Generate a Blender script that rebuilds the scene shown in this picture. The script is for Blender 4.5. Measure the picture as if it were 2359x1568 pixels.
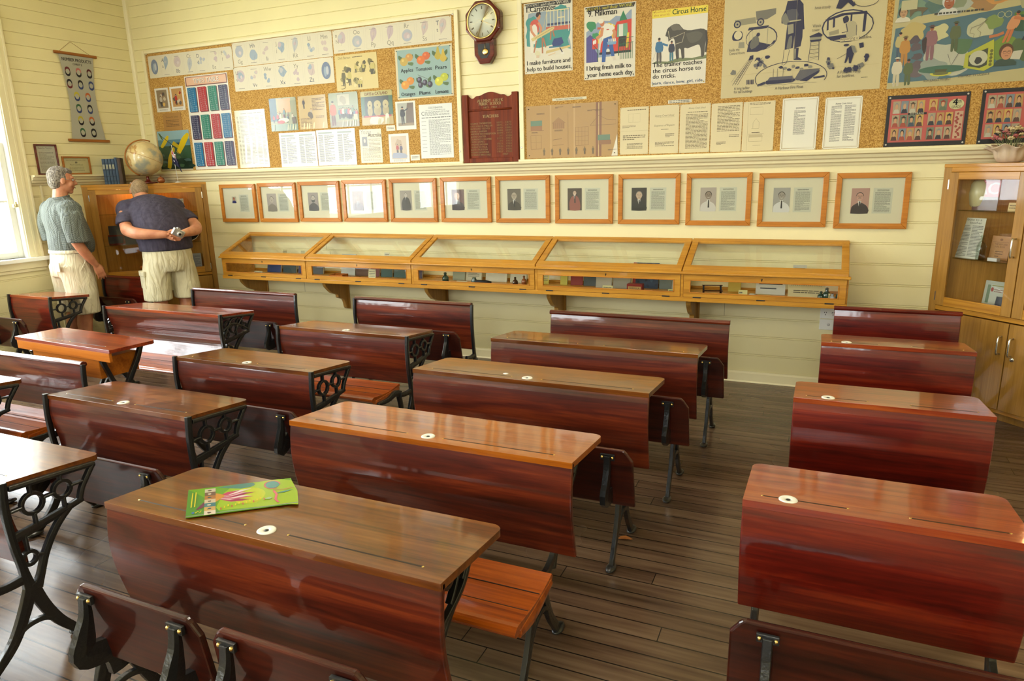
import bpy, bmesh, math, random
from mathutils import Vector, Matrix, Euler
R = random.Random(7)
PI = math.pi
D = bpy.data
for o in list(D.objects): D.objects.remove(o)
S = bpy.context.scene
COL = S.collection

# ---------------------------------------------------------------- camera
cd = D.cameras.new('camera'); cam = D.objects.new('camera', cd); COL.objects.link(cam)
cam.location = (6.6172, -5.3953, 1.6164)
cam.rotation_euler = (1.3317, 0.0248, 0.4148)
cd.sensor_width = 36; cd.lens = 1589.11/2359*36; cd.clip_start = .02
S.camera = cam
# ---------------------------------------------------------------- world: bright overcast daylight outside the windows
W = D.worlds.new('world'); S.world = W; W.use_nodes = True
bg = W.node_tree.nodes['Background']; bg.inputs[0].default_value = (.93, .97, 1.0, 1); bg.inputs[1].default_value = 20.0
S.view_settings.view_transform = 'Standard'; S.view_settings.look = 'None'
S.view_settings.gamma = 1; S.view_settings.exposure = -0.1
S.view_settings.use_curve_mapping = False
RW, RY, RH = 8.13, -8.6, 3.75          # room: x 0..RW, y RY..0
LWIN = [(-2.45, -1.40), (-4.75, -2.95), (-7.2, -5.5)]     # windows in the left wall (y ranges)
RWIN = [(1.3, 3.2), (5.9, 7.4)]               # windows in the wall behind (x ranges)
WZ0, WZ1 = .97, 2.95
HZ0, HZ1 = 1.80, 3.25
def portal(loc, rot, sx, sy):
    l = D.lights.new('window_portal', 'AREA'); l.shape = 'RECTANGLE'; l.size = sx; l.size_y = sy
    l.cycles.is_portal = True
    o = D.objects.new('window_portal', l); o.location = loc; o.rotation_euler = rot; COL.objects.link(o)
for a, b in LWIN: portal((-.12, (a+b)/2, (WZ0+WZ1)/2), (0, -PI/2, 0), WZ1-WZ0, b-a)
for a, b in RWIN: portal(((a+b)/2, RY-.12, (HZ0+HZ1)/2), (PI/2, 0, 0), b-a, HZ1-HZ0)
# unseen ceiling batten lamps, added as fill light (behind and above the frame)
def fill_light(x, y, z, sx, sy, e, col=(1, .90, .74)):
    l = D.lights.new('lamp', 'AREA'); l.shape = 'RECTANGLE'; l.size = sx; l.size_y = sy; l.energy = e; l.color = col
    o = D.objects.new('added_fill_light', l); o.location = (x, y, z); COL.objects.link(o); return o
FILL_LAMPS = [(2.2, -2.4), (5.6, -2.4), (2.2, -6.2), (5.6, -6.2)]
for x, y in FILL_LAMPS: fill_light(x, y, 3.55, 1.2, .16, 34)

# ---------------------------------------------------------------- materials
MC = {}
def nodes(name):
    m = D.materials.new(name); m.use_nodes = True; nt = m.node_tree
    return m, nt, nt.nodes['Principled BSDF']
def sock(b, *ns):
    for n in ns:
        if n in b.inputs: return b.inputs[n]
def plain(name, col, rough=.6, metal=0, coat=0, spec=.5, bump=0, bscale=60):
    if name in MC: return MC[name]
    m, nt, b = nodes(name)
    b.inputs['Base Color'].default_value = (*col, 1); b.inputs['Roughness'].default_value = rough
    b.inputs['Metallic'].default_value = metal; b.inputs['Coat Weight'].default_value = coat
    b.inputs['Coat Roughness'].default_value = .1
    b.inputs['Specular IOR Level'].default_value = spec
    if bump:
        tc = nt.nodes.new('ShaderNodeTexCoord'); n = nt.nodes.new('ShaderNodeTexNoise'); n.inputs['Scale'].default_value = bscale
        bp = nt.nodes.new('ShaderNodeBump'); bp.inputs['Strength'].default_value = bump; bp.inputs['Distance'].default_value = .01
        nt.links.new(tc.outputs['Object'], n.inputs['Vector']); nt.links.new(n.outputs[0], bp.inputs['Height']); nt.links.new(bp.outputs[0], b.inputs['Normal'])
    MC[name] = m; return m
def sr(r, g, b):
    f = lambda c: ((c/255+.055)/1.055)**2.4 if c > 10 else c/255/12.92
    return (f(r), f(g), f(b))
def paper(rgb, rough=.55):
    k = 'paper_%d_%d_%d_%d' % (*rgb, int(rough*100))
    return plain(k, tuple(.80*c for c in sr(*rgb)), rough)
def ramp(nt, stops):
    r = nt.nodes.new('ShaderNodeValToRGB'); e = r.color_ramp.elements
    while len(e) < len(stops): e.new(.5)
    for i, (p, c) in enumerate(stops): e[i].position = p; e[i].color = (*c, 1)
    return r
def wood(name, c0, c1, c2, rough=.3, coat=.0, scale=(1.2, 16, 16), axis='X', bump=.05, fine=.25, crough=.07):
    m, nt, b = nodes(name); L = nt.links
    tc = nt.nodes.new('ShaderNodeTexCoord'); oi = nt.nodes.new('ShaderNodeObjectInfo')
    add = nt.nodes.new('ShaderNodeVectorMath'); add.operation = 'ADD'
    mul = nt.nodes.new('ShaderNodeVectorMath'); mul.operation = 'SCALE'; mul.inputs['Scale'].default_value = 37
    L.new(oi.outputs['Random'], mul.inputs[0]); L.new(tc.outputs['Object'], add.inputs[0]); L.new(mul.outputs[0], add.inputs[1])
    mp = nt.nodes.new('ShaderNodeMapping'); sc = {'X': scale, 'Y': (scale[1], scale[0], scale[2]), 'Z': (scale[1], scale[2], scale[0])}[axis]
    mp.inputs['Scale'].default_value = sc; L.new(add.outputs[0], mp.inputs['Vector'])
    n1 = nt.nodes.new('ShaderNodeTexNoise'); n1.inputs['Scale'].default_value = 1; n1.inputs['Detail'].default_value = 6; n1.inputs['Roughness'].default_value = .62; n1.inputs['Distortion'].default_value = .8
    L.new(mp.outputs[0], n1.inputs['Vector'])
    mp2 = nt.nodes.new('ShaderNodeMapping'); mp2.inputs['Scale'].default_value = tuple(s*6 if s > 5 else s*1.5 for s in sc); L.new(add.outputs[0], mp2.inputs['Vector'])
    n2 = nt.nodes.new('ShaderNodeTexNoise'); n2.inputs['Scale'].default_value = 1; n2.inputs['Detail'].default_value = 3; L.new(mp2.outputs[0], n2.inputs['Vector'])
    mx = nt.nodes.new('ShaderNodeMix'); mx.inputs['Factor'].default_value = fine
    L.new(n1.outputs[0], mx.inputs[2]); L.new(n2.outputs[0], mx.inputs[3])
    r = ramp(nt, [(.32, c0), (.5, c1), (.70, c2)]); L.new(mx.outputs[0], r.inputs[0]); L.new(r.outputs[0], b.inputs['Base Color'])
    b.inputs['Roughness'].default_value = rough; b.inputs['Coat Weight'].default_value = coat; b.inputs['Coat Roughness'].default_value = crough
    b.inputs['Specular IOR Level'].default_value = .25
    n3 = nt.nodes.new('ShaderNodeTexNoise'); n3.inputs['Scale'].default_value = 9; L.new(add.outputs[0], n3.inputs['Vector'])
    bp = nt.nodes.new('ShaderNodeBump'); bp.inputs['Strength'].default_value = bump; bp.inputs['Distance'].default_value = .02
    L.new(n3.outputs[0], bp.inputs['Height']); L.new(bp.outputs[0], b.inputs['Normal']); L.new(bp.outputs[0], b.inputs['Coat Normal'])
    MC[name] = m; return m
M_TOP = wood('varnished_brown_top', sr(58, 28, 9), sr(106, 56, 18), sr(140, 84, 30), .28, .9)
M_TOPO = wood('varnished_orange_top', sr(100, 44, 8), sr(158, 84, 16), sr(186, 108, 28), .28, .9)
M_TOPR = wood('varnished_red_top', sr(84, 24, 12), sr(140, 52, 24), sr(176, 88, 38), .28, .8)
M_PAN = wood('varnished_mahogany_panel', sr(38, 10, 4), sr(82, 25, 9), sr(124, 50, 18), .42, .9)
M_PANR = wood('varnished_red_panel', sr(46, 7, 4), sr(96, 18, 7), sr(138, 44, 14), .42, .8)
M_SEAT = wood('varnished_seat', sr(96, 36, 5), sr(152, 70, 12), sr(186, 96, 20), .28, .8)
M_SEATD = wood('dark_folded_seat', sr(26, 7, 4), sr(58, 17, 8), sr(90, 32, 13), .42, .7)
M_OAK = wood('golden_oak', sr(158, 104, 30), sr(188, 132, 42), sr(204, 150, 58), .38, .3, (1.5, 22, 22), bump=.01)
M_OAKZ = wood('golden_oak_upright', sr(138, 98, 40), sr(162, 118, 50), sr(180, 134, 62), .4, .25, (1.2, 30, 30), 'Z', bump=.01)
M_FRAME = wood('frame_wood', sr(162, 98, 26), sr(188, 118, 38), sr(202, 134, 52), .4, .2, (2, 24, 24), bump=.01)
M_ROD = wood('rod_wood', sr(120, 72, 30), sr(158, 100, 44), sr(176, 118, 58), .5)
M_HON = wood('honour_board_wood', sr(80, 28, 8), sr(112, 44, 14), sr(138, 60, 22), .6, .0, (1, 20, 20), 'Z')
M_CLOCK = wood('clock_wood', sr(48, 10, 8), sr(92, 26, 18), sr(120, 42, 28), .25, .7, (2, 20, 20))
M_DRAW = wood('drawer_wood', sr(150, 78, 20), sr(190, 108, 32), sr(206, 124, 42), .35, .3)
M_IRON = plain('black_iron', (.012, .013, .014), .32, 0, .3, bump=.15, bscale=90)
M_INK = plain('white_porcelain', (.85, .85, .80), .15, coat=.5)
M_BLK = plain('black', (.008, .008, .008), .5)
M_GRV = plain('dark_groove', (.02, .008, .004), .5)
M_CHR = plain('chrome', (.75, .75, .75), .22, 1)
M_BRASS = plain('brass', (.8, .58, .22), .25, 1)
M_WHT = plain('white_gloss_paint', (.80, .80, .74), .3)
M_CREAM = plain('cream_trim_paint', sr(232, 222, 182), .4)
M_GREY = plain('grey_plastic', (.55, .55, .52), .4)
def wallpaint(name, col):
    m, nt, b = nodes(name); L = nt.links
    tc = nt.nodes.new('ShaderNodeTexCoord')
    n = nt.nodes.new('ShaderNodeTexNoise'); n.inputs['Scale'].default_value = 1.3; n.inputs['Detail'].default_value = 4
    L.new(tc.outputs['Object'], n.inputs['Vector'])
    r = ramp(nt, [(.35, tuple(c*.95 for c in col)), (.65, tuple(min(1, c*1.03) for c in col))]); L.new(n.outputs[0], r.inputs[0]); L.new(r.outputs[0], b.inputs['Base Color'])
    b.inputs['Roughness'].default_value = .42
    n2 = nt.nodes.new('ShaderNodeTexNoise'); n2.inputs['Scale'].default_value = 60; L.new(tc.outputs['Object'], n2.inputs['Vector'])
    bp = nt.nodes.new('ShaderNodeBump'); bp.inputs['Strength'].default_value = .08; bp.inputs['Distance'].default_value = .005
    L.new(n2.outputs[0], bp.inputs['Height']); L.new(bp.outputs[0], b.inputs['Normal'])
    return m
M_WALL = wallpaint('cream_board_paint', sr(232, 221, 172))
M_CEIL = wallpaint('ceiling_paint', sr(235, 228, 190))
def floor_mat():
    m, nt, b = nodes('worn_floor_boards'); L = nt.links
    tc = nt.nodes.new('ShaderNodeTexCoord'); sx = nt.nodes.new('ShaderNodeSeparateXYZ'); L.new(tc.outputs['Object'], sx.inputs[0])
    def math_(op, a, bb=None, c=None):
        n = nt.nodes.new('ShaderNodeMath'); n.operation = op
        for i, v in enumerate((a, bb, c)):
            if v is None: continue
            if isinstance(v, (int, float)): n.inputs[i].default_value = v
            else: L.new(v, n.inputs[i])
        return n.outputs[0]
    fy = math_('DIVIDE', sx.outputs[1], .084); idx = math_('FLOOR', fy)
    wn = nt.nodes.new('ShaderNodeTexWhiteNoise'); wn.noise_dimensions = '1D'; L.new(idx, wn.inputs['W'])
    off = math_('MULTIPLY', wn.outputs[0], 3.1)
    fx = math_('DIVIDE', math_('ADD', sx.outputs[0], off), 2.6); ix = math_('FLOOR', fx)
    wn2 = nt.nodes.new('ShaderNodeTexWhiteNoise'); wn2.noise_dimensions = '2D'
    cb = nt.nodes.new('ShaderNodeCombineXYZ'); L.new(idx, cb.inputs[0]); L.new(ix, cb.inputs[1]); L.new(cb.outputs[0], wn2.inputs['Vector'])
    gy = math_('ABSOLUTE', math_('SUBTRACT', math_('FRACT', fy), .5)); gx = math_('ABSOLUTE', math_('SUBTRACT', math_('FRACT', fx), .5))
    gap = math_('MAXIMUM', math_('GREATER_THAN', gy, .468), math_('GREATER_THAN', gx, .4993))
    mp = nt.nodes.new('ShaderNodeMapping'); mp.inputs['Scale'].default_value = (1.6, 24, 1); L.new(tc.outputs['Object'], mp.inputs['Vector'])
    n = nt.nodes.new('ShaderNodeTexNoise'); n.inputs['Scale'].default_value = 1.4; n.inputs['Detail'].default_value = 7; L.new(mp.outputs[0], n.inputs['Vector'])
    n2 = nt.nodes.new('ShaderNodeTexNoise'); n2.inputs['Scale'].default_value = 1.7; n2.inputs['Detail'].default_value = 2; L.new(tc.outputs['Object'], n2.inputs['Vector'])
    v = math_('ADD', math_('MULTIPLY', n.outputs[0], .62), math_('ADD', math_('MULTIPLY', n2.outputs[0], .26), math_('MULTIPLY', wn2.outputs[0], .13)))
    r = ramp(nt, [(.3, sr(66, 47, 36)), (.5, sr(98, 77, 60)), (.74, sr(126, 104, 84))]); L.new(v, r.inputs[0])
    mx = nt.nodes.new('ShaderNodeMix'); mx.data_type = 'RGBA'; L.new(gap, mx.inputs[0]); L.new(r.outputs[0], mx.inputs[6]); mx.inputs[7].default_value = (.012, .008, .006, 1)
    L.new(mx.outputs[2], b.inputs['Base Color'])
    rr = math_('ADD', math_('MULTIPLY', n2.outputs[0], .24), .12); L.new(rr, b.inputs['Roughness'])
    hgt = math_('SUBTRACT', math_('MULTIPLY', n.outputs[0], .25), gap)
    bp = nt.nodes.new('ShaderNodeBump'); bp.inputs['Strength'].default_value = .35; bp.inputs['Distance'].default_value = .004
    L.new(hgt, bp.inputs['Height']); L.new(bp.outputs[0], b.inputs['Normal'])
    return m
def cork_mat():
    m, nt, b = nodes('cork'); L = nt.links
    tc = nt.nodes.new('ShaderNodeTexCoord')
    n = nt.nodes.new('ShaderNodeTexNoise'); n.inputs['Scale'].default_value = 130; n.inputs['Detail'].default_value = 3; L.new(tc.outputs['Object'], n.inputs['Vector'])
    r = ramp(nt, [(.32, sr(134, 92, 34)), (.5, sr(182, 138, 66)), (.68, sr(206, 168, 98))]); L.new(n.outputs[0], r.inputs[0]); L.new(r.outputs[0], b.inputs['Base Color'])
    b.inputs['Roughness'].default_value = .85; return m
M_CORK = cork_mat()
def glass_mat(name='clear_glass', tint=(.97, .98, .97), refl=1.0):
    m = D.materials.new(name); m.use_nodes = True; nt = m.node_tree; nt.nodes.clear(); L = nt.links
    o = nt.nodes.new('ShaderNodeOutputMaterial'); t = nt.nodes.new('ShaderNodeBsdfTransparent'); t.inputs[0].default_value = (*tint, 1)
    g = nt.nodes.new('ShaderNodeBsdfGlossy'); g.inputs['Roughness'].default_value = .015
    f = nt.nodes.new('ShaderNodeFresnel'); f.inputs[0].default_value = 1.5
    ge = nt.nodes.new('ShaderNodeNewGeometry'); iv = nt.nodes.new('ShaderNodeMath'); iv.operation = 'SUBTRACT'; iv.inputs[0].default_value = 1; L.new(ge.outputs['Backfacing'], iv.inputs[1])
    fm = nt.nodes.new('ShaderNodeMath'); fm.operation = 'MULTIPLY'; L.new(f.outputs[0], fm.inputs[0]); L.new(iv.outputs[0], fm.inputs[1])
    mx = nt.nodes.new('ShaderNodeMixShader'); L.new(fm.outputs[0], mx.inputs[0]); L.new(t.outputs[0], mx.inputs[1]); L.new(g.outputs[0], mx.inputs[2]); L.new(mx.outputs[0], o.inputs[0])
    return m
M_GLASS = glass_mat(); M_GSHELF = glass_mat('green_edge_glass', (.86, .93, .88))

# ---------------------------------------------------------------- mesh builder
class MB:
    def __init__(s): s.v = []; s.f = []; s.mi = []; s.m = []; s.sm = []
    def mat(s, m):
        if m not in s.m: s.m.append(m)
        return s.m.index(m)
    def add(s, vs, fs, m, smooth=False):
        b = len(s.v); s.v += [tuple(v) for v in vs]; k = s.mat(m)
        for f in fs: s.f.append([b+i for i in f]); s.mi.append(k); s.sm.append(smooth)
        return s
    def box(s, x0, x1, y0, y1, z0, z1, m, X=None):
        vs = [(x, y, z) for x in (x0, x1) for y in (y0, y1) for z in (z0, z1)]
        if X is not None: vs = [X @ Vector(v) for v in vs]
        return s.add(vs, [(0, 1, 3, 2), (4, 6, 7, 5), (0, 4, 5, 1), (2, 3, 7, 6), (0, 2, 6, 4), (1, 5, 7, 3)], m)
    def prism(s, pts, a, b, m, axis='x', smooth=False):
        """closed 2D outline extruded from a to b along the axis; pts are (y,z) for x, (x,z) for y, (x,y) for z"""
        n = len(pts); F = {'x': lambda p, t: (t, p[0], p[1]), 'y': lambda p, t: (p[0], t, p[1]), 'z': lambda p, t: (p[0], p[1], t)}[axis]
        vs = [F(p, a) for p in pts]+[F(p, b) for p in pts]
        ar = sum(pts[i][0]*pts[(i+1) % n][1]-pts[(i+1) % n][0]*pts[i][1] for i in range(n))
        fl = (ar < 0) != (axis == 'y')
        fs = [list(range(n)), list(range(n, 2*n))[::-1]]+[(i, i+n, (i+1) % n+n, (i+1) % n) for i in range(n)]
        if not fl: fs = [f[::-1] for f in fs]
        return s.add(vs, fs, m, smooth)
    def ribbon(s, pts, hw, x0, x1, m):
        """strip of varying half width along a path in the y-z plane, extruded in x"""
        P = spline(pts, 5); H = spline([(h, 0) for h in (hw if hasattr(hw, '__len__') else [hw]*len(pts))], 5)
        l, r = [], []
        for i, p in enumerate(P):
            a = P[max(0, i-1)]; b = P[min(len(P)-1, i+1)]; t = Vector((b[0]-a[0], b[1]-a[1])); t.normalize()
            n = (-t.y, t.x); h = H[i][0]; l.append((p[0]+n[0]*h, p[1]+n[1]*h)); r.append((p[0]-n[0]*h, p[1]-n[1]*h))
        n = len(P); vs = []; xm = (x0+x1)/2
        for i in range(n):   # six sided section, thicker in the middle
            c = P[i]; vs += [(x0, *l[i]), (x0-(x1-x0)*.12, *c), (x0, *r[i]), (x1, *r[i]), (x1+(x1-x0)*.12, *c), (x1, *l[i])]
        fs = [tuple(range(6))[::-1], tuple(6*(n-1)+k for k in range(6))]
        for i in range(n-1):
            for k in range(6): fs.append((6*i+k, 6*i+(k+1) % 6, 6*i+6+(k+1) % 6, 6*i+6+k))
        return s.add(vs, fs, m)
    def ring(s, c, r, t, x0, x1, m, n=20, squash=1):
        vs = []; fs = []
        for i in range(n):
            a = 2*PI*i/n; cy, cz = math.cos(a), math.sin(a)*squash
            vs += [(x0, c[0]+cy*(r+t), c[1]+cz*(r+t)), (x1, c[0]+cy*(r+t), c[1]+cz*(r+t)), (x1, c[0]+cy*(r-t), c[1]+cz*(r-t)), (x0, c[0]+cy*(r-t), c[1]+cz*(r-t))]
            j = (i+1) % n
            for k in range(4): fs.append((4*i+k, 4*i+(k+1) % 4, 4*j+(k+1) % 4, 4*j+k))
        return s.add(vs, fs, m)
    def tube(s, pts, rad, m, n=8, smooth=True):
        pts = [Vector(p) for p in pts]; rad = rad if hasattr(rad, '__len__') else [rad]*len(pts); vs = []; fs = []; up = None
        for i, p in enumerate(pts):
            t = (pts[min(i+1, len(pts)-1)]-pts[max(i-1, 0)]).normalized()
            if up is None: up = t.orthogonal().normalized()
            up = (up-t*up.dot(t)).normalized(); w = t.cross(up)
            for k in range(n): a = 2*PI*k/n; vs.append(p+(up*math.cos(a)+w*math.sin(a))*rad[i])
        for i in range(len(pts)-1):
            for k in range(n): fs.append((n*i+k, n*i+(k+1) % n, n*i+n+(k+1) % n, n*i+n+k))
        fs += [tuple(range(n))[::-1], tuple(n*(len(pts)-1)+k for k in range(n))]
        return s.add(vs, fs, m, smooth)
    def lathe(s, prof, c, m, n=24, axis='z', smooth=True, caps=True):
        vs = []; fs = []
        for r, h in prof:
            for k in range(n):
                a = 2*PI*k/n; x, y = r*math.cos(a), r*math.sin(a)
                v = {'z': (x, y, h), 'y': (x, h, -y), 'x': (h, x, y)}[axis]; vs.append((c[0]+v[0], c[1]+v[1], c[2]+v[2]))
        for i in range(len(prof)-1):
            for k in range(n): fs.append((n*i+k, n*i+(k+1) % n, n*i+n+(k+1) % n, n*i+n+k))
        if caps: fs += [tuple(range(n))[::-1], tuple(n*(len(prof)-1)+k for k in range(n))]
        return s.add(vs, fs, m, smooth)
    def ball(s, c, r, m, n=14, k=10, X=None):
        rx, ry, rz = r if hasattr(r, '__len__') else (r, r, r); vs = []; fs = []
        for i in range(1, k):
            th = PI*i/k
            for j in range(n): a = 2*PI*j/n; vs.append((rx*math.sin(th)*math.cos(a), ry*math.sin(th)*math.sin(a), rz*math.cos(th)))
        vs += [(0, 0, rz), (0, 0, -rz)]; T = len(vs)
        for i in range(k-2):
            for j in range(n): fs.append((n*i+j, n*i+n+j, n*i+n+(j+1) % n, n*i+(j+1) % n))
        for j in range(n): fs.append((T-2, j, (j+1) % n)); fs.append((T-1, n*(k-2)+(j+1) % n, n*(k-2)+j))
        vs = [Vector(v) for v in vs]
        if X is not None: vs = [X @ v for v in vs]
        return s.add([v+Vector(c) for v in vs], fs, m, True)
    def mesh(s, name):
        me = D.meshes.new(name); me.from_pydata(s.v, [], s.f)
        for m in s.m: me.materials.append(m)
        me.polygons.foreach_set('material_index', s.mi); me.polygons.foreach_set('use_smooth', s.sm); me.update()
        return me
    def build(s, name, parent=None, loc=(0, 0, 0), rz=0, bevel=0, seg=2):
        o = D.objects.new(name, s.mesh(name)); COL.objects.link(o); o.location = loc; o.rotation_euler = (0, 0, rz)
        if parent: o.parent = parent
        if bevel:
            b = o.modifiers.new('bevel', 'BEVEL'); b.width = bevel; b.segments = seg; b.limit_method = 'ANGLE'; b.angle_limit = .7
        return o
def spline(P, k):
    if len(P) < 3:
        return [tuple(P[0][j]+(P[-1][j]-P[0][j])*i/k for j in range(len(P[0]))) for i in range(k+1)] if len(P) == 2 else list(P)
    out = []
    for i in range(len(P)-1):
        p0 = P[max(i-1, 0)]; p1 = P[i]; p2 = P[i+1]; p3 = P[min(i+2, len(P)-1)]
        for j in range(k):
            t = j/k; out.append(tuple(.5*((2*b)+(-a+c)*t+(2*a-5*b+4*c-d)*t*t+(-a+3*b-3*c+d)*t**3) for a, b, c, d in zip(p0, p1, p2, p3)))
    out.append(tuple(P[-1])); return out
def tag(o, label, cat, group=None):
    o['label'] = label; o['category'] = cat
    if group: o['group'] = group
    return o
def empty(name, loc, rz=0, label=None, cat=None, group=None):
    o = D.objects.new(name, None); COL.objects.link(o); o.location = loc; o.rotation_euler = (0, 0, rz); o.empty_display_size = .1
    return tag(o, label, cat, group) if label else o
def struct(o): o['kind'] = 'structure'; return o
def copy_tree(o, parent=None):
    c = o.copy(); COL.objects.link(c); c.parent = parent
    for ch in o.children: copy_tree(ch, c)
    return c

# ---------------------------------------------------------------- room
b = MB(); b.add([(0, RY, 0), (RW, RY, 0), (RW, 0, 0), (0, 0, 0)], [(0, 1, 2, 3)], floor_mat()); struct(b.build('floor'))
b = MB(); b.add([(-.1, RY-.1, RH), (RW+.1, RY-.1, RH), (RW+.1, .1, RH), (-.1, .1, RH)], [(3, 2, 1, 0)], M_CEIL); struct(b.build('ceiling'))
LOW = [1.507-.1435*k for k in range(-1, 11)]; UP = [3.13-.104*k for k in range(-6, 14)]
def board_profile(z0, z1):
    """(depth, z) outline of lining boards between two heights: lower boards have a double bead, upper a single vee"""
    P = [(0, z0)]
    gr = [(z, 1) for z in UP if z > 1.66]+[(z, 0) for z in LOW if .05 < z < 1.62]
    for z, k in sorted(gr):
        if z0+.012 < z < z1-.012:
            if k: P += [(0, z-.0035), (.006, z), (0, z+.0035)]
            else: P += [(0, z-.009), (.005, z-.0075), (0, z-.005), (0, z+.003), (.006, z+.005), (0, z+.007)]
    P.append((0, z1)); return P
def boards(bld, fn, z0, z1, u0, u1, m):
    P = board_profile(z0, z1); n = len(P)
    vs = [fn(u0, d, z) for d, z in P]+[fn(u1, d, z) for d, z in P]
    bld.add(vs, [(i, i+n, i+n+1, i+1) for i in range(n-1)], m)
fb = lambda u, d, z: (u, d, z)
b = MB(); boards(b, fb, 0, RH, 0, RW, M_WALL)
b.box(-.1, RW+.1, .012, .1, -.05, RH, M_WALL)
for x, z in ((2.26, 1.0), (2.3, .84), (4.85, 1.15), (1.95, .55), (4.07, .63), (5.99, .51)):     # butt joints of the lower boards
    k = min(LOW, key=lambda q: abs(q-z)); b.box(x, x+.003, -.0006, .002, k+.006, k+.134, M_GRV if 0 else plain('joint_shadow_gap', sr(150, 140, 105), .8))
struct(b.build('wall_back'))
def wall_with_holes(name, fn, length, holes, outer):
    b = MB(); u = 0
    for a, c in sorted(holes)+[(length, length)]:
        boards(b, fn, 0, RH, u, a, M_WALL)
        if c > a:
            boards(b, fn, 0, WZ0, a, c, M_WALL); boards(b, fn, WZ1, RH, a, c, M_WALL)
        u = c
    u = 0
    for a, c in sorted(holes)+[(length, length)]:
        outer(b, u, a, -.05, RH)
        if c > a: outer(b, a, c, -.05, WZ0); outer(b, a, c, WZ1, RH)
        u = c
    return struct(b.build(name))
wall_with_holes('wall_left', lambda u, d, z: (-d, -u, z), -RY, [(-c, -a) for a, c in LWIN], lambda b, a, c, z0, z1: b.box(-.14, -.012, -c, -a, z0, z1, M_WALL))
_w = (WZ0, WZ1); WZ0, WZ1 = HZ0, HZ1
wall_with_holes('wall_front', lambda u, d, z: (u, RY-d, z), RW, RWIN, lambda b, a, c, z0, z1: b.box(a, c, RY-.14, RY-.012, z0, z1, M_WALL))
WZ0, WZ1 = _w
b = MB(); boards(b, lambda u, d, z: (RW+d, -u, z), 0, RH, 0, -RY, M_WALL); b.box(RW+.012, RW+.1, RY, 0, -.05, RH, M_WALL); struct(b.build('wall_right'))
# windows
def window(idx, fn, a, c):
    """fn(u, d, z): u along the wall, d outward through it"""
    def bx(b, u0, u1, d0, d1, z0, z1, m):
        p, q = fn(u0, d0, z0), fn(u1, d1, z1); lo = [min(i, j) for i, j in zip(p, q)]; hi = [max(i, j) for i, j in zip(p, q)]
        b.box(lo[0], hi[0], lo[1], hi[1], lo[2], hi[2], m)
    root = struct(empty('window_%d' % idx, fn((a+c)/2, 0, WZ0)))
    inv = Matrix.Translation(-Vector(root.location))
    def part(name, f, bev=.004):
        b = MB(); f(b); b.v = [tuple(inv @ Vector(v)) for v in b.v]; return b.build(name, root, bevel=bev)
    def casing(b):
        for u0, u1 in ((a-.12, a), (c, c+.12)):
            bx(b, u0, u1, -.024, 0, WZ0-.02, WZ1+.12, M_CREAM)
            uu = u0 if u0 < a else u1-.02
            bx(b, uu, uu+.02, -.036, -.024, WZ0-.02, WZ1+.12, M_CREAM)
            um = (u0+u1)/2; bx(b, um-.012, um+.012, -.03, -.024, WZ0-.02, WZ1+.12, M_CREAM)
        bx(b, a-.12, c+.12, -.026, 0, WZ1, WZ1+.13, M_CREAM)
        for u in (a-.006, c-.012): bx(b, u, u+.018, -.012, .13, WZ0, WZ1-.012, M_WHT)
        bx(b, a-.006, c+.006, -.01, .13, WZ1-.012, WZ1+.006, M_WHT)
    part('window_casing', casing)
    part('window_sill', lambda b: (bx(b, a-.17, c+.17, -.075, .12, WZ0-.035, WZ0, M_WHT), bx(b, a-.14, c+.14, -.03, 0, WZ0-.10, WZ0-.035, M_CREAM), bx(b, a-.13, c+.13, -.018, 0, WZ0-.13, WZ0-.10, M_CREAM)))
    zm = (WZ0+WZ1)/2
    def sash(z0, z1, d):
        def f(b):
            for u0, u1 in ((a+.012, a+.062), (c-.062, c-.012)): bx(b, u0, u1, d, d+.035, z0, z1, M_WHT)
            for q0, q1 in ((z0, z0+.055), (z1-.05, z1)): bx(b, a+.062, c-.062, d, d+.035, q0, q1, M_WHT)
            for k in (1, 2): u = a+(c-a)*k/3; bx(b, u-.009, u+.009, d+.006, d+.03, z0+.055, z1-.05, M_WHT)
            bx(b, a+.062, c-.062, d+.008, d+.028, (z0+z1)/2-.009, (z0+z1)/2+.009, M_WHT)
        return f
    for z0, z1, d in ((WZ0, zm+.02, .045), (zm-.02, WZ1, .085)):
        s = part('sash', sash(z0, z1, d), .003)
        g = MB(); bx(g, a+.03, c-.03, d+.016, d+.020, z0+.02, z1-.02, M_GLASS); g.v = [tuple(inv @ Vector(v)) for v in g.v]; g.build('glass', s)
    if idx == 1: part('sash_latch', lambda b: (bx(b, c-.05, c-.01, -.012, .02, 1.42, 1.45, M_CREAM), bx(b, c-.04, c-.025, -.02, -.005, 1.43, 1.47, M_BRASS)))
for i, (a, c) in enumerate(LWIN): window(i+1, lambda u, d, z: (-d, u, z), a, c)
_w = (WZ0, WZ1); WZ0, WZ1 = HZ0, HZ1
for i, (a, c) in enumerate(RWIN): window(i+4, lambda u, d, z: (u, RY-d, z), a, c)
WZ0, WZ1 = _w
# outside ground, pale and sunlit
b = MB(); b.add([(-30, -30, -.6), (30, -30, -.6), (30, 20, -.6), (-30, 20, -.6)], [(0, 1, 2, 3)], plain('dry_grass', (.55, .56, .42), .9)); o = struct(b.build('outside_ground'))
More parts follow.
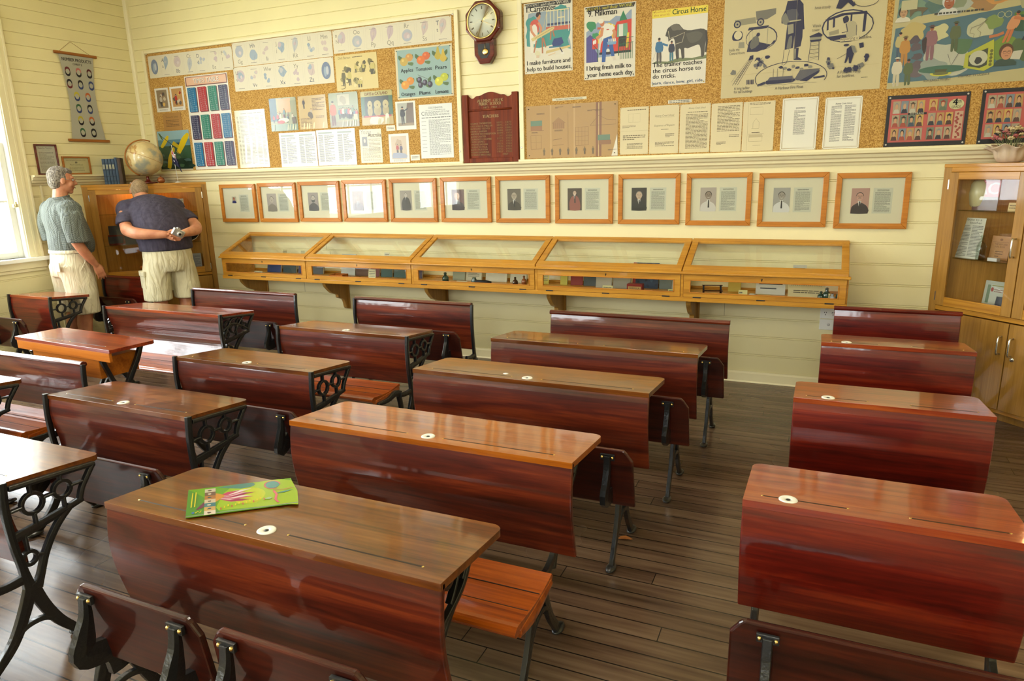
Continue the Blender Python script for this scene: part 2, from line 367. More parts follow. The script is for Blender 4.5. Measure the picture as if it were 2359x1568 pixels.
# skirtings, corner bead, shelf moulding
SK = [(0, 0), (0, .085), (-.012, .085), (-.02, .07), (-.022, .012), (-.03, .0)]
b = MB(); b.prism([(p[0], p[1]) for p in SK], .0, RW, M_CREAM, 'x'); struct(b.build('baseboard_back', bevel=.002))
b = MB(); b.prism([(-p[0], p[1]) for p in SK], RY, -.02, M_CREAM, 'y'); struct(b.build('baseboard_left', bevel=.002))
b = MB(); b.prism([(RW+p[0], p[1]) for p in SK], RY, -.02, M_CREAM, 'y'); struct(b.build('baseboard_right', bevel=.002))
b = MB(); b.prism([(0, 0), (.034, 0), (.03, -.018), (.018, -.03), (0, -.034)], 1.6, RH, M_CREAM, 'z'); struct(b.build('trim_1'))
SH = [(0, 1.606), (-.012, 1.606), (-.02, 1.622), (-.034, 1.63), (-.038, 1.648), (-.052, 1.656), (-.058, 1.676), (-.085, 1.682), (-.088, 1.698), (0, 1.698)]
b = MB(); b.prism(SH, .0, RW, M_CREAM, 'x'); struct(b.build('trim_2', bevel=.0015))
b = MB(); b.prism([(-p[0], p[1]) for p in SH], -1.27, -.0, M_CREAM, 'y'); struct(b.build('trim_3', bevel=.0015))
b = MB(); b.box(.0, .012, -1.19, -1.175, .09, 1.606, M_CREAM); struct(b.build('trim_4'))
# housings and tubes of the added fill lamps
lt = None
MLG = plain('added_lamp_diffuser', (.9, .9, .85), .4)
for i, (x, y) in enumerate(FILL_LAMPS):
    o = empty('added_ceiling_lamp', (x, y, RH), 0, 'added white batten lamp, an unseen fill light on the ceiling above the desks', 'ceiling lamp', 'added batten lamps on the ceiling')
    b = MB(); b.box(-.62, .62, -.07, .07, -.06, 0, M_WHT); b.build('housing', o, bevel=.005)
    b = MB(); b.tube([(-.6, 0, -.1), (.6, 0, -.1)], .016, MLG); b.build('tube', o)
#PART2
# ---------------------------------------------------------------- school desks
def board_curve(h, zb, style):
    """centre line (y, z) of the seat-back panel, top to bottom"""
    if style == 'S': Y = [0, -.002, .012, .03, .03, .008, -.02]
    elif style == 'C': Y = [.002, -.006, -.008, -.002, .008, .014, .016]
    else: Y = [.003, -.008, -.013, -.010, .0, .014, .03]
    return [(y, h+(zb-h)*i/6) for i, y in enumerate(Y)]
def panel_mesh(w, h, zb, style, m, top_pad=0):
    P = spline(board_curve(h-.004, zb, style), 4); t = .019; pts = [(y-.0, z) for y, z in P]+[(y+t, z) for y, z in P[::-1]]
    b = MB(); b.prism(pts, -w/2, w/2, m, 'x'); return b
def desk_top(w, h, m, depth=.35, t=.021, drop=.033):
    n = 6; r = .035; pl = [(-w/2, -.004), (w/2, -.004)]
    for k in range(n+1): a = PI/2*k/n; pl.append((w/2-r+r*math.cos(a), depth-r+r*math.sin(a)))
    for k in range(n+1): a = PI/2+PI/2*k/n; pl.append((-w/2+r+r*math.cos(a), depth-r+r*math.sin(a)))
    z = lambda y: h-drop*y/depth; N = len(pl)
    vs = [(x, y, z(y)) for x, y in pl]+[(x, y, z(y)-t) for x, y in pl]
    b = MB(); b.add(vs, [tuple(range(N)), tuple(range(N, 2*N))[::-1]]+[(i, i+N, (i+1) % N+N, (i+1) % N) for i in range(N)], m)
    return b
def groove(b, x0, x1, y, h, slope):
    z = h-slope*y; b.box(x0, x1, y-.003, y+.003, z-.001, z+.0006, M_GRV)
    for x in (x0, x1): b.ball((x, y, z+.0004), (.004, .004, .0012), M_BRASS, 8, 6)
def frame_T(h, x, s, bench=False):
    b = MB(); a, c = x-.009, x+.009; I = M_IRON
    b.ribbon([(-.25, .012), (-.235, .05), (-.195, .12), (-.165, .2), (-.14, .27), (-.10, .33)], [.014, .016, .018, .02, .022, .018], a, c, I)
    b.ribbon([(.07, .012), (.045, .05), (-.005, .12), (-.04, .2), (-.07, .27), (-.10, .33)], [.014, .016, .016, .017, .02, .018], a, c, I)
    b.ribbon([(-.185, .13), (-.14, .175), (-.09, .19), (-.04, .175), (.0, .13)], .009, a, c, I)
    b.ribbon([(-.10, .31), (-.03, .30), (.045, .335), (.072, .42), (.06, .54), (.04, h-.03)], [.022, .018, .016, .014, .012, .012], a, c, I)
    if bench:
        for y in (-.25, .07): b.ball((x, y+(-.012 if y < 0 else .012), .011), (.022, .04, .011), I, 12, 8)
        return b
    b.ribbon([(.02, h-.028), (.16, h-.042), (.31, h-.056)], .009, a, c, I)
    b.ribbon([(.31, h-.056), (.285, h-.12), (.245, h-.17), (.19, h-.20), (.10, h-.235), (.03, h-.28)], .010, a, c, I)
    b.ribbon([(.19, h-.20), (.12, h-.26), (.07, h-.34), (.035, h-.42)], [.009, .009, .009, .012], a, c, I)
    for cy, r in ((.085, .034), (.165, .030)):
        b.ring((cy, h-.10), r, .006, a, c, I)
    b.ribbon([(.2, h-.06), (.225, h-.10), (.2, h-.15), (.17, h-.185)], .006, a, c, I)
    b.ribbon([(.25, h-.07), (.265, h-.11), (.24, h-.15)], .006, a, c, I)
    for y in (-.25, .07): b.ball((x, y+(-.012 if y < 0 else .012), .011), (.022, .04, .011), I, 12, 8)
    b.ball((x, -.12, .315), (.016, .032, .032), I, 12, 8)
    return b
def frame_C(h, x, s, swirl=False, bench=False):
    b = MB(); a, c = x-.009, x+.009; I = M_IRON
    b.ribbon([(-.004, h+.004), (-.012, h-.1), (-.008, h-.22), (.004, .34), (.014, .25)], [.012, .012, .012, .013, .02], a, c, I)
    b.ribbon([(.02, .27), (.045, .18), (.085, .09), (.14, .014)], [.022, .02, .018, .015], a, c, I)
    b.ribbon([(.02, .27), (-.02, .18), (-.075, .09), (-.16, .014)], [.022, .02, .018, .015], a, c, I)
    b.ribbon([(-.095, .075), (-.045, .12), (.0, .132), (.05, .12), (.1, .07)], .009, a, c, I)
    b.ribbon([(-.005, .30), (-.06, .30), (-.12, .31)], [.016, .014, .016], a, c, I)
    for y in (-.16, .14): b.ball((x, y+(-.012 if y < 0 else .012), .011), (.024, .042, .011), I, 12, 8)
    if bench: return b
    b.ribbon([(.01, h-.024), (.16, h-.038), (.31, h-.054)], .009, a, c, I)
    b.ribbon([(.305, h-.05), (.275, h-.09), (.25, h-.125), (.235, h-.165)], .009, a, c, I)
    b.ribbon([(.0, h-.20), (.12, h-.185), (.245, h-.165)], [.016, .013, .010], a, c, I)
    b.ribbon([(.20, h-.168), (.14, h-.22), (.09, h-.29), (.055, h-.37), (.035, .25)], [.012, .012, .012, .013, .02], a, c, I)
    if not swirl:
        for cy, cz, r in ((.075, h-.105, .036), (.18, h-.098, .031), (.032, h-.29, .024)): b.ring((cy, cz), r, .0065, a, c, I)
        for p, q in (((.0, h-.105), (.039, h-.105)), ((.111, h-.10), (.149, h-.10)), ((.211, h-.098), (.255, h-.10)), ((.075, h-.069), (.075, h-.03)), ((.18, h-.067), (.18, h-.04)), ((.18, h-.129), (.18, h-.175)), ((.075, h-.141), (.075, h-.19)), ((.056, h-.29), (.085, h-.30)), ((.03, h-.19), (.032, h-.266))):
            b.ribbon([p, q], .005, a, c, I)
    else:
        for cy, cz, r in ((.05, h-.08, .026), (.10, h-.12, .03), (.16, h-.085, .026), (.205, h-.12, .022), (.03, h-.15, .022), (.035, h-.25, .024), (.055, h-.31, .018)): b.ring((cy, cz), r, .006, a, c, I)
        for p, q, w in (((.0, h-.18), (.08, h-.06), (.14, h-.05)), ((.12, h-.19), (.13, h-.12), (.2, h-.05)), ((.0, h-.12), (.1, h-.08), (.24, h-.15)), ((.02, h-.22), (.07, h-.26), (.03, h-.34))): b.ribbon([p, q, w], .006, a, c, I)
    return b
def folded_seat(w, z0, z1, y0, y1, m, chamfer=.05):
    """seat board standing up on its hinge; outline in x-z, thickness in y, leaning from (y0,z0) to (y1,z1)"""
    t = .019; H = z1-z0; o = [(-w/2, 0), (w/2, 0), (w/2-.005, H-chamfer*.9), (w/2-chamfer*.55, H-.012), (w/2-chamfer*.8, H), (-w/2+chamfer*.8, H), (-w/2+chamfer*.55, H-.012), (-w/2+.005, H-chamfer*.9)]
    b = MB(); N = len(o); f = lambda z: y0+(y1-y0)*z/H
    vs = [(x, f(z), z0+z) for x, z in o]+[(x, f(z)+t, z0+z) for x, z in o]
    b.add(vs, [tuple(range(N)), tuple(range(N, 2*N))[::-1]]+[(i, i+N, (i+1) % N+N, (i+1) % N) for i in range(N)], m)
    return b
def fold_arm(x, z0, z1, y0, y1, hinge):
    """iron arm up the back of a folded seat"""
    b = MB(); p = lambda k, d: (y0+(y1-y0)*k-d, z0+(z1-z0)*k)
    b.ribbon([(hinge[0], hinge[1]-.02), (hinge[0]-.01, hinge[1]+.05), p(.22, .06), p(.45, .045), p(.68, .024), p(.9, .014)], [.026, .034, .034, .026, .014, .009], x-.011, x+.011, M_IRON)
    k = p(.88, .01); b.box(x-.028, x+.028, k[0]-.006, k[0]+.004, k[1]-.012, k[1]+.012, M_IRON); b.ball((x-.02, k[0]-.006, k[1]), .006, M_BRASS, 8, 6); b.ball((x+.02, k[0]-.006, k[1]), .006, M_BRASS, 8, 6)
    return b
def open_seat(w, z, yb, yf, m, thick=.022):
    d = yb-yf; r = .012
    P = [(yb, z+.012), (yb-d*.15, z+.004), (yb-d*.4, z-.004), (yb-d*.7, z), (yf+.03, z+.006), (yf+.01, z+.002), (yf, z-.010), (yf+.004, z-.022), (yf+.02, z-.027), (yf+.06, z-.022), (yb-d*.4, z-.026), (yb, z-.010)]
    P = spline(P+[P[0]], 2)[:-1]; b = MB(); b.prism(P, -w/2, w/2, m, 'x')
    for q in (.33, .64): y = yb-d*q; b.box(-w/2+.004, w/2-.004, y-.0012, y+.0012, z-.003, z+.0018-.0012, M_GRV)
    return b
def seat_side(x, z, yb, yf, m):
    b = MB(); b.ribbon([(yb-.005, z-.015), ((yb+yf)/2, z-.035), (yf+.035, z-.028)], [.012, .022, .012], x-.012, x+.012, m); return b
def unit(name, label, cat, x0, x1, y0, h, style='T', top=None, panel=None, seat='fold', zb=.34, seats=1, depth=.35, grooves=True, ink=True, frame=None, sz=(.32, .57), sy=(-.30, -.34), extra=None, seatm=None, group=None, rz=0, swx=0, soff=0):
    w = x1-x0; xc = (x0+x1)/2
    root = empty(name, (xc, y0, 0), rz, label, cat, group)
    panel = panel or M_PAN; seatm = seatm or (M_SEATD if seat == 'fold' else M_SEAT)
    panel_mesh(w, h, zb, style, panel).build('backrest', root, bevel=.005, seg=3)
    if top:
        t = desk_top(w, h, top, depth)
        sl = .033/depth
        if grooves:
            iy = .046
            groove(t, -w*.43, -.075, iy+.005, h, sl); groove(t, .075, w*.43, iy+.005, h, sl)
        t.build('desktop', root, bevel=.006, seg=3)
        if ink is not False:
            ix = ink if not isinstance(ink, bool) else 0.
            z = h-sl*.045; k = MB(); k.lathe([(.006, z-.004), (.006, z+.001), (.012, z+.0025), (.022, z+.0035), (.0255, z+.002), (.0258, z-.002)], (ix, .047, 0), M_INK, 28)
            k.lathe([(.0061, z-.003), (.0061, z+.0016)], (ix, .047, 0), M_BLK, 14); k.build('inkwell', root)
    else:
        b = MB(); P = [(-.012, h-.008), (-.016, h+.004), (-.008, h+.016), (.008, h+.018), (.024, h+.012), (.028, h-.004), (.02, h-.012)]
        b.prism(P, -w/2-.004, w/2+.004, panel, 'x'); b.build('top_rail', root, bevel=.003)
    fx = w/2-(.085 if style == 'T' else (.0 if style in 'CS' else .05))
    for s in (-1, 1):
        x = s*(fx+(0.010 if style in 'CS' else 0))
        (frame_C(h, x, s, style == 'S', top is None) if style in 'CS' else frame_T(h, x, s, top is None)).build('side_frame', root, bevel=.002)
    if seat == 'fold':
        ws = (w+swx)/seats-(.03 if seats > 1 else 0)
        for i in range(seats):
            cx = soff+(0 if seats == 1 else (-1, 1)[i]*(ws/2+.015))
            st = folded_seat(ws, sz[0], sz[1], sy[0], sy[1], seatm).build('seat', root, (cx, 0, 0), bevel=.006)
            for s in (-1, 1):
                fold_arm(s*(ws/2-(.1 if seats == 1 else .07)), sz[0], sz[1], sy[0], sy[1], (-.14 if style == 'T' else -.10, .30)).build('seat_arm', st, bevel=.002)
    elif seat == 'open':
        yb, yf = (-.17, -.46) if style == 'T' else (-.09, -.38)
        zz = .385 if style == 'T' else .36
        ws = w-.02
        st = open_seat(ws, zz, yb, yf, seatm).build('seat', root, bevel=.003)
        for s in (-1, 1):
            seat_side(s*(ws/2-.01), zz, yb, yf, M_SEAT).build('seat_edge', st, bevel=.002)
            bb = MB(); x = s*fx
            bb.ribbon([(-.10, .31), (-.16, .33), (-.24, zz-.045), (-.34, zz-.04)], [.02, .018, .014, .01], x-.01, x+.01, M_IRON)
            if style != 'T': bb.ribbon([(-.12, .31), (-.10, .2), (-.13, .1), (-.2, .012)], [.016, .014, .014, .014], x-.01, x+.01, M_IRON)
            bb.build('seat_arm', st, bevel=.002)
    if extra: extra(root)
    return root
DG, BG = 'double school desks facing the room', None
unit('school_desk', 'brown desk at the front of the middle row, under the colourful brochure', 'school desk', 4.739, 5.878, -4.177, .70, 'T', M_TOP, seats=2, sz=(.33, .565), sy=(-.16, -.19), swx=-.13, ink=.004)
unit('school_desk', 'orange-topped desk with its bench seat down, behind the brochure desk', 'school desk', 4.779, 5.940, -3.430, .70, 'T', M_TOPO, seat='open', ink=.015)
unit('school_desk', 'long brown desk with a white disc beside its inkwell, behind the orange-topped desk', 'school desk', 4.851, 6.010, -2.640, .70, 'T', M_TOP, swx=.04, ink=.004)
unit('school_desk', 'dull brown desk without an inkwell, last desk of the middle row', 'school desk', 4.940, 6.100, -1.942, .70, 'T', M_TOP, swx=.04, ink=False)
unit('school_bench', 'red-brown bench back under the display case, at the wall end of the middle row', 'bench', 5.010, 6.160, -1.16, .70, 'T', None, swx=.04)
unit('school_desk', 'large red desk at the lower right corner with a folded seat in front', 'school desk', 6.472, 7.165, -3.496, .70, 'R', M_TOPR, M_PANR, ink=-.228, swx=.0, sz=(.21, .482), sy=(-.2, -.25))
unit('school_desk', 'red desk in the middle of the right-hand row of three', 'school desk', 6.568, 7.262, -2.495, .70, 'R', M_TOPR, M_PANR, ink=-.218, sz=(.20, .44), sy=(-.12, -.15))
unit('school_desk', 'red desk nearest the wall in the right-hand row, its top mirroring the cream wall', 'school desk', 6.667, 7.368, -1.482, .70, 'R', M_TOPR, M_PANR, ink=-.228, sz=(.20, .44), sy=(-.12, -.15))
unit('school_bench', 'bright red bench back beside the wall socket at the end of the right-hand row', 'bench', 6.742, 7.450, -.50, .70, 'R', None, M_PANR)
unit('school_desk', 'desk with black openwork iron end and white inkwell, behind the brochure desk to the left', 'school desk', 3.330, 4.236, -3.443, .65, 'C', M_TOP, ink=.001, sz=(.22, .475), sy=(-.13, -.17), swx=0, soff=.02)
unit('school_desk', 'desk with iron rings under its right end, left of the long brown desk', 'school desk', 3.340, 4.285, -2.720, .65, 'C', M_TOP, ink=.002, sz=(.24, .49), sy=(-.13, -.17), swx=.02, soff=.03)
unit('school_desk', 'reddish desk with a rounded seat folded down, below the gap between case brackets', 'school desk', 3.330, 4.329, -1.883, .65, 'C', M_TOP, seat='open', ink=.014)
unit('school_bench', 'bench back with a small end lip, below the second bracket of the display case', 'bench', 3.300, 4.320, -.985, .68, 'C', None, M_PAN, sz=(.28, .52), sy=(-.16, -.2))
unit('school_desk', 'desk at the left edge with a glaring top over a tall iron frame', 'school desk', 3.30, 4.19, -4.155, .655, 'C', M_TOP, ink=False)
unit('school_desk', 'desk with a wavy back and scrolled iron end, behind the drawer desk', 'school desk', 1.552, 2.745, -1.835, .68, 'S', M_TOPR, seat='open', ink=False)
unit('school_bench', 'purplish glossy bench back standing right of the stooping man', 'bench', 1.692, 2.800, -1.11, .70, 'C', None, M_PAN, sz=(.28, .52), sy=(-.17, -.21))
unit('school_bench', 'bench with a shining seat folded down, at the left edge before the drawer desk', 'bench', 1.87, 2.915, -2.985, .635, 'C', None, M_PAN, seat='open')
unit('school_desk', 'desk corner with a white-glaring top, in front of the shining bench', 'school desk', 1.80, 2.83, -3.60, .655, 'C', M_TOP, ink=False)
unit('school_desk', 'single desk with iron rings, nearest the window beside the standing man', 'school desk', .267, .790, -1.775, .70, 'C', M_TOPR, M_PANR, ink=False, depth=.36, sz=(.30, .56), sy=(-.2, -.24))
unit('school_bench', 'single square bench back standing between the two men', 'bench', .220, .845, -.865, .72, 'C', None, M_PANR, sz=(.30, .56), sy=(-.13, -.17))
# desk with a box drawer
def drawer_desk():
    root = empty('school_desk', (2.54, -2.85, 0), math.radians(-3.5), 'desk with an orange box drawer hanging under its top, standing on a single iron pedestal', 'school desk')
    w, h = .94, .70
    t = desk_top(w, h, M_TOPR, .29, .02, .004); groove(t, -.32, -.06, .05, h, .014); groove(t, .02, .36, .05, h, .014); t.build('desktop', root, bevel=.004)
    b = MB(); b.box(-w/2+.01, w/2-.01, -.002, .016, h-.075, h-.018, M_DRAW); b.build('front_rail', root, bevel=.003)
    b = MB(); b.box(-w/2+.14, w/2-.14, .012, .25, h-.19, h-.072, M_DRAW); b.build('drawer', root, bevel=.003)
    for s in (-1, 1):
        b = MB(); x = s*(w/2-.12); a, c = x-.012, x+.012; I = M_IRON
        b.ribbon([(.27, h-.03), (.23, h-.12), (.15, h-.26), (.12, h-.4), (.13, .2)], [.012, .014, .016, .018, .02], a, c, I)
        b.ribbon([(.02, h-.08), (.06, h-.2), (.10, h-.3), (.115, h-.4)], [.012, .012, .014, .016], a, c, I)
        b.ribbon([(.13, .24), (.16, .12), (.22, .05), (.30, .014)], [.02, .02, .018, .015], a, c, I)
        b.ribbon([(.13, .24), (.06, .14), (-.02, .06), (-.10, .014)], [.06, .04, .022, .015], a, c, I)
        for y in (-.11, .31): b.ball((x, y, .011), (.024, .042, .011), I, 12, 8)
        b.build('side_frame', root, bevel=.002)
drawer_desk()
# chip of white on the third desk
b = MB(); b.lathe([(.004, 0), (.013, .0005), (.013, .003), (.004, .004)], (0, 0, 0), M_INK, 16); tag(b.build('chalk_disc', loc=(5.305, -2.546, .6895)), 'small white disc lying left of the inkwell on the third middle desk', 'disc')
# fallen leaf on the floor
b = MB(); lf = [(-.035, 0), (-.018, .014), (.006, .016), (.028, .006), (.036, 0), (.024, -.01), (.0, -.014), (-.02, -.010)]
b.add([(x, y, .004+.006*math.cos(x*60)) for x, y in lf], [tuple(range(8))], plain('dry_leaf', sr(176, 110, 52), .7)); b.add([(x, y, .0035+.006*math.cos(x*60)) for x, y in lf], [tuple(range(8))[::-1]], MC['dry_leaf'])
tag(b.build('fallen_leaf', loc=(5.915, -2.64, .001), rz=.3), 'dry orange leaf lying on the floorboards by an iron foot', 'leaf')

# ---------------------------------------------------------------- long display case on brackets
def display_case():
    X0, X1 = 1.33, 6.815; F = -.43; ZB, ZF, ZK = .712, .905, 1.088
    root = empty('display_case', (X0, 0, ZB-.02), 0, 'long golden oak wall showcase with five sloping glass lids', 'display case')
    off = Vector((X0, 0, ZB-.02))
    def mk(name, f, par=root, bev=.003):
        b = MB(); f(b); b.v = [tuple(Vector(v)-off) for v in b.v]; o = b.build(name, par, bevel=bev); return o
    def carcass(b):
        b.box(X0, X1, F+.008, -.002, ZB-.02, ZB, M_OAK)
        b.box(X0, X1, F-.006, F+.008, ZB-.028, ZB+.004, M_OAK)
        b.box(X0, X1, -.014, -.002, ZB, ZB+.02, M_OAK)
        b.box(X0, X1, -.05, -.002, ZK-.022, ZK, M_OAK)
        for x in (X0, X1-.02): b.prism([(F+.01, ZB), (-.022, ZB), (-.022, ZK-.02), (F+.01, ZF-.02)], x, x+.02, M_OAK, 'x')
    mk('carcass', carcass)
    mk('front_sill', lambda b: b.prism([(F-.022, ZF-.022), (F+.03, ZF-.022), (F+.03, ZF-.004), (F-.014, ZF-.004), (F-.022, ZF-.012)], X0-.01, X1+.01, M_OAK, 'x'))
    xs = [X0, 2.366, 3.487, 4.614, 5.740, X1]
    sl = (ZK-ZF)/(0-F-.0)
    def slope_box(b, x0, x1, y0, y1, t0, t1):
        z = lambda y: ZF+(y-F)*sl
        b.prism([(y0, z(y0)+t0), (y1, z(y1)+t0), (y1, z(y1)+t1), (y0, z(y0)+t1)], x0, x1, M_OAK, 'x')
    for i in range(5):
        a, c = xs[i], xs[i+1]
        if i: mk('divider', lambda b: (slope_box(b, a-.012, a+.012, F, -.05, -.03, -.004), b.box(a-.010, a+.010, F, F+.012, ZB, ZF-.022, M_OAK)))
        def lid(b):
            slope_box(b, a+.004, c-.004, F-.012, F+.045, -.002, .018)
            slope_box(b, a+.004, c-.004, -.065, -.02, -.002, .018)
            slope_box(b, a+.004, a+.050, F+.045, -.065, -.002, .018); slope_box(b, c-.050, c-.004, F+.045, -.065, -.002, .018)
        l = mk('lid', lid)
        def gl(b):
            z = lambda y: ZF+(y-F)*sl; y0, y1 = F+.04, -.06
            b.prism([(y0, z(y0)+.006), (y1, z(y1)+.006), (y1, z(y1)+.009), (y0, z(y0)+.009)], a+.045, c-.045, M_GLASS, 'x')
        mk('lid_glass', gl, l, 0)
        def fr(b):
            z0, z1 = ZB+.006, ZF-.026; y0, y1 = F-.004, F+.012
            b.box(a+.012, c-.012, y0, y1, z0, z0+.034, M_OAK); b.box(a+.012, c-.012, y0, y1, z1-.04, z1, M_OAK)
            b.box(a+.012, a+.060, y0, y1, z0+.034, z1-.04, M_OAK); b.box(c-.060, c-.012, y0, y1, z0+.034, z1-.04, M_OAK)
            for q0, q1, u, v in ((a+.055, c-.055, z0+.03, z0+.036), (a+.055, c-.055, z1-.043, z1-.037)): b.box(q0, q1, y0-.003, y0, u, v, M_FRAME)
            for u in (a+.055, c-.061): b.box(u, u+.006, y0-.003, y0, z0+.03, z1-.037, M_FRAME)
        f = mk('front_frame', fr)
        mk('front_glass', lambda b: b.box(a+.055, c-.055, F+.002, F+.005, ZB+.035, ZF-.062, M_GLASS), f, 0)
        xm = (a+c)/2
        mk('keyhole', lambda b: (b.lathe([(.005, -.001), (.005, .001)], (xm, F-.005, ZF-.044), M_BLK, 10, 'y'), b.box(xm-.002, xm+.002, F-.006, F-.004, ZF-.058, ZF-.044, M_BLK)), f, 0)
        for q in (.1, .5, .9):
            x = a+(c-a)*q; mk('hinge', lambda b: (b.box(x-.028, x+.028, F-.009, F-.003, ZB+.001, ZB+.009, M_BLK)), f, .001)
    for x in (1.452, 2.462, 3.552, 4.678, 5.772):
        def br(b):
            P = [(-.012, ZB-.022), (-.012, .38), (-.03, .375), (-.045, .39), (-.05, .42)]+spline([(-.05, .42), (-.075, .47), (-.15, .50), (-.16, .53), (-.24, .56), (-.31, .62), (-.33, ZB-.06), (-.335, ZB-.022)], 4)
            b.prism(P, x-.018, x+.018, M_OAKZ, 'x'); b.box(x-.035, x+.035, -.014, -.002, .37, ZB-.022, M_OAKZ)
        mk('bracket', br)
display_case()

# ---------------------------------------------------------------- corner cabinets
def cabinet(loc, rz, label, lmat, handles):
    root = empty('corner_cabinet', loc, rz, label, 'cabinet'); L2 = .5655; H = 1.598; T = .562
    O, Z = M_OAK, M_OAKZ
    tri = lambda b, z0, z1, m, ins=0, fr=0: b.prism([(-L2+ins+fr, fr), (L2-ins-fr, fr), (0, T-ins)], z0, z1, m, 'z')
    def carc(b):
        tri(b, H-.022, H, O); tri(b, .66, .70, O, .004, .02); tri(b, .07, .09, O, .004, .02)
        b.prism([(-L2+.06, .05), (L2-.06, .05), (.0, T-.05)], 0, .07, M_OAKZ, 'z')
        for s in (-1, 1):
            b.prism([(s*(L2-.003), .0), (s*(L2-.055), .0), (s*(L2-.055), .022), (s*(L2-.025), .022)][::s], .06, H-.022, Z, 'z')
            b.prism([(s*(L2-.03), .022), (s*.0, T-.008), (s*.0, T-.028), (s*(L2-.05), .022)][::s], .07, H-.022, Z, 'z')
        b.box(-L2+.055, L2-.055, .0, .02, H-.05, H-.022, O); b.box(-L2+.055, L2-.055, .0, .022, .645, .675, O); b.box(-L2+.055, L2-.055, 0, .02, .06, .085, O)
    b = MB(); carc(b); b.build('carcass', root, bevel=.002)
    for z in (.990, 1.300):
        b = MB(); b.prism([(-L2+.10, .045), (L2-.10, .045), (0, T-.06)], z, z+.007, M_GSHELF, 'z'); b.build('glass_shelf', root)
    for s in (-1, 1):
        x0, x1 = sorted((s*.003, s*(L2-.058))); st = .062
        b = MB(); z0, z1 = .680, H-.052
        b.box(x0, x0+st, -.018, 0, z0, z1, Z); b.box(x1-st, x1, -.018, 0, z0, z1, Z); b.box(x0+st, x1-st, -.018, 0, z0, z0+.058, O); b.box(x0+st, x1-st, -.018, 0, z1-.045, z1, O)
        d = b.build('glass_door', root, bevel=.002)
        b = MB(); b.box(x0+st-.004, x1-st+.004, -.010, -.006, z0+.054, z1-.04, M_GLASS); b.build('glass', d)
        b = MB(); b.box(x0, x1, -.018, 0, .09, .640, Z); ld = b.build('lower_door', root, bevel=.002)
        def handle(x, z, par):
            k = MB(); k.tube([(x, -.018, z-.055), (x, -.046, z-.055), (x, -.05, z-.045), (x, -.05, z+.045), (x, -.046, z+.055), (x, -.018, z+.055)], .006, M_CHR, 10); k.build('handle', par)
        if handles:
            if s < 0: handle(-.035, 1.10, d)
            handle(s*.035, .50, ld)
            if s > 0:
                k = MB(); k.lathe([(.012, -.024), (.014, -.020), (.014, -.018)], (.045, 0, .425), M_CHR, 18, 'y'); k.build('lock', ld)
        for z in (.74, 1.47): k = MB(); k.box(s*(L2-.058)-.004, s*(L2-.058)+.004, -.020, -.012, z-.03, z+.03, M_CHR); k.build('hinge', d)
        if handles:
            for z in (.16, .56): k = MB(); k.box(s*(L2-.058)-.004, s*(L2-.058)+.004, -.020, -.012, z-.03, z+.03, M_CHR); k.build('hinge', ld)
    # small lamp inside, under the cabinet top
    k = MB(); k.lathe([(.03, 0), (.03, -.012), (.02, -.02)], (0, .25, H-.022), M_WHT, 18); lp = k.build('cabinet_lamp', root)
    l = D.lights.new('cabinet_bulb', 'POINT'); l.energy = 1.6 if handles else 3.2; l.color = (1, .50, .20); l.shadow_soft_size = .025
    o = D.objects.new('cabinet_bulb', l); COL.objects.link(o); o.parent = root; o.location = (0.10 if handles else -.08, .22, H-.06)
    return root
CL = (.4, -.395, 0); CR = (7.73, -.4, 0)
cabinet(CL, PI/4, 'golden corner cabinet with lit shelves in front of the stooping man', None, False)
cabinet(CR, -PI/4, 'golden corner cabinet with steel handles at the right edge of the room', None, True)
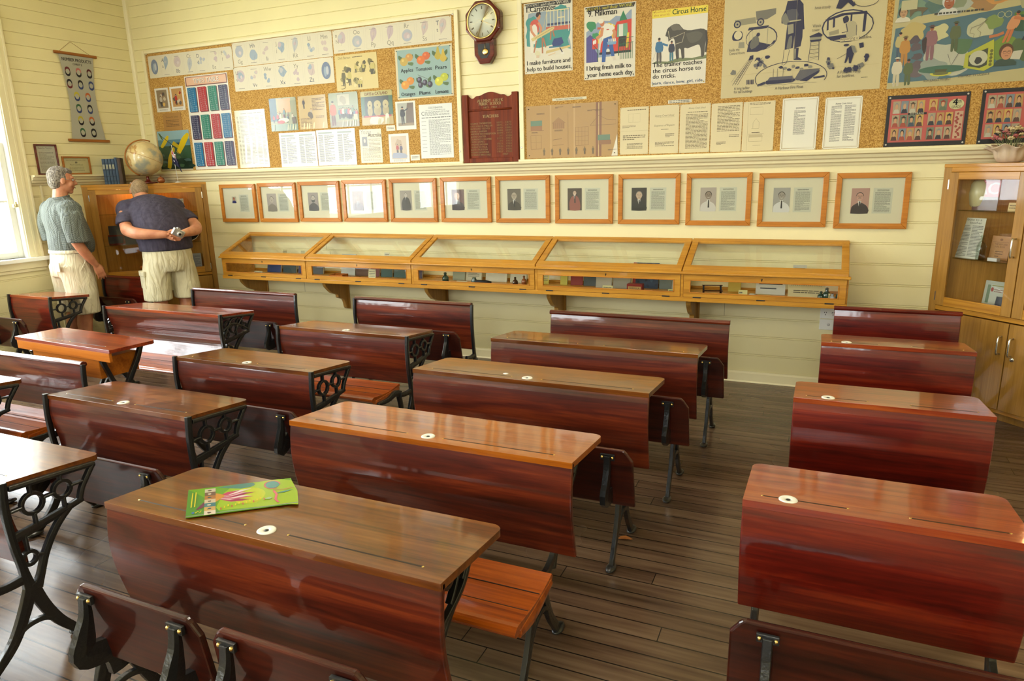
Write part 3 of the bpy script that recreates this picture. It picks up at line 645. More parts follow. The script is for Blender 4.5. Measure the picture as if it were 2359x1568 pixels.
#PART3
# ---------------------------------------------------------------- flat printed sheets
TC = {}
def text_geo(body, res=2, sp=1.0):
    k = (body, res, sp)
    if k in TC: return TC[k]
    cu = D.curves.new('lettering', 'FONT'); cu.body = body; cu.size = 1; cu.resolution_u = res; cu.space_line = sp
    o = D.objects.new('lettering', cu); COL.objects.link(o)
    bpy.context.view_layer.update()
    me = D.meshes.new_from_object(o.evaluated_get(bpy.context.evaluated_depsgraph_get()))
    v = [(q.co.x, q.co.y) for q in me.vertices]; f = [tuple(p.vertices) for p in me.polygons]
    D.objects.remove(o); D.curves.remove(cu); D.meshes.remove(me)
    TC[k] = (v, f); return TC[k]
class Sheet:
    """a flat thing w x h metres; its face looks along local -y; u runs right, v up, both 0..1"""
    def __init__(s, w, h, rgb, t=.0006, rough=.5, mat=None):
        s.w, s.h, s.b, s.d = w, h, MB(), -t; s.b.box(0, w, -t, 0, 0, h, mat or paper(rgb, rough)); s.t = t; s.rough = rough
    def m(s, c): return c if not isinstance(c, tuple) else paper(c, s.rough)
    def poly(s, pts, c, n=0):
        """outline in u,v; n > 0 smooths it"""
        s.d -= .00003
        if n: pts = spline(list(pts)+[pts[0]], n)[:-1]
        P = [(u*s.w, v*s.h) for u, v in pts]; ar = sum(P[i][0]*P[(i+1) % len(P)][1]-P[(i+1) % len(P)][0]*P[i][1] for i in range(len(P)))
        f = tuple(range(len(P))); s.b.add([(x, s.d, z) for x, z in P], [f if ar > 0 else f[::-1]], s.m(c)); return s
    def rect(s, a, b, c, d, col): return s.poly([(a, b), (c, b), (c, d), (a, d)], col)
    def ell(s, u, v, ru, rv, col, n=18, a0=0, a1=2*PI):
        return s.poly([(u+ru*math.cos(a0+(a1-a0)*i/n), v+rv*math.sin(a0+(a1-a0)*i/n)) for i in range(n if a1-a0 > 6.2 else n+1)], col)
    def arc(s, u, v, ru, rv, wd, col, a0=0, a1=2*PI, n=18):
        return s.line([(u+ru*math.cos(a0+(a1-a0)*i/n), v+rv*math.sin(a0+(a1-a0)*i/n)) for i in range(n+1)], wd, col)
    def line(s, pts, wd, col):
        """wd in metres"""
        s.d -= .00003; vs = []; P = [Vector((u*s.w, v*s.h)) for u, v in pts]
        for i, p in enumerate(P):
            t = P[min(i+1, len(P)-1)]-P[max(i-1, 0)]; t.normalize(); n = Vector((-t.y, t.x))*wd/2
            vs += [(p.x+n.x, s.d, p.y+n.y), (p.x-n.x, s.d, p.y-n.y)]
        s.b.add(vs, [(2*i, 2*i+1, 2*i+3, 2*i+2) for i in range(len(P)-1)], s.m(col)); return s
    def text(s, body, u, v, size, col, w=None, align='l', rot=0, sp=1.0, bold=0, skew=0):
        """size = cap height x 1.4 in metres; w squeezes it to that width in metres"""
        V, F = text_geo(body, 2, sp)
        if not V: return s
        s.d -= .00004; x0 = min(p[0] for p in V); x1 = max(p[0] for p in V); kx = size if not w else w/(x1-x0)
        ox = {'l': 0, 'c': -(x1-x0)/2, 'r': -(x1-x0)}[align]; cr_, sr_ = math.cos(rot), math.sin(rot)
        for q in ((0,) if not bold else (-bold, bold)):
            vs = []
            for x, y in V:
                a, c = (x-x0+ox+skew*y)*kx+q, y*size; vs.append((u*s.w+a*cr_-c*sr_, s.d, v*s.h+a*sr_+c*cr_))
            s.b.add(vs, F, s.m(col))
        return s
    def greek(s, a, b, c, d, n, col, dens=.85, wd=None, seed=1, word=.08):
        """rows of print too small to read"""
        r = random.Random(seed); wd = wd or (d-b)*s.h/n*.42; col = tuple(int(q*.78) for q in col); s.d -= .00003; vs = []; fs = []
        for i in range(n):
            y = (d-(d-b)*(i+.5)/n)*s.h; x = a; e = c if r.random() < dens else a+(c-a)*r.uniform(.3, .9)
            while x < e:
                l = min(word*(c-a)*r.uniform(.5, 1.6), e-x); k = len(vs); X0, X1 = x*s.w, (x+l)*s.w
                vs += [(X0, s.d, y-wd/2), (X1, s.d, y-wd/2), (X1, s.d, y+wd/2), (X0, s.d, y+wd/2)]; fs.append((k, k+1, k+2, k+3)); x += l+.02*(c-a)
        s.b.add(vs, fs, s.m(col)); return s
    def blob(s, u, v, r, col, seed, n=9, k=3, squash=1):
        q = random.Random(seed); return s.poly([(u+r*math.cos(2*PI*i/n)*q.uniform(.65, 1.15), v+r*squash*s.w/s.h*math.sin(2*PI*i/n)*q.uniform(.65, 1.15)) for i in range(n)], col, k)
    def person(s, u, v, h, coat, leg=(60, 50, 45), skin=(214, 160, 120), hair=(50, 35, 28), hat=None, lean=0):
        """a small standing figure, h in v units, feet at u,v"""
        a = s.h/s.w; w = h*a
        L = lambda pts, c: s.poly([(u+x*w+lean*y*w, v+y*h) for x, y in pts], c, 2)
        L([(-.09, 0), (-.02, 0), (-.01, .45), (-.10, .48)], leg); L([(.03, 0), (.11, .02), (.09, .48), (.0, .45)], leg)
        L([(-.11, .42), (.11, .42), (.14, .78), (.05, .84), (-.05, .84), (-.14, .78)], coat)
        L([(-.13, .78), (-.17, .6), (-.14, .44), (-.11, .46), (-.12, .6), (-.07, .76)], coat); L([(.13, .78), (.18, .6), (.15, .44), (.12, .46), (.13, .6), (.07, .76)], coat)
        s.ell(u+lean*.92*w, v+.91*h, .055*w, .075*h, skin, 10)
        s.ell(u+lean*.95*w, v+.95*h, .058*w, .05*h, hair, 10)
        if hat: s.ell(u+lean*.96*w, v+.955*h, .10*w, .018*h, hat, 10); s.rect(u+lean*.96*w-.05*w, v+.96*h, u+lean*.96*w+.05*w, v+1.0*h, hat)
        return s
    def pins(s, col=(30, 30, 30), r=.004, ins=.03, which=(0, 1, 2, 3)):
        for i, (a, b) in enumerate(((ins, 1-ins*s.w/s.h), (1-ins, 1-ins*s.w/s.h), (ins, ins*s.w/s.h), (1-ins, ins*s.w/s.h))):
            if i in which: s.b.lathe([(r, 0), (r*.9, -.003), (r*.3, -.004)], (a*s.w, s.d, b*s.h), s.m(col), 8, 'y')
        return s
    def put(s, name, label, cat, x0, z0, y=-.012, group=None, wall='back', tilt=0, parent=None):
        if wall == 'back': o = s.b.build(name, parent, (x0, y, z0))
        else: o = s.b.build(name, parent, (-y, x0, z0), PI/2)
        if tilt: o.rotation_euler.y = tilt
        if label: tag(o, label, cat, group)
        return o
BK = (28, 26, 28); NAVY = (34, 34, 70)
# ---------------------------------------------------------------- cork boards
def corkboard(x0, x1, z0, z1, label, screws):
    root = empty('cork_board', (x0, 0, z0), 0, label, 'notice board'); w, h = x1-x0, z1-z0
    b = MB(); b.box(.03, w-.03, -.010, -.001, .01, h-.03, M_CORK); b.build('cork_panel', root)
    f = .038; R_ = .03
    b = MB(); b.box(0, f, -.026, -.001, .0, h-.0, M_CREAM); b.box(w-f, w, -.026, -.001, 0, h, M_CREAM); b.box(f, w-f, -.026, -.001, h-f*.8, h, M_CREAM); b.box(-.01, w+.004, -.040, -.001, -.002, .017, M_CREAM); b.build('frame', root, bevel=.004)
    for u, v in screws: b = MB(); b.lathe([(.007, -.026), (.007, -.029), (.004, -.030)], (u, 0, v), M_CHR, 10, 'y'); b.build('screw', root)
corkboard(.158, 3.804, 1.699, 2.906, 'left cork notice board covered with alphabet cards and pictures', [(.07, 1.17), (3.60, 1.175), (3.62, .10)])
corkboard(4.328, 8.10, 1.699, 2.917, 'right cork notice board with work posters and school plans', [(.018, .11)])
CKY = -.0115
def at(nm): return IT[nm]
IT = {'alph1':(0.225,1.357,2.640,2.850),'alph2':(1.365,2.534,2.660,2.872),'alph3':(2.544,3.737,2.678,2.870),'alph4':(1.348,2.528,2.439,2.655),'comic':(2.548,2.992,2.363,2.659),'fruit':(3.179,3.733,2.251,2.659),
'card1':(0.257,0.449,2.308,2.539),'card2':(0.471,0.660,2.311,2.540),'times':(0.696,1.264,1.722,2.623),'brown':(0.322,0.583,2.122,2.293),'plane':(0.206,0.660,1.722,2.119),'register':(1.300,1.681,1.724,2.264),
'picA':(1.745,2.067,2.051,2.349),'picB':(2.091,2.410,2.052,2.348),'picC':(2.441,2.762,2.053,2.351),'picD':(2.793,3.125,2.054,2.342),'listA':(1.826,2.262,1.718,2.032),'listB':(2.270,2.704,1.720,2.039),
'young':(2.753,2.987,1.731,2.022),'label1':(3.043,3.135,1.998,2.044),'man':(3.151,3.353,2.000,2.236),'cardS':(3.060,3.267,1.726,1.970),'label2':(3.277,3.370,1.739,1.787),'code':(3.387,3.709,1.752,2.196),
'carp':(4.380,4.779,2.369,2.882),'milk':(4.873,5.268,2.289,2.805),'horse':(5.389,5.783,2.206,2.725),'lab3':(4.609,4.891,2.153,2.172),'plans':(4.383,5.141,1.721,2.125),'lab4':(5.520,5.691,2.080,2.103),
'sa':(5.160,5.378,1.727,2.071),'sb':(5.386,5.604,1.726,2.070),'sc':(5.611,5.829,1.725,2.067),'sd':(5.836,6.050,1.722,2.060),'se':(6.056,6.268,1.720,2.058),'certf':(6.315,6.545,1.718,2.066),'certg':(6.587,6.814,1.718,2.054),
'fire':(5.895,6.907,2.092,2.87),'hist':(6.948,8.03,2.085,2.85),'g4':(6.962,7.425,1.718,2.041),'g5':(7.488,7.95,1.718,2.047)}
def sheet(nm, rgb, **k):
    a, b, c, d = IT[nm]; return Sheet(b-a, d-c, rgb, **k)
def fin(s, nm, name, label, cat, group=None, y=CKY, tilt=0): return s.put(name, label, cat, IT[nm][0], IT[nm][2], y, group, tilt=tilt)
# alphabet friezes: letters with pale blue and mauve drawings (generic shapes)
def frieze(nm, cells, label, seed):
    s = sheet(nm, (232, 224, 200)); n = len(cells); r = random.Random(seed)
    for i, (t, pos) in enumerate(cells):
        a = (i+.06)/n; c = (i+.94)/n; m = (a+c)/2
        if t: s.line([(a, .06), (c, .06), (c, .92), (a, .92), (a, .06)], .0009, (196, 186, 176))
        cols = [(186, 190, 200), (206, 188, 192), (164, 180, 196), (214, 196, 190), (196, 198, 200)]; cc = cols[r.randrange(5)]; c2 = cols[r.randrange(5)]
        k = r.randrange(4); y = .42 if pos == 't' else .62; 
        if not t: s.ell(m, .5, .30/n, .34, (126, 140, 168)); s.ell(m-.06/n, .46, .1/n, .2, (160, 176, 196)); s.ell(m+.08/n, .5, .09/n, .17, (196, 200, 208)); continue
        if k == 0: s.ell(m, y, .30/n, .25, cc); s.blob(m, y, .2/n, c2, r.random(), 8); s.blob(m+.05/n, y-.05, .1/n, (220, 206, 206), r.random(), 7)
        elif k == 1: s.blob(m+.04/n, y, .27/n, cc, r.random(), 9, 3, 1.1); s.blob(m-.04/n, y+.08, .14/n, c2, r.random()); s.line([(m, y-.3), (m+.02, y)], .0015, (120, 110, 130))
        elif k == 2:
            for q in range(4): s.blob(m+r.uniform(-.25, .25)/n, y+r.uniform(-.18, .18), .11/n, (cc, c2)[q % 2], r.random(), 7)
        else: s.poly([(m-.1/n, y-.3), (m+.18/n, y-.05), (m+.2/n, y+.22), (m, y+.3), (m-.16/n, y+.1)], cc, 3); s.blob(m, y+.05, .1/n, c2, r.random()); s.line([(m-.1/n, y-.33), (m+.1/n, y+.2)], .0012, (130, 100, 120))
        col = (92, 96, 112) if r.random() < .5 else (150, 144, 130)
        if pos == 't': s.text(t, m, .72, .052, col, align='c')
        elif pos == 'b': s.text(t, m, .12, .052, col, align='c')
        else: s.text(t[0], a+.1/n, .68, .05, col); s.text(t[1], a+.12/n, .42, .045, col)
        s.greek(m-.22/n, .085 if pos != 'b' else .84, m+.22/n, .125 if pos != 'b' else .88, 1, (176, 168, 162), word=.6, seed=i)
    for u in (0.01, .99): s.b.lathe([(.004, 0), (.003, -.003)], (u*s.w, s.d, .97*s.h), M_BRASS, 8, 'y')
    fin(s, nm, 'alphabet_frieze', label, 'alphabet frieze')
frieze('alph1', [('', ''), ('Aa', 'l'), ('Bb', 'b'), ('Cc', 't'), ('Dd', 'l'), ('Ee', 'b'), ('Ff', 'l')], 'alphabet strip with letters A to F and a blue oval at its left end', 1)
frieze('alph2', [('Gg', 'b'), ('Hh', 't'), ('Ii', 'b'), ('Jj', 'l'), ('Kk', 'b'), ('Ll', 't'), ('Mm', 't')], 'alphabet strip with letters G to M in the middle of the top row', 2)
frieze('alph3', [('nN', 'l'), ('Oo', 't'), ('Pp', 'b'), ('Qq', 'b'), ('Rr', 't'), ('Ss', 'b'), ('Tt', 'l')], 'alphabet strip with letters N to T, rightmost of the top row', 3)
frieze('alph4', [('Uu', 'l'), ('Vv', 'b'), ('Ww', 't'), ('Xx', 'b'), ('Yy', 't'), ('Zz', 'b'), ('', '')], 'alphabet strip with letters U to Z hanging beneath the strip G to M', 4)
# times table
s = sheet('times', (240, 234, 222), rough=.3)
s.rect(.015, .895, .985, .99, (120, 60, 50)); s.rect(.035, .905, .965, .985, (236, 190, 160)); s.text('TIMES TABLE', .5, .92, .062, (84, 70, 74), w=.34, align='c', bold=.0016); s.text('TIMES TABLE', .495, .922, .062, (255, 252, 244), w=.34, align='c')
cl = [(22, 120, 168), (186, 36, 44), (22, 134, 112), (44, 46, 88)]; od = [(0, 1, 2, 3), (3, 2, 1, 0), (0, 1, 2, 3)]; n = 0
for rr in range(3):
    for q in range(4):
        n += 1; a = .035+q*.243; z = .622-rr*.293; s.rect(a+.02, z-.005, a+.215, z+.252, (104, 54, 56)); s.rect(a, z+.003, a+.195, z+.258, cl[od[rr][q]])
        s.text('\n'.join('%d x %d = %d' % (i, n, i*n) for i in range(1, 13)), a+.022, z+.238, .0205, (232, 236, 240), w=.088, sp=.92, bold=.0004)
fin(s, 'times', 'times_table_poster', 'TIMES TABLE poster with blue, red, green and navy number columns', 'poster')
for nm, q, lb in (('card1', 3, 'small brownish picture card, left of a pair above the faded brown card'), ('card2', 4, 'small picture card with a red and yellow scene beside the times table')):
    s = sheet(nm, (236, 232, 222), rough=.35); s.rect(.12, .16, .88, .92, ((150, 130, 104), (196, 150, 92))[q-3]); r = random.Random(q)
    for i in range(9): s.blob(r.uniform(.25, .75), r.uniform(.28, .8), r.uniform(.05, .13), [(96, 84, 80), (206, 190, 168), (170, 60, 50), (224, 180, 96), (120, 120, 128)][(i+q) % 5], r.random())
    s.person(.4, .24, .45, (190, 180, 170) if q == 3 else (188, 52, 44)); s.greek(.2, .05, .8, .11, 2, (150, 140, 130)); fin(s, nm, 'picture_card', lb, 'picture card', tilt=0)
s = sheet('brown', (178, 130, 66)); s.text('Dresses for School', .5, .72, .026, (110, 76, 40), w=.17, align='c'); s.greek(.15, .2, .85, .62, 5, (140, 98, 54), .5); s.line([(.985, 0), (.985, 1)], .002, (110, 70, 30)); fin(s, 'brown', 'brown_card', 'faded brown card above the aeroplane poster', 'card')
# aeroplane poster
s = sheet('plane', (64, 100, 96), rough=.2); s.rect(0, .78, 1, 1, (150, 186, 196)); s.rect(0, .62, 1, .78, (96, 142, 156)); s.rect(0, 0, 1, .3, (38, 66, 56)); s.rect(0, .3, 1, .62, (58, 96, 72))
for i in range(12): s.blob(R.random(), R.uniform(.08, .7), .12, [(48, 84, 88), (72, 110, 84), (44, 74, 62), (84, 118, 120)][i % 4], i, squash=.3)
s.poly([(.06, .62), (.13, .58), (.30, .74), (.36, .86), (.30, .88), (.16, .74)], (226, 200, 30), 2); s.poly([(.55, .48), (.66, .42), (.95, .78), (.99, .9), (.92, .92), (.74, .78)], (226, 196, 24), 2)
s.poly([(.20, .08), (.30, .05), (.36, .2), (.50, .52), (.44, .58), (.27, .34)], (224, 194, 26), 3); s.poly([(.42, .66), (.6, .56), (.66, .62), (.5, .74)], (200, 176, 30)); s.poly([(.04, .96), (.10, .94), (.18, .78), (.12, .8)], (86, 110, 60)); s.line([(.1, .9), (.5, .6), (.7, .3)], .006, (60, 70, 60))
s.rect(0, 0, 1, .035, (228, 220, 196)); fin(s, 'plane', 'aeroplane_poster', 'poster of a yellow-winged aeroplane over green land, behind the small flag', 'poster')
# register sheet in a plastic sleeve
s = sheet('register', (238, 228, 196), rough=.15); s.greek(.2, .93, .9, .955, 1, (150, 140, 120), word=.2)
for i, (a, c) in enumerate(((.06, .12), (.15, .40), (.44, .62), (.66, .80), (.84, .94))): s.greek(a, .06, c, .90, 36, (176, 166, 136), .8, seed=i+20, word=.6)
for i in range(3): s.poly([(.2+.2*i, .1+.1*i), (.26+.2*i, .12+.1*i), (.3+.2*i, .5), (.25+.2*i, .55)], (250, 246, 230), 2)
fin(s, 'register', 'register_page', 'long register page in a crinkled plastic sleeve beside the times table', 'paper')
# four old nursery pictures (generic scenes)
def scene(nm, bgc, fig, lb, seed, top=None):
    s = sheet(nm, bgc, rough=.18); r = random.Random(seed); fig(s, r)
    for i in range(5): u = r.uniform(.05, .9); s.poly([(u, .02), (u+.05, .03), (u+.07, .2), (u+.03, .16)], (min(255, bgc[0]+50), min(255, bgc[1]+50), min(255, bgc[2]+50)), 2)
    for u, v in ((.02, .98), (.98, .98), (.5, .99)): s.b.lathe([(.004, 0), (.003, -.003)], (u*s.w, s.d, v*s.h), M_CHR, 8, 'y')
    fin(s, nm, 'old_picture_page', lb, 'picture')
def fA(s, r):
    s.rect(.28, .55, .8, .97, (214, 160, 104)); s.rect(0, 0, 1, .2, (136, 156, 136)); s.rect(0, .3, .26, 1, (70, 100, 110)); s.rect(.78, .45, 1, .9, (150, 150, 110))
    for i in range(11): s.person(r.uniform(.12, .88), r.uniform(.22, .38), r.uniform(.22, .32), [(190, 60, 50), (90, 120, 120), (200, 190, 160), (110, 90, 70)][i % 4], hair=(60, 60, 50))
    s.ell(.5, .32, .2, .07, (226, 214, 190)); s.ell(.4, .27, .14, .05, (190, 60, 46)); s.rect(.82, .2, .96, .4, (100, 84, 60))
def fB(s, r):
    s.person(.2, .62, .3, (70, 60, 60), hair=(120, 90, 60)); s.person(.45, .36, .26, (200, 180, 150), leg=(90, 80, 70)); s.blob(.42, .42, .1, (110, 100, 90), 4)
    s.greek(.5, .55, .95, .92, 9, (140, 110, 80), .6, word=.2); s.greek(.05, .08, .45, .34, 7, (150, 120, 90), .7); s.greek(.6, .32, .9, .40, 2, (150, 120, 90))
def fC(s, r):
    s.rect(.0, 0, 1, .16, (150, 140, 112)); s.rect(.3, .62, .72, .95, (186, 180, 148)); s.line([(.3, .62), (.72, .62), (.72, .95), (.3, .95), (.3, .62)], .003, (110, 104, 84)); s.blob(.5, .78, .12, (160, 150, 120), 4)
    s.person(.13, .06, .72, (196, 96, 50), leg=(110, 60, 50), hair=(70, 60, 40))
    for i in range(10): s.person(.35+.065*i, r.uniform(.16, .3), r.uniform(.26, .34), [(80, 110, 130), (190, 70, 60), (200, 190, 170), (110, 130, 100)][i % 4], hair=(84, 70, 54))
    s.rect(.28, .16, .82, .2, (170, 158, 120)); s.rect(.83, .2, .97, .36, (206, 190, 150))
def fD(s, r):
    s.rect(.06, .2, .94, .85, (52, 62, 50)); s.rect(0, 0, 1, .24, (188, 160, 84)); s.rect(0, .3, .12, .9, (64, 104, 70)); s.rect(.88, .3, 1, .9, (64, 104, 70)); s.rect(0, .84, 1, 1, (186, 172, 96)); s.text('DAYS in CATLAND', .5, .875, .036, (120, 60, 20), w=.24, align='c', bold=.0006)
    for u, q in ((.28, .09), (.52, .13), (.78, .11)):
        s.ell(u, .42, q*.9, .17, (168, 150, 92)); s.ell(u, .6, q*.85, .12, (186, 170, 112)); s.rect(u-.02, .56, u+.02, .6, (110, 90, 60))
    s.rect(.08, .235, .94, .28, (176, 60, 50)); s.poly([(.25, .05), (.6, .02), (.7, .2), (.3, .24)], (224, 216, 190), 2); s.poly([(.74, .02), (.86, .05), (.86, .3), (.76, .3)], (226, 216, 190), 2)
scene('picA', (156, 160, 120), fA, 'crowded party picture with a red spot, first of four old pictures', 31)
scene('picB', (206, 178, 122), fB, 'tan page with two small figures and verse, second of four old pictures', 32)
scene('picC', (150, 156, 120), fC, 'schoolroom picture with an orange-coated figure, third of four old pictures', 33)
scene('picD', (140, 130, 76), fD, 'DAYS in CATLAND cover, last of four old pictures', 34)
# comic page
s = sheet('comic', (226, 206, 140), rough=.4)
r = random.Random(5); s.text('Dick Barton', .08, .89, .03, (120, 100, 50), w=.13); s.greek(.42, .9, .66, .94, 1, (110, 90, 50), word=.3)
for a, b_, c_, d_ in ((.08, .1, .38, .84), (.42, .44, .76, .86), (.40, .02, .76, .40), (.78, .36, .97, .95)):
    for i in range(7): s.blob(r.uniform(a+.05, c_-.05), r.uniform(b_+.1, d_-.1), r.uniform(.03, .07), [(120, 110, 60), (236, 220, 160), (90, 84, 56), (196, 180, 100), (160, 150, 90)][i % 5], r.random())
    for i in range(3): s.person(r.uniform(a+.06, c_-.05), b_+.04, (d_-b_)*.6, [(206, 190, 110), (110, 104, 70)][i % 2], (90, 84, 60), (226, 204, 150), (80, 70, 44))
s.line([(.44, .5), (.74, .5)], .002, (90, 80, 40)); s.arc(.14, .1, .07, .05, .004, (90, 74, 40), -2, 2); fin(s, 'comic', 'comic_page', 'yellowed comic page pinned left of the fruit poster', 'picture')
# fruit poster
s = sheet('fruit', (226, 214, 176), rough=.4); s.rect(.035, .03, .965, .97, (152, 182, 178))
def fruit(u, v, kind):
    G = (74, 104, 48)
    for a in (-.07, .06): s.poly([(u+a, v+.05), (u+a*1.9, v+.10), (u+a*2.0, v+.03), (u+a*1.2, v-.02)], G, 3)
    s.poly([(u+.03, v-.05), (u+.12, v-.06), (u+.10, v-.12), (u+.03, v-.09)], (88, 116, 56), 3)
    if kind == 'pear':
        for du, dv in ((-.045, .03), (.045, -.02)): s.poly([(u+du-.01, v+dv+.13), (u+du+.015, v+dv+.13), (u+du+.03, v+dv+.03), (u+du+.06, v+dv-.05), (u+du, v+dv-.115), (u+du-.06, v+dv-.05), (u+du-.03, v+dv+.03)], (206, 176, 50) if du > 0 else (190, 170, 40), 3)
        s.line([(u-.03, v+.16), (u+.02, v+.2)], .003, (90, 70, 40))
    elif kind == 'plum':
        for du, dv in ((-.085, .05), (-.07, -.05), (.01, -.01), (.10, -.05)): s.ell(u+du, v+dv, .044, .06, (44, 36, 52)); s.ell(u+du-.012, v+dv+.012, .02, .03, (120, 116, 140))
        s.line([(u-.11, v+.15), (u+.02, v+.08), (u+.1, v+.02)], .003, (90, 84, 50))
    else:
        c1, c2 = {'apple': ((198, 168, 70), (206, 150, 66)), 'tomato': ((222, 112, 22), (214, 98, 26)), 'orange': ((226, 150, 26), (218, 136, 20)), 'lemon': ((206, 204, 44), (190, 196, 36))}[kind]
        s.ell(u+.05, v+.045, .068, .078, c2); s.ell(u-.045, v-.03, .072, .084, c1); s.ell(u-.065, v-.005, .022, .028, tuple(min(255, q+30) for q in c1)); s.ell(u+.035, v+.07, .018, .022, tuple(min(255, q+26) for q in c2))
for u, v, k, t in ((.2, .77, 'apple', 'Apples'), (.5, .77, 'tomato', 'Tomatoes'), (.8, .80, 'pear', 'Pears'), (.2, .31, 'orange', 'Oranges'), (.5, .31, 'plum', 'Plums'), (.8, .33, 'lemon', 'Lemons')):
    fruit(u, v, k); s.text(t, u, .535 if v > .5 else .065, .042, (24, 24, 40), align='c', w=.025*len(t)*.62+.03, bold=.001)
s.pins((40, 36, 30)); fin(s, 'fruit', 'fruit_poster', 'pale blue poster of apples, tomatoes, pears, oranges, plums and lemons', 'poster')
# typed lists
for nm, lb in (('listA', 'white double page of typed names, left of a pair under the old pictures'), ('listB', 'white double page of typed names, right of a pair under the old pictures')):
    s = sheet(nm, (238, 238, 232), rough=.3)
    for q in (0, 1):
        a = .05+q*.5; s.rect(a, .89, a+.36, .935, (170, 178, 176)); s.greek(a, .1, a+.12, .86, 26, (120, 120, 120), .9, seed=q+ord(nm[-1]), word=.5); s.greek(a+.15, .1, a+.40, .86, 26, (140, 140, 140), .5, seed=q+7+ord(nm[-1]), word=.25)
    fin(s, nm, 'typed_list', lb, 'paper')
s = sheet('young', (230, 214, 168), rough=.2); s.text('Young', .06, .86, .055, (70, 64, 60), w=.11); s.text('Australia', .38, .77, .05, (80, 70, 66), w=.14, bold=.0006); s.rect(.1, .5, .34, .78, (110, 104, 96)); s.ell(.22, .66, .05, .06, (190, 180, 160)); s.greek(.4, .3, .92, .72, 10, (170, 150, 110), .7); s.greek(.1, .06, .92, .45, 11, (180, 162, 122), .8); fin(s, 'young', 'magazine_cover', 'yellowed Young Australia magazine cover in plastic', 'magazine cover')
for nm, lb in (('label1', 'tiny white caption card under the DAYS in CATLAND cover'), ('label2', 'tiny white caption card left of the long typed notice')):
    s = sheet(nm, (240, 236, 220)); s.greek(.15, .3, .85, .75, 2, (130, 126, 120), .8); fin(s, nm, 'caption_card', lb, 'card')
s = sheet('man', (234, 230, 214), rough=.2); s.rect(.1, .14, .9, .94, (176, 176, 160)); s.poly([(.5, .2), (.9, .14), (.9, .94), (.6, .94), (.52, .6)], (110, 90, 70), 0); s.rect(.1, .14, .9, .24, (150, 130, 96)); s.person(.34, .2, .62, (44, 40, 40), (56, 50, 48), hat=(36, 32, 30)); s.line([(.42, .66), (.62, .74)], .01, (44, 40, 40)); fin(s, 'man', 'picture_card', 'picture card of a boy in dark clothes reaching to a rock', 'picture card')
s = sheet('cardS', (236, 230, 216), rough=.2); s.rect(.12, .12, .88, .92, (206, 186, 160)); s.blob(.5, .68, .18, (186, 160, 130), 3); s.person(.42, .3, .35, (176, 60, 56)); s.person(.6, .28, .36, (90, 80, 110)); s.poly([(.15, .15), (.85, .15), (.8, .3), (.2, .34)], (160, 166, 186), 2); s.greek(.2, .03, .8, .1, 2, (160, 150, 140)); fin(s, 'cardS', 'picture_card', 'picture card with a red and a purple child, bottom right of the cork board', 'picture card')
s = sheet('code', (232, 234, 228), rough=.3); s.text('CODE OF BEHAVIOUR', .5, .915, .024, (70, 70, 70), w=.14, align='c'); s.greek(.2, .885, .8, .9, 1, (120, 120, 120)); s.text('C', .07, .80, .045, (50, 50, 50)); s.greek(.17, .79, .92, .87, 5, (130, 130, 130)); s.greek(.07, .74, .95, .77, 1, (90, 90, 90))
s.greek(.28, .06, .93, .72, 40, (140, 140, 140), .8); s.greek(.06, .1, .2, .72, 9, (110, 110, 110), .8, wd=.003, word=.4); fin(s, 'code', 'typed_notice', 'long typed notice at the right end of the left cork board', 'notice')
# --------------------------------------------------- work posters
def banner(s, ty):
    s.poly([(.045, .935), (.96, .935), (.985, .99), (.03, .99), (.055, .965)], (60, 56, 50)); s.text('PEOPLE and their WORK', .5, .945, .030, ty, w=.345, align='c', bold=.0008)
s = sheet('carp', (232, 226, 206), rough=.4); TE = (70, 152, 148)
s.poly([(.08, .40), (.30, .38), (.60, .40), (.97, .30), (.95, .42), (.9, .5), (.96, .56), (.95, .88), (.1, .86), (.05, .7)], (152, 170, 184)); s.poly([(.05, .40), (.3, .36), (.6, .39), (.95, .31), (.9, .44), (.95, .52), (.95, .62), (.6, .6), (.05, .58)], TE)
s.blob(.78, .885, .13, TE, 3, 11, 3, .45); s.blob(.16, .70, .12, TE, 5, 11, 3, 1.2); s.blob(.12, .56, .09, TE, 6, 11, 3, 1.4); s.rect(.48, .66, .95, .69, (60, 70, 110)); s.rect(.46, .585, .95, .645, (206, 104, 80))
for i in range(7): s.rect(.47+.073*i, .64, .485+.073*i, .87, (232, 222, 176))
s.rect(.46, .855, .93, .87, (232, 222, 176)); s.rect(.70, .75, .84, .765, (232, 222, 176)); s.line([(.36, .5), (.48, .86)], .004, (206, 190, 140)); s.line([(.92, .84), (.92, .56)], .004, (230, 230, 220))
s.poly([(.16, .55), (.30, .58), (.31, .72), (.26, .77), (.15, .74), (.12, .65)], (214, 92, 76), 2); s.poly([(.12, .44), (.22, .42), (.28, .5), (.27, .66), (.2, .7), (.12, .6)], (240, 236, 222), 2); s.poly([(.13, .3), (.19, .3), (.2, .48), (.12, .48)], (236, 232, 216), 1)
s.ell(.305, .80, .042, .045, (214, 142, 100)); s.poly([(.25, .82), (.27, .86), (.34, .86), (.36, .82), (.33, .83), (.28, .79)], (50, 34, 28), 2); s.line([(.30, .72), (.36, .64), (.33, .53)], .018, (220, 150, 110)); s.line([(.14, .7), (.16, .6), (.24, .52)], .018, (220, 150, 110))
s.poly([(.18, .46), (.58, .58), (.64, .62), (.6, .64), (.5, .62), (.14, .50)], (222, 204, 140)); s.line([(.22, .5), (.6, .62)], .003, (160, 130, 80))
for a, c_ in (((.26, .47), (.2, .30)), ((.38, .5), (.38, .28)), ((.40, .5), (.45, .36)), ((.56, .58), (.55, .46)), ((.6, .58), (.63, .5))): s.line([a, c_], .011, (186, 120, 84))
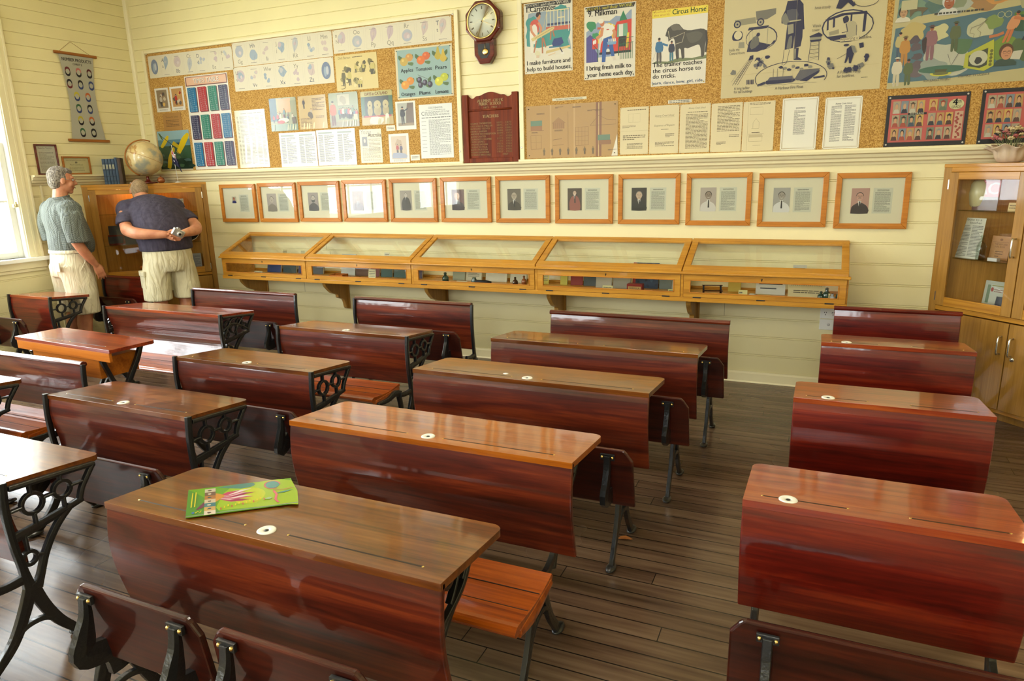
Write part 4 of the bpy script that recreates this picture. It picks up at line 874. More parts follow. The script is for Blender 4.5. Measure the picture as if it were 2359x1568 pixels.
s.poly([(.58, .40), (.62, .47), (.78, .48), (.82, .40), (.74, .36), (.6, .36)], (52, 70, 130), 0); s.rect(.52, .345, .8, .365, (60, 120, 150)); s.poly([(.45, .27), (.95, .33), (.95, .36), (.46, .31)], (220, 196, 130)); s.line([(.74, .34), (.8, .26)], .008, (70, 66, 90)); s.ell(.8, .255, .035, .015, (236, 232, 222)); s.blob(.28, .28, .06, (226, 220, 180), 4); s.rect(.25, .22, .31, .26, (226, 200, 170)); s.line([(.5, .24), (.65, .27)], .006, (230, 200, 160))
banner(s, (244, 240, 220)); s.text('1.Carpenter', .06, .875, .056, BK, w=.24, bold=.0008); s.text('I make furniture and', .05, .125, .046, BK, w=.36, bold=.0007); s.text('help to build houses.', .05, .035, .046, BK, w=.37, bold=.0007)
s.pins((206, 170, 60)); fin(s, 'carp', 'work_poster', '1.Carpenter poster, first of the posters on the right cork board', 'poster')
s = sheet('milk', (232, 226, 206), rough=.4)
s.poly([(.04, .30), (.04, .66), (.2, .74), (.3, .8), (.5, .78), (.62, .84), (.78, .82), (.9, .9), (.92, .9), (.92, .4), (.5, .3)], (150, 166, 190), 0); s.poly([(.24, .50), (.30, .66), (.48, .76), (.6, .72), (.7, .62), (.7, .40)], (238, 212, 60), 0); s.rect(.26, .68, .34, .71, (200, 96, 60))
s.blob(.14, .74, .125, (52, 140, 92), 8, 12, 3, .8); s.blob(.22, .60, .09, (56, 150, 96), 9, 11, 3, .7); s.poly([(.70, .8), (.76, .90), (.82, .8), (.86, .74), (.82, .56), (.72, .56), (.68, .74)], (44, 128, 88), 0)
s.poly([(.04, .24), (.04, .58), (.12, .62), (.2, .56), (.22, .4), (.26, .36), (.28, .24)], (84, 76, 150)); 
for i in range(6): s.line([(.06+.035*i, .24), (.06+.035*i, .5)], .0015, (50, 44, 96))
s.rect(.29, .40, .44, .60, (226, 222, 208))
for i in range(5): s.line([(.31+.03*i, .42), (.31+.03*i, .58)], .0012, (90, 90, 90))
s.poly([(.32, .36), (.33, .48), (.4, .54), (.5, .5), (.66, .46), (.66, .36)], (214, 60, 46), 2); s.poly([(.60, .36), (.60, .7), (.64, .76), (.92, .78), (.92, .36)], (216, 62, 44)); s.poly([(.64, .55), (.65, .72), (.84, .73), (.86, .55)], (120, 170, 140)); s.rect(.68, .55, .76, .72, (226, 226, 214)); s.rect(.68, .42, .82, .56, (50, 46, 44)); s.poly([(.82, .4), (.84, .6), (.88, .6), (.86, .4)], (238, 212, 60)); s.ell(.47, .38, .08, .06, (90, 100, 150)); s.ell(.47, .38, .035, .03, (226, 226, 214)); s.rect(.3, .335, .92, .365, (40, 30, 36))
s.rect(.16, .42, .27, .56, (214, 64, 44)); s.ell(.22, .52, .02, .03, (240, 236, 226)); s.ell(.19, .51, .018, .03, (240, 236, 226))
s.poly([(.34, .58), (.32, .68), (.38, .75), (.5, .74), (.58, .66), (.54, .58), (.48, .54), (.36, .54)], (240, 236, 222), 2); s.line([(.36, .7), (.34, .6), (.24, .56)], .024, (214, 142, 96)); s.line([(.54, .7), (.60, .62), (.58, .52)], .024, (214, 142, 96)); s.line([(.52, .72), (.57, .66)], .03, (240, 236, 222))
s.poly([(.38, .55), (.54, .58), (.56, .50), (.60, .30), (.54, .30), (.48, .48), (.44, .40), (.42, .23), (.35, .23), (.36, .42)], (46, 92, 166), 0); s.poly([(.34, .23), (.42, .23), (.36, .19), (.32, .20)], (226, 214, 200)); s.poly([(.54, .30), (.61, .30), (.63, .25), (.58, .24)], (226, 214, 200))
s.ell(.355, .76, .044, .045, (204, 126, 84)); s.ell(.33, .79, .055, .032, (240, 236, 222)); s.rect(.44, .66, .49, .675, (190, 70, 56)); s.poly([(.45, .50), (.64, .50), (.62, .46), (.47, .46)], (130, 170, 206)); 
for i in range(4): s.ell(.49+.04*i, .52, .012, .025, (244, 242, 236))
GR = (36, 104, 66); s.line([(.68, .30), (.68, .53)], .007, GR); s.line([(.68, .52), (.96, .54)], .004, GR); s.line([(.68, .45), (.96, .47)], .004, GR)
for i in range(8): s.line([(.71+.033*i, .25), (.71+.033*i, .46)], .0035, GR)
for i in range(3): s.line([(.70+.08*i, .46), (.75+.08*i, .52), (.78+.08*i, .46)], .002, GR)
s.line([(.27, .24), (.27, .40), (.20, .46)], .005, GR)
banner(s, (236, 224, 90)); s.text('9. Milkman', .08, .865, .058, BK, w=.22, bold=.0008); s.text('I bring fresh milk to', .05, .13, .048, BK, w=.345, bold=.0007); s.text('your home each day.', .06, .035, .048, BK, w=.36, bold=.0007)
s.pins((30, 30, 30)); fin(s, 'milk', 'work_poster', '9. Milkman poster, between the carpenter and the circus horse', 'poster')
s = sheet('horse', (234, 228, 210), rough=.4); s.rect(0, .90, 1, 1, (240, 218, 60)); s.text('Animals of\nthe world.', .03, .965, .022, (196, 130, 40), w=.12); s.text('Circus Horse', .37, .925, .050, (52, 110, 70), w=.235, bold=.0009)
s.poly([(0, .31), (.1, .34), (.3, .32), (.5, .36), (.75, .34), (1, .37), (1, .32), (.6, .31), (.3, .29)], (120, 130, 90)); HB = (74, 70, 62)
s.poly([(.25, .66), (.28, .74), (.32, .77), (.40, .80), (.50, .79), (.58, .72), (.72, .70), (.88, .71), (.98, .68), (.99, .58), (.97, .48), (.96, .36), (.91, .345), (.90, .42), (.87, .50), (.80, .50), (.66, .47), (.60, .48), (.61, .36), (.56, .345), (.54, .46), (.50, .47), (.51, .36), (.46, .345), (.44, .48), (.43, .56), (.40, .62), (.34, .60), (.31, .58), (.29, .61)], HB, 2)
s.poly([(.34, .78), (.42, .80), (.5, .78), (.56, .72), (.46, .72), (.38, .72)], (110, 104, 92), 2); s.poly([(.62, .66), (.8, .68), (.92, .64), (.86, .56), (.7, .54)], (92, 90, 78), 3); s.line([(.30, .72), (.33, .62), (.44, .64), (.60, .68), (.56, .56), (.44, .54)], .004, (200, 190, 160)); s.line([(.98, .68), (1, .55), (.985, .4)], .012, (54, 50, 46)); s.poly([(.25, .66), (.27, .6), (.31, .58), (.3, .64)], (226, 220, 204), 0)
s.person(.14, .315, .33, (56, 116, 160), (90, 84, 80), (196, 140, 104)); s.line([(.2, .56), (.3, .53)], .014, (56, 116, 160)); s.person(.37, .33, .26, (50, 56, 76), (60, 120, 140), (176, 110, 76)); s.line([(.02, .34), (.1, .5)], .001, BK)
s.text('The trainer teaches\nthe circus horse to\ndo tricks.', .03, .257, .044, BK, w=.355, sp=.90, bold=.0007); s.text('learn, dance, bow, girl, ride.', .025, .025, .030, (50, 110, 170), w=.37, bold=.0004)
s.pins((206, 180, 60)); fin(s, 'horse', 'work_poster', 'Circus Horse poster with a yellow heading', 'poster')
# labels, plans, specification pages
s = sheet('lab3', (230, 224, 196)); s.text('ALUMNY CREEK PUBLIC SCHOOL', .5, .25, .0125, (70, 64, 50), w=.22, align='c', bold=.0002); fin(s, 'lab3', 'caption_strip', 'narrow ALUMNY CREEK PUBLIC SCHOOL caption above the tan plans', 'caption')
s = sheet('lab4', (234, 228, 206)); s.greek(.05, .5, .95, .95, 1, (90, 84, 70), word=.1); s.greek(.05, .05, .95, .45, 1, (90, 84, 70), word=.1); fin(s, 'lab4', 'caption_strip', 'two-line caption strip above the handwritten pages', 'caption')
s = sheet('plans', (184, 144, 78), rough=.35); LN = (126, 92, 50); TL_ = (104, 132, 104)
s.rect(.27, 0, .285, 1, (198, 160, 96)); s.rect(.53, 0, .545, 1, (198, 160, 96)); s.rect(.77, 0, .83, 1, (140, 92, 50)); s.rect(.795, 0, .805, .99, (206, 172, 110))
s.rect(.05, .62, .18, .72, TL_); s.rect(.05, .53, .18, .62, (160, 112, 62)); s.line([(.03, .53), (.2, .53)], .002, LN); s.rect(.79, .30, .92, .40, TL_); s.rect(.8, .22, .93, .30, (150, 104, 58))
s.poly([(.30, .55), (.30, .66), (.365, .75), (.43, .66), (.43, .55)], (166, 122, 66)); s.line([(.29, .65), (.365, .76), (.44, .65)], .002, LN)
for i in range(6): s.line([(.31+.022*i, .55), (.31+.022*i, .66)], .0012, LN)
def box_(a, b_, c_, d_, n=3):
    s.line([(a, b_), (c_, b_), (c_, d_), (a, d_), (a, b_)], .0022, LN)
    for i in range(1, n): s.line([(a+(c_-a)*i/n, b_), (a+(c_-a)*i/n, d_)], .0012, LN); s.line([(a, b_+(d_-b_)*i/n), (c_, b_+(d_-b_)*i/n)], .0012, LN)
box_(.05, .18, .17, .44, 2); box_(.55, .22, .69, .56, 4); s.line([(.71, .58), (.80, .76), (.88, .68), (.98, .66), (.98, .58), (.71, .58)], .0022, LN); s.line([(.75, .58), (.75, .70)], .0015, LN); s.line([(.47, .06), (.47, .86)], .0015, LN); s.line([(.30, .34), (.40, .36)], .003, LN); s.line([(.3, .24), (.42, .24)], .002, LN)
for i in range(7): s.person(.2+.09*i, .05, .14, (120, 100, 60), (110, 90, 56), (150, 120, 70), (100, 76, 44))
for u, v in ((.12, .83), (.33, .93), (.52, .92), (.68, .84), (.76, .84), (.06, .48), (.32, .5), (.9, .1)): s.greek(u, v, u+.09, v+.03, 2, LN, .6, word=.3, seed=int(u*99))
s.pins((50, 40, 30)); fin(s, 'plans', 'school_plans', 'large tan sheet of faded building plans with green roofs', 'plan')
s = Sheet(.035, .165, (240, 236, 222)); s.poly([(0, 0), (1, 0), (1, 1)], (240, 236, 222)); 
b = MB(); b.add([(0, -.0008, 0), (.05, -.0008, 0), (.045, -.0008, .16)], [(0, 1, 2)], paper((238, 232, 214))); b.add([(0, 0, 0), (.05, 0, 0), (.045, 0, .16)], [(2, 1, 0)], paper((238, 232, 214))); tag(b.build('paper_corner', loc=(5.093, -.0135, 1.722)), 'white triangular paper corner at the lower right of the tan plans', 'paper')
def page(nm, fn, lb, rgb=(232, 218, 176)):
    s = sheet(nm, rgb, rough=.5); fn(s); s.pins((200, 196, 180), .003); fin(s, nm, 'handwritten_page', lb, 'handwritten page')
IN = (150, 134, 100); IN2 = (120, 106, 80)
page('sa', lambda s: (s.greek(.25, .92, .9, .96, 1, IN), s.line([(.3, .68), (.7, .68), (.7, .86), (.3, .86), (.3, .68)], .001, IN), s.line([(.45, .68), (.45, .86)], .001, IN), s.greek(.08, .56, .55, .62, 3, IN, .6), s.line([(.02, .5), (.98, .5)], .0008, IN), s.greek(.1, .3, .9, .42, 3, IN, .5), s.line([(.2, .12), (.8, .12), (.8, .18), (.2, .18)], .001, IN2), s.greek(.25, .12, .8, .24, 5, IN2, .5)), 'page with a faint pencil plan, first of five brownish pages in a row')
page('sb', lambda s: (s.text('Alumny Creek School', .5, .77, .022, IN2, w=.14, align='c', skew=.3), s.line([(.2, .755), (.85, .755)], .0008, IN2), s.text('Sequence of Repairs', .5, .57, .02, IN2, w=.15, align='c', skew=.3), s.greek(.4, .49, .65, .52, 1, IN2), s.greek(.55, .33, .85, .42, 3, IN2, .5), s.greek(.2, .15, .85, .25, 4, IN2, .5)), 'title page in large script, second of five brownish pages in a row')
page('sc', lambda s: (s.text('Alumny Creek School', .55, .90, .018, IN2, w=.12, align='c', skew=.3), s.greek(.25, .82, .9, .85, 1, IN2), s.greek(.2, .08, .92, .8, 26, IN, .9, seed=5, word=.12)), 'densely written page, third of five brownish pages in a row')
page('sd', lambda s: (s.greek(.2, .42, .92, .95, 18, IN, .85, seed=6, word=.12), s.greek(.6, .3, .92, .36, 2, IN2), s.greek(.2, .14, .5, .22, 3, IN2, .5)), 'page written in its upper half, fourth of five brownish pages in a row')
page('se', lambda s: (s.line([(.16, .02), (.16, .98)], .0008, IN2), s.greek(.2, .93, .85, .98, 2, IN2, .7), s.line([(.22, .74), (.62, .74), (.62, .88), (.22, .88), (.22, .74)], .0012, IN2), s.line([(.33, .46), (.33, .58), (.42, .66), (.52, .58), (.52, .46), (.28, .46)], .0012, IN2), s.rect(.22, .28, .64, .34, (206, 190, 150)), s.line([(.22, .2), (.64, .2), (.64, .28), (.68, .35), (.2, .35), (.22, .28), (.22, .2)], .0012, IN2), s.greek(.3, .36, .55, .4, 1, IN2), s.line([(.35, .12), (.6, .12)], .001, IN2)), 'page with three small building sketches, last of five brownish pages in a row')
for nm, lb, two in (('certf', 'gold-bordered certificate with one short column of type', 0), ('certg', 'gold-bordered certificate with two columns of type', 1)):
    s = sheet(nm, (240, 236, 218), rough=.35); 
    for q, wd in ((.045, .0035), (.07, .001)): s.line([(q, q*.7), (1-q, q*.7), (1-q, 1-q*.7), (q, 1-q*.7), (q, q*.7)], wd, (176, 156, 104))
    if two: s.text('Alumny Creek School', .5, .86, .014, (60, 56, 50), w=.10, align='c', bold=.0003); s.greek(.18, .14, .46, .84, 34, (130, 126, 116), .8, word=.2); s.greek(.54, .14, .84, .84, 34, (130, 126, 116), .8, seed=3, word=.2)
    else: s.greek(.38, .78, .64, .82, 2, (60, 56, 50)); s.greek(.34, .3, .66, .76, 26, (110, 106, 96), .85, word=.2)
    s.pins((206, 176, 60), .003, .02); fin(s, nm, 'certificate', lb, 'certificate')
# --------------------------------------------------- firefighter poster
s = sheet('fire', (214, 200, 154), rough=.5); N = NAVY; G2 = (150, 146, 124); PV = lambda v: v   # v: 0 bottom .. .72 at the top of the picture
def P2(px, py): return ((px-30)/1310., (758-py)/1092.)     # measured in the poster's own layout
def pl(pts, c, n=0): s.poly([P2(*p) for p in pts], c, n)
def ln(pts, wd, c=N): s.line([P2(*p) for p in pts], wd, c)
pl([(560, -80), (660, -80), (690, -40), (705, 120), (712, 180), (700, 185), (680, 130), (690, 110), (560, 120), (575, 40), (540, 90), (560, 125), (520, 110), (518, 60), (545, 0)], N, 0); pl([(560, 0), (640, 0), (650, 95), (570, 100)], (84, 84, 96), 2); pl([(520, 60), (550, 20), (580, 90), (600, 110), (565, 130), (530, 110)], (130, 128, 116), 2)
pl([(585, 95), (680, 92), (682, 108), (588, 112)], (190, 180, 140)); pl([(570, 110), (695, 100), (700, 250), (690, 330), (636, 345), (634, 230), (628, 340), (560, 350), (562, 260)], N, 0); pl([(572, 130), (620, 125), (625, 205), (580, 215)], (160, 154, 130)); pl([(590, 240), (615, 230), (612, 335), (575, 340)], (120, 118, 110), 2)
pl([(556, 350), (602, 350), (588, 440), (552, 450)], (214, 200, 154)); ln([(556, 350), (552, 450), (545, 480), (560, 488), (582, 470), (588, 440), (602, 350)], .003); pl([(635, 345), (676, 340), (674, 425), (708, 448), (700, 455), (640, 448)], N, 0); pl([(640, 350), (655, 350), (655, 435), (645, 440)], (150, 146, 124))
ln([(130, 75), (300, 80)], .004); pl([(125, 40), (300, 30), (310, 85), (130, 95)], (150, 144, 118)); pl([(300, -20), (470, -30), (470, 20), (400, 60), (310, 60)], (120, 116, 104), 0)
for u in (148, 345): s.ell(*P2(u, 80), .024, .032, N); s.ell(*P2(u, 80), .016, .022, (170, 162, 132)); s.ell(*P2(u, 80), .006, .008, N)
pl([(130, 140), (190, 150), (190, 220), (120, 225), (108, 180)], N, 3); s.ell(*P2(158, 180), .026, .036, (220, 208, 168))
s.ell(*P2(360, 225), .102, .10, N); s.ell(*P2(358, 228), .097, .094, (206, 194, 152)); pl([(250, 120), (420, 115), (400, 140), (240, 145)], N); pl([(255, 250), (320, 190), (345, 260), (440, 290), (470, 250), (480, 270), (400, 325), (330, 345), (240, 340)], N, 0); pl([(290, 210), (330, 200), (340, 280), (280, 320), (265, 270)], (110, 108, 100), 2); s.ell(*P2(332, 190), .012, .016, N)
for i in range(6): ln([(200+i*28, 150), (200+i*28, 240)], .0012, G2)
pl([(170, 245), (215, 245), (220, 300), (165, 300)], G2); ln([(410, 140), (410, 290)], .004, G2)
s.text('Inside the\nControl Room', P2(88, 320)[0], P2(88, 322)[1], .026, (70, 66, 70), w=.105, sp=.9)
pl([(270, 380), (300, 372), (300, 410), (260, 420)], N, 0)
for d in (0, 22, 44): ln([(130+d, 640), (278+d*.5, 400)], .0022); ln([(118+d, 610), (270+d*.5, 395)], .0012)
for i in range(12): ln([(140+i*11, 620-i*18), (165+i*10, 628-i*18)], .0012)
for i in range(16): q = random.Random(i); pl([(300+q.uniform(-20, 130), 380+q.uniform(0, 110)) if 0 else (q.uniform(300, 430)+dx, q.uniform(385, 500)+0*dx+dy) for dx, dy in ((0, 0),)]*1+[(q.uniform(300, 430), q.uniform(390, 500)), (q.uniform(300, 430), q.uniform(390, 500))], (120, 118, 112) if i % 2 else N) if i < 6 else s.blob(*P2(q.uniform(310, 425), q.uniform(400, 500)), q.uniform(.006, .018), N if i % 2 else (110, 108, 106), i, 7)
for i in range(5): pl([(252+i*13, 600), (260+i*13, 598), (262+i*13, 640), (254+i*13, 645)], N)
s.blob(*P2(135, 520), .02, (120, 118, 110), 3); s.text('A long ladder\nfor tall buildings', P2(145, 680)[0], P2(145, 684)[1], .026, (70, 66, 70), w=.125, sp=.9)
s.arc(*P2(622, 600), .226, .128, .004, N, -.35, PI+.35, 30); pl([(420, 620), (660, 618), (668, 632), (640, 650), (430, 655), (412, 640)], N); pl([(450, 590), (640, 590), (650, 618), (430, 620)], (90, 88, 100)); pl([(660, 620), (700, 540), (860, 540), (850, 570), (760, 640), (680, 636)], (96, 94, 100), 0); pl([(700, 640), (860, 555), (852, 580), (760, 650)], N); pl([(345, 650), (410, 625), (415, 650), (350, 668)], N); pl([(810, 615), (900, 605), (905, 622), (815, 630)], N)
for i in range(8): s.blob(*P2(540+i*34, 505+(i % 3)*14), .016, (N, (140, 136, 120))[i % 2], i+40, 8, 2, .6)
for x in (478, 512, 560): ln([(x, 515), (x, 590)], .002)
for i in range(7): ln([(350+i*70, 660+(i % 2)*10), (420+i*70, 664-(i % 2)*8)], .002, G2)
s.text('A Harbour Fire Float', P2(500, 0)[0], P2(0, 708)[1], .028, (70, 66, 70), w=.18)
pl([(756, 250), (830, 222), (862, 248), (850, 262), (762, 262)], N); pl([(760, 262), (850, 262), (852, 288), (764, 290)], (150, 146, 124)); pl([(762, 284), (856, 284), (846, 300), (768, 300)], N)
for a in (772, 836): ln([(a, 298), (a-12 if a < 800 else a+8, 468)], .003)
for i in range(5): y = 300+i*34; ln([(770, y), (838, y)], .0018); ln([(770, y), (842, y+32)], .001, G2); ln([(838, y), (766, y+32)], .001, G2)
s.text('Watch\ntower', P2(776, 0)[0], P2(0, 176)[1], .028, (110, 104, 92), w=.05, sp=.9)
s.ell(*P2(1050, 190), .153, .128, N); s.ell(*P2(1052, 192), .146, .120, (210, 198, 156)); pl([(870, 120), (1000, 78), (1190, 78), (1200, 100), (1020, 98), (900, 130)], N); pl([(888, 110), (900, 108), (905, 210), (890, 215)], N); pl([(1068, 80), (1082, 80), (1082, 170), (1070, 172)], N); pl([(1170, 90), (1192, 92), (1190, 250), (1168, 255)], N); pl([(935, 100), (950, 98), (952, 190), (936, 196)], N); pl([(895, 270), (1060, 262), (1060, 300), (930, 305)], N)
pl([(1010, 120), (1040, 100), (1058, 130), (1050, 160), (1020, 165)], N, 2); pl([(1030, 165), (1090, 150), (1125, 190), (1120, 280), (1050, 290), (1045, 230)], (184, 174, 140), 2); ln([(1040, 170), (1055, 240), (1010, 245)], .005); ln([(1120, 190), (1125, 280)], .003); pl([(910, 230), (985, 212), (990, 250), (915, 262)], (160, 152, 122)); s.arc(*P2(960, 270), .03, .03, .002, N, PI, 2*PI)
s.rect(*P2(1002, 322), *P2(1150, 292), (214, 200, 154)); s.text('Reporting a bushfire.', P2(1004, 0)[0], P2(0, 312)[1], .026, (80, 76, 76), w=.185)
pl([(1060, 390), (1090, 365), (1120, 400), (1118, 440), (1100, 520), (1085, 515), (1080, 460), (1062, 510), (1050, 512), (1060, 450)], N, 0); pl([(1090, 360), (1120, 370), (1138, 425), (1112, 430)], (130, 128, 116)); s.ell(*P2(1054, 356), .016, .010, N); pl([(1150, 350), (1185, 345), (1190, 385), (1160, 392)], N)
for i in range(22): q = random.Random(i+60); a = q.uniform(-.4, 3.6); s.blob(*P2(1070+150*math.cos(a), 480+95*math.sin(a)), q.uniform(.008, .022), (N, N, (120, 118, 110))[i % 3], i+9, 6, 1, 1.2)
ln([(990, 470), (1060, 430)], .002); s.text('A Portable Pump\nfor bushfires.', P2(1000, 0)[0], P2(0, 604)[1], .027, (80, 76, 76), w=.14, sp=.9); s.greek(*P2(1190, 655), *P2(1240, 645), 1, BK)
s.text('hose steady', P2(785, 0)[0], P2(0, 20)[1], .027, (110, 104, 92), w=.095); pl([(950, 30), (970, -40), (1060, -40), (1100, 20), (1080, 30), (1040, -10), (990, 40)], N, 0); s.arc(*P2(1180, -10), .07, .045, .003, N, PI, 2*PI)
ln([(35, 548), (1320, 540)], .001, (186, 170, 126)); ln([(640, 758), (640, -300)], .001, (196, 182, 138)); fin(s, 'fire', 'fire_brigade_poster', 'large buff poster of navy fire-fighting drawings around a standing fireman', 'poster')
# --------------------------------------------------- history frieze, two painted bands
s = sheet('hist', (196, 184, 134), rough=.45); a = s.h
def Q2(px, py): return ((px-62)/1755., (860-py)/1226.)    # own layout, left part in view
def pq(pts, c, n=2): s.poly([Q2(*p) for p in pts], c, n)
pq([(66, 800), (92, 272), (1810, 100), (1790, 700), (1000, 760), (620, 790), (340, 800)], (84, 116, 128), 0); pq([(96, 190), (110, -330), (1810, -400), (1810, 40), (700, 140)], (96, 126, 130), 0)
for i, (x, y, r_, c_) in enumerate([(250, 320, .08, (196, 176, 110)), (320, 700, .06, (110, 96, 100)), (280, 400, .03, (92, 80, 88)), (300, 470, .03, (100, 86, 92)), (320, 560, .03, (92, 80, 86)), (330, 640, .035, (104, 90, 96)), (480, 350, .06, (206, 200, 150)), (840, 350, .075, (196, 194, 160)), (600, 620, .14, (190, 190, 170)), (460, 690, .08, (150, 160, 150)), (700, 480, .06, (88, 120, 84)), (1180, 280, .05, (96, 130, 60)), (960, 300, .05, (130, 150, 84)), (1080, 540, .09, (120, 146, 60)), (1260, 560, .08, (92, 110, 70)), (1200, 330, .06, (56, 90, 70)), (220, 100, .08, (120, 150, 130)), (420, 90, .05, (86, 116, 110)), (850, 30, .12, (170, 130, 84)), (640, 100, .07, (176, 180, 166)), (1000, 20, .1, (210, 150, 80)), (1300, 60, .12, (176, 170, 130)), (520, -150, .2, (140, 150, 120)), (1100, -150, .2, (120, 140, 130))]): s.blob(*Q2(x, y), r_, c_, i+200, 11, 3, .8)
def fig(x, y, h, *c_, **k): u, v = Q2(x, y); s.person(u, v, h/1226., *c_, **k)
fig(145, 560, 250, (196, 180, 120), (70, 90, 110)); fig(195, 640, 290, (196, 140, 60), (190, 132, 54), (150, 84, 50), hat=(120, 100, 60)); fig(140, 835, 285, (214, 206, 180), (206, 196, 164), (160, 94, 60), hat=(206, 200, 180)); fig(245, 830, 255, (92, 104, 60), (88, 100, 58), (170, 104, 70)); fig(425, 600, 330, (150, 104, 110), (140, 96, 104), (160, 96, 64), hat=(96, 70, 70)); fig(635, 535, 280, (96, 106, 70), (90, 100, 64), (130, 90, 60), hat=(80, 90, 56)); fig(1070, 490, 280, (214, 150, 104), (206, 120, 72), (180, 100, 60), lean=.3)
pq([(345, 410), (370, 380), (388, 400), (384, 540), (356, 500)], (60, 44, 44)); s.line([Q2(1120, 270), Q2(1200, 290), Q2(1265, 230)], .018, (196, 120, 76)); s.line([Q2(1050, 400), Q2(1000, 420), Q2(930, 430)], .016, (196, 120, 76))
for x in (1008, 1068): s.arc(*Q2(x, 235), .016, .022, .003, (190, 190, 140))
s.line([Q2(900, 260), Q2(840, 310), Q2(770, 330), Q2(760, 380), Q2(800, 390), Q2(790, 450), Q2(850, 420), Q2(855, 380), Q2(820, 350), Q2(900, 262)], .002, (110, 96, 80))
s.ell(*Q2(545, 740), .055, .022, (206, 200, 70)); s.ell(*Q2(550, 700), .12, .03, (70, 110, 90)); pq([(490, 700), (600, 700), (590, 740), (495, 745)], (84, 84, 50), 0); s.ell(*Q2(545, 740), .04, .013, (110, 110, 60)); s.line([Q2(590, 560), Q2(630, 670), Q2(690, 545)], .003, (96, 90, 90))
pq([(745, 570), (975, 455), (1000, 700), (920, 745), (740, 700)], (186, 188, 60), 0); pq([(775, 590), (935, 530), (940, 690), (880, 715), (780, 690)], (70, 74, 56), 0); s.ell(*Q2(860, 620), .045, .058, (196, 196, 170)); s.blob(*Q2(860, 640), .02, (60, 60, 56), 77)
for i in range(5): s.ell(*Q2(968, 560+i*32), .008, .012, (110, 110, 50))
def head(x, y, r_, skin, hair, coat, spec=False):
    u, v = Q2(x, y); q = s.w/s.h; s.poly([(u-r_*1.5, v-r_*q*1.9), (u+r_*1.5, v-r_*q*1.9), (u+r_*1.1, v-r_*q*1.05), (u, v-r_*q*.8), (u-r_*1.1, v-r_*q*1.05)], coat, 2); s.ell(u, v+r_*.25*q, r_*.95, r_*1.15*q, hair); s.ell(u+r_*.1, v-.05*r_*q, r_*.74, r_*.98*q, skin)
    s.line([(u-r_*.4, v+r_*.2*q), (u-r_*.05, v+r_*.2*q)], .003, hair); s.line([(u+r_*.2, v+r_*.2*q), (u+r_*.55, v+r_*.2*q)], .003, hair); s.line([(u-r_*.1, v-r_*.45*q), (u+r_*.35, v-r_*.45*q)], .003, (120, 60, 50))
    if spec: s.arc(u-.15*r_, v+.1*r_*q, .25*r_, .22*r_*q, .0012, BK, n=8); s.arc(u+.4*r_, v+.1*r_*q, .25*r_, .22*r_*q, .0012, BK, n=8)
head(1295, 370, .034, (196, 130, 92), (70, 46, 34), (50, 56, 70), True); head(1090, 590, .036, (206, 146, 108), (96, 62, 40), (60, 80, 70), True); head(1330, 600, .030, (196, 130, 90), (40, 34, 30), (176, 50, 66)); head(148, 130, .026, (190, 150, 110), (60, 50, 40), (220, 214, 190)); head(545, 75, .034, (170, 100, 66), (206, 210, 206), (214, 214, 206)); head(1520, 380, .034, (190, 120, 84), (70, 60, 50), (90, 90, 100)); pq([(1150, 580), (1230, 575), (1210, 660), (1130, 650)], (206, 200, 180), 0)
pq([(205, 110), (240, 90), (330, 95), (370, 110), (330, 140), (320, 190), (310, 130), (250, 130), (215, 180)], (110, 96, 70)); s.rect(*Q2(125, 105), *Q2(270, 15), (196, 190, 150)); pq([(935, 70), (1350, 20), (1350, 60), (935, 110)], (150, 150, 120), 0)
for i in range(10): s.rect(*Q2(950+i*38, 92-i*5), *Q2(970+i*38, 70-i*5), (80, 90, 90))
s.text('1956 FIRST TV LICENCE', *Q2(705, 792), .020, (84, 84, 80), w=.165, rot=.03); s.text('RUM JUNGLE PROJECT', *Q2(400, 815), .020, (84, 84, 80), w=.15, rot=.03); s.greek(*Q2(430, 190), *Q2(860, 150), 1, (90, 90, 84), word=.05)
s.pins((220, 214, 200), .004); fin(s, 'hist', 'history_poster', 'colourful painted history frieze in two bands, at the upper right', 'poster')
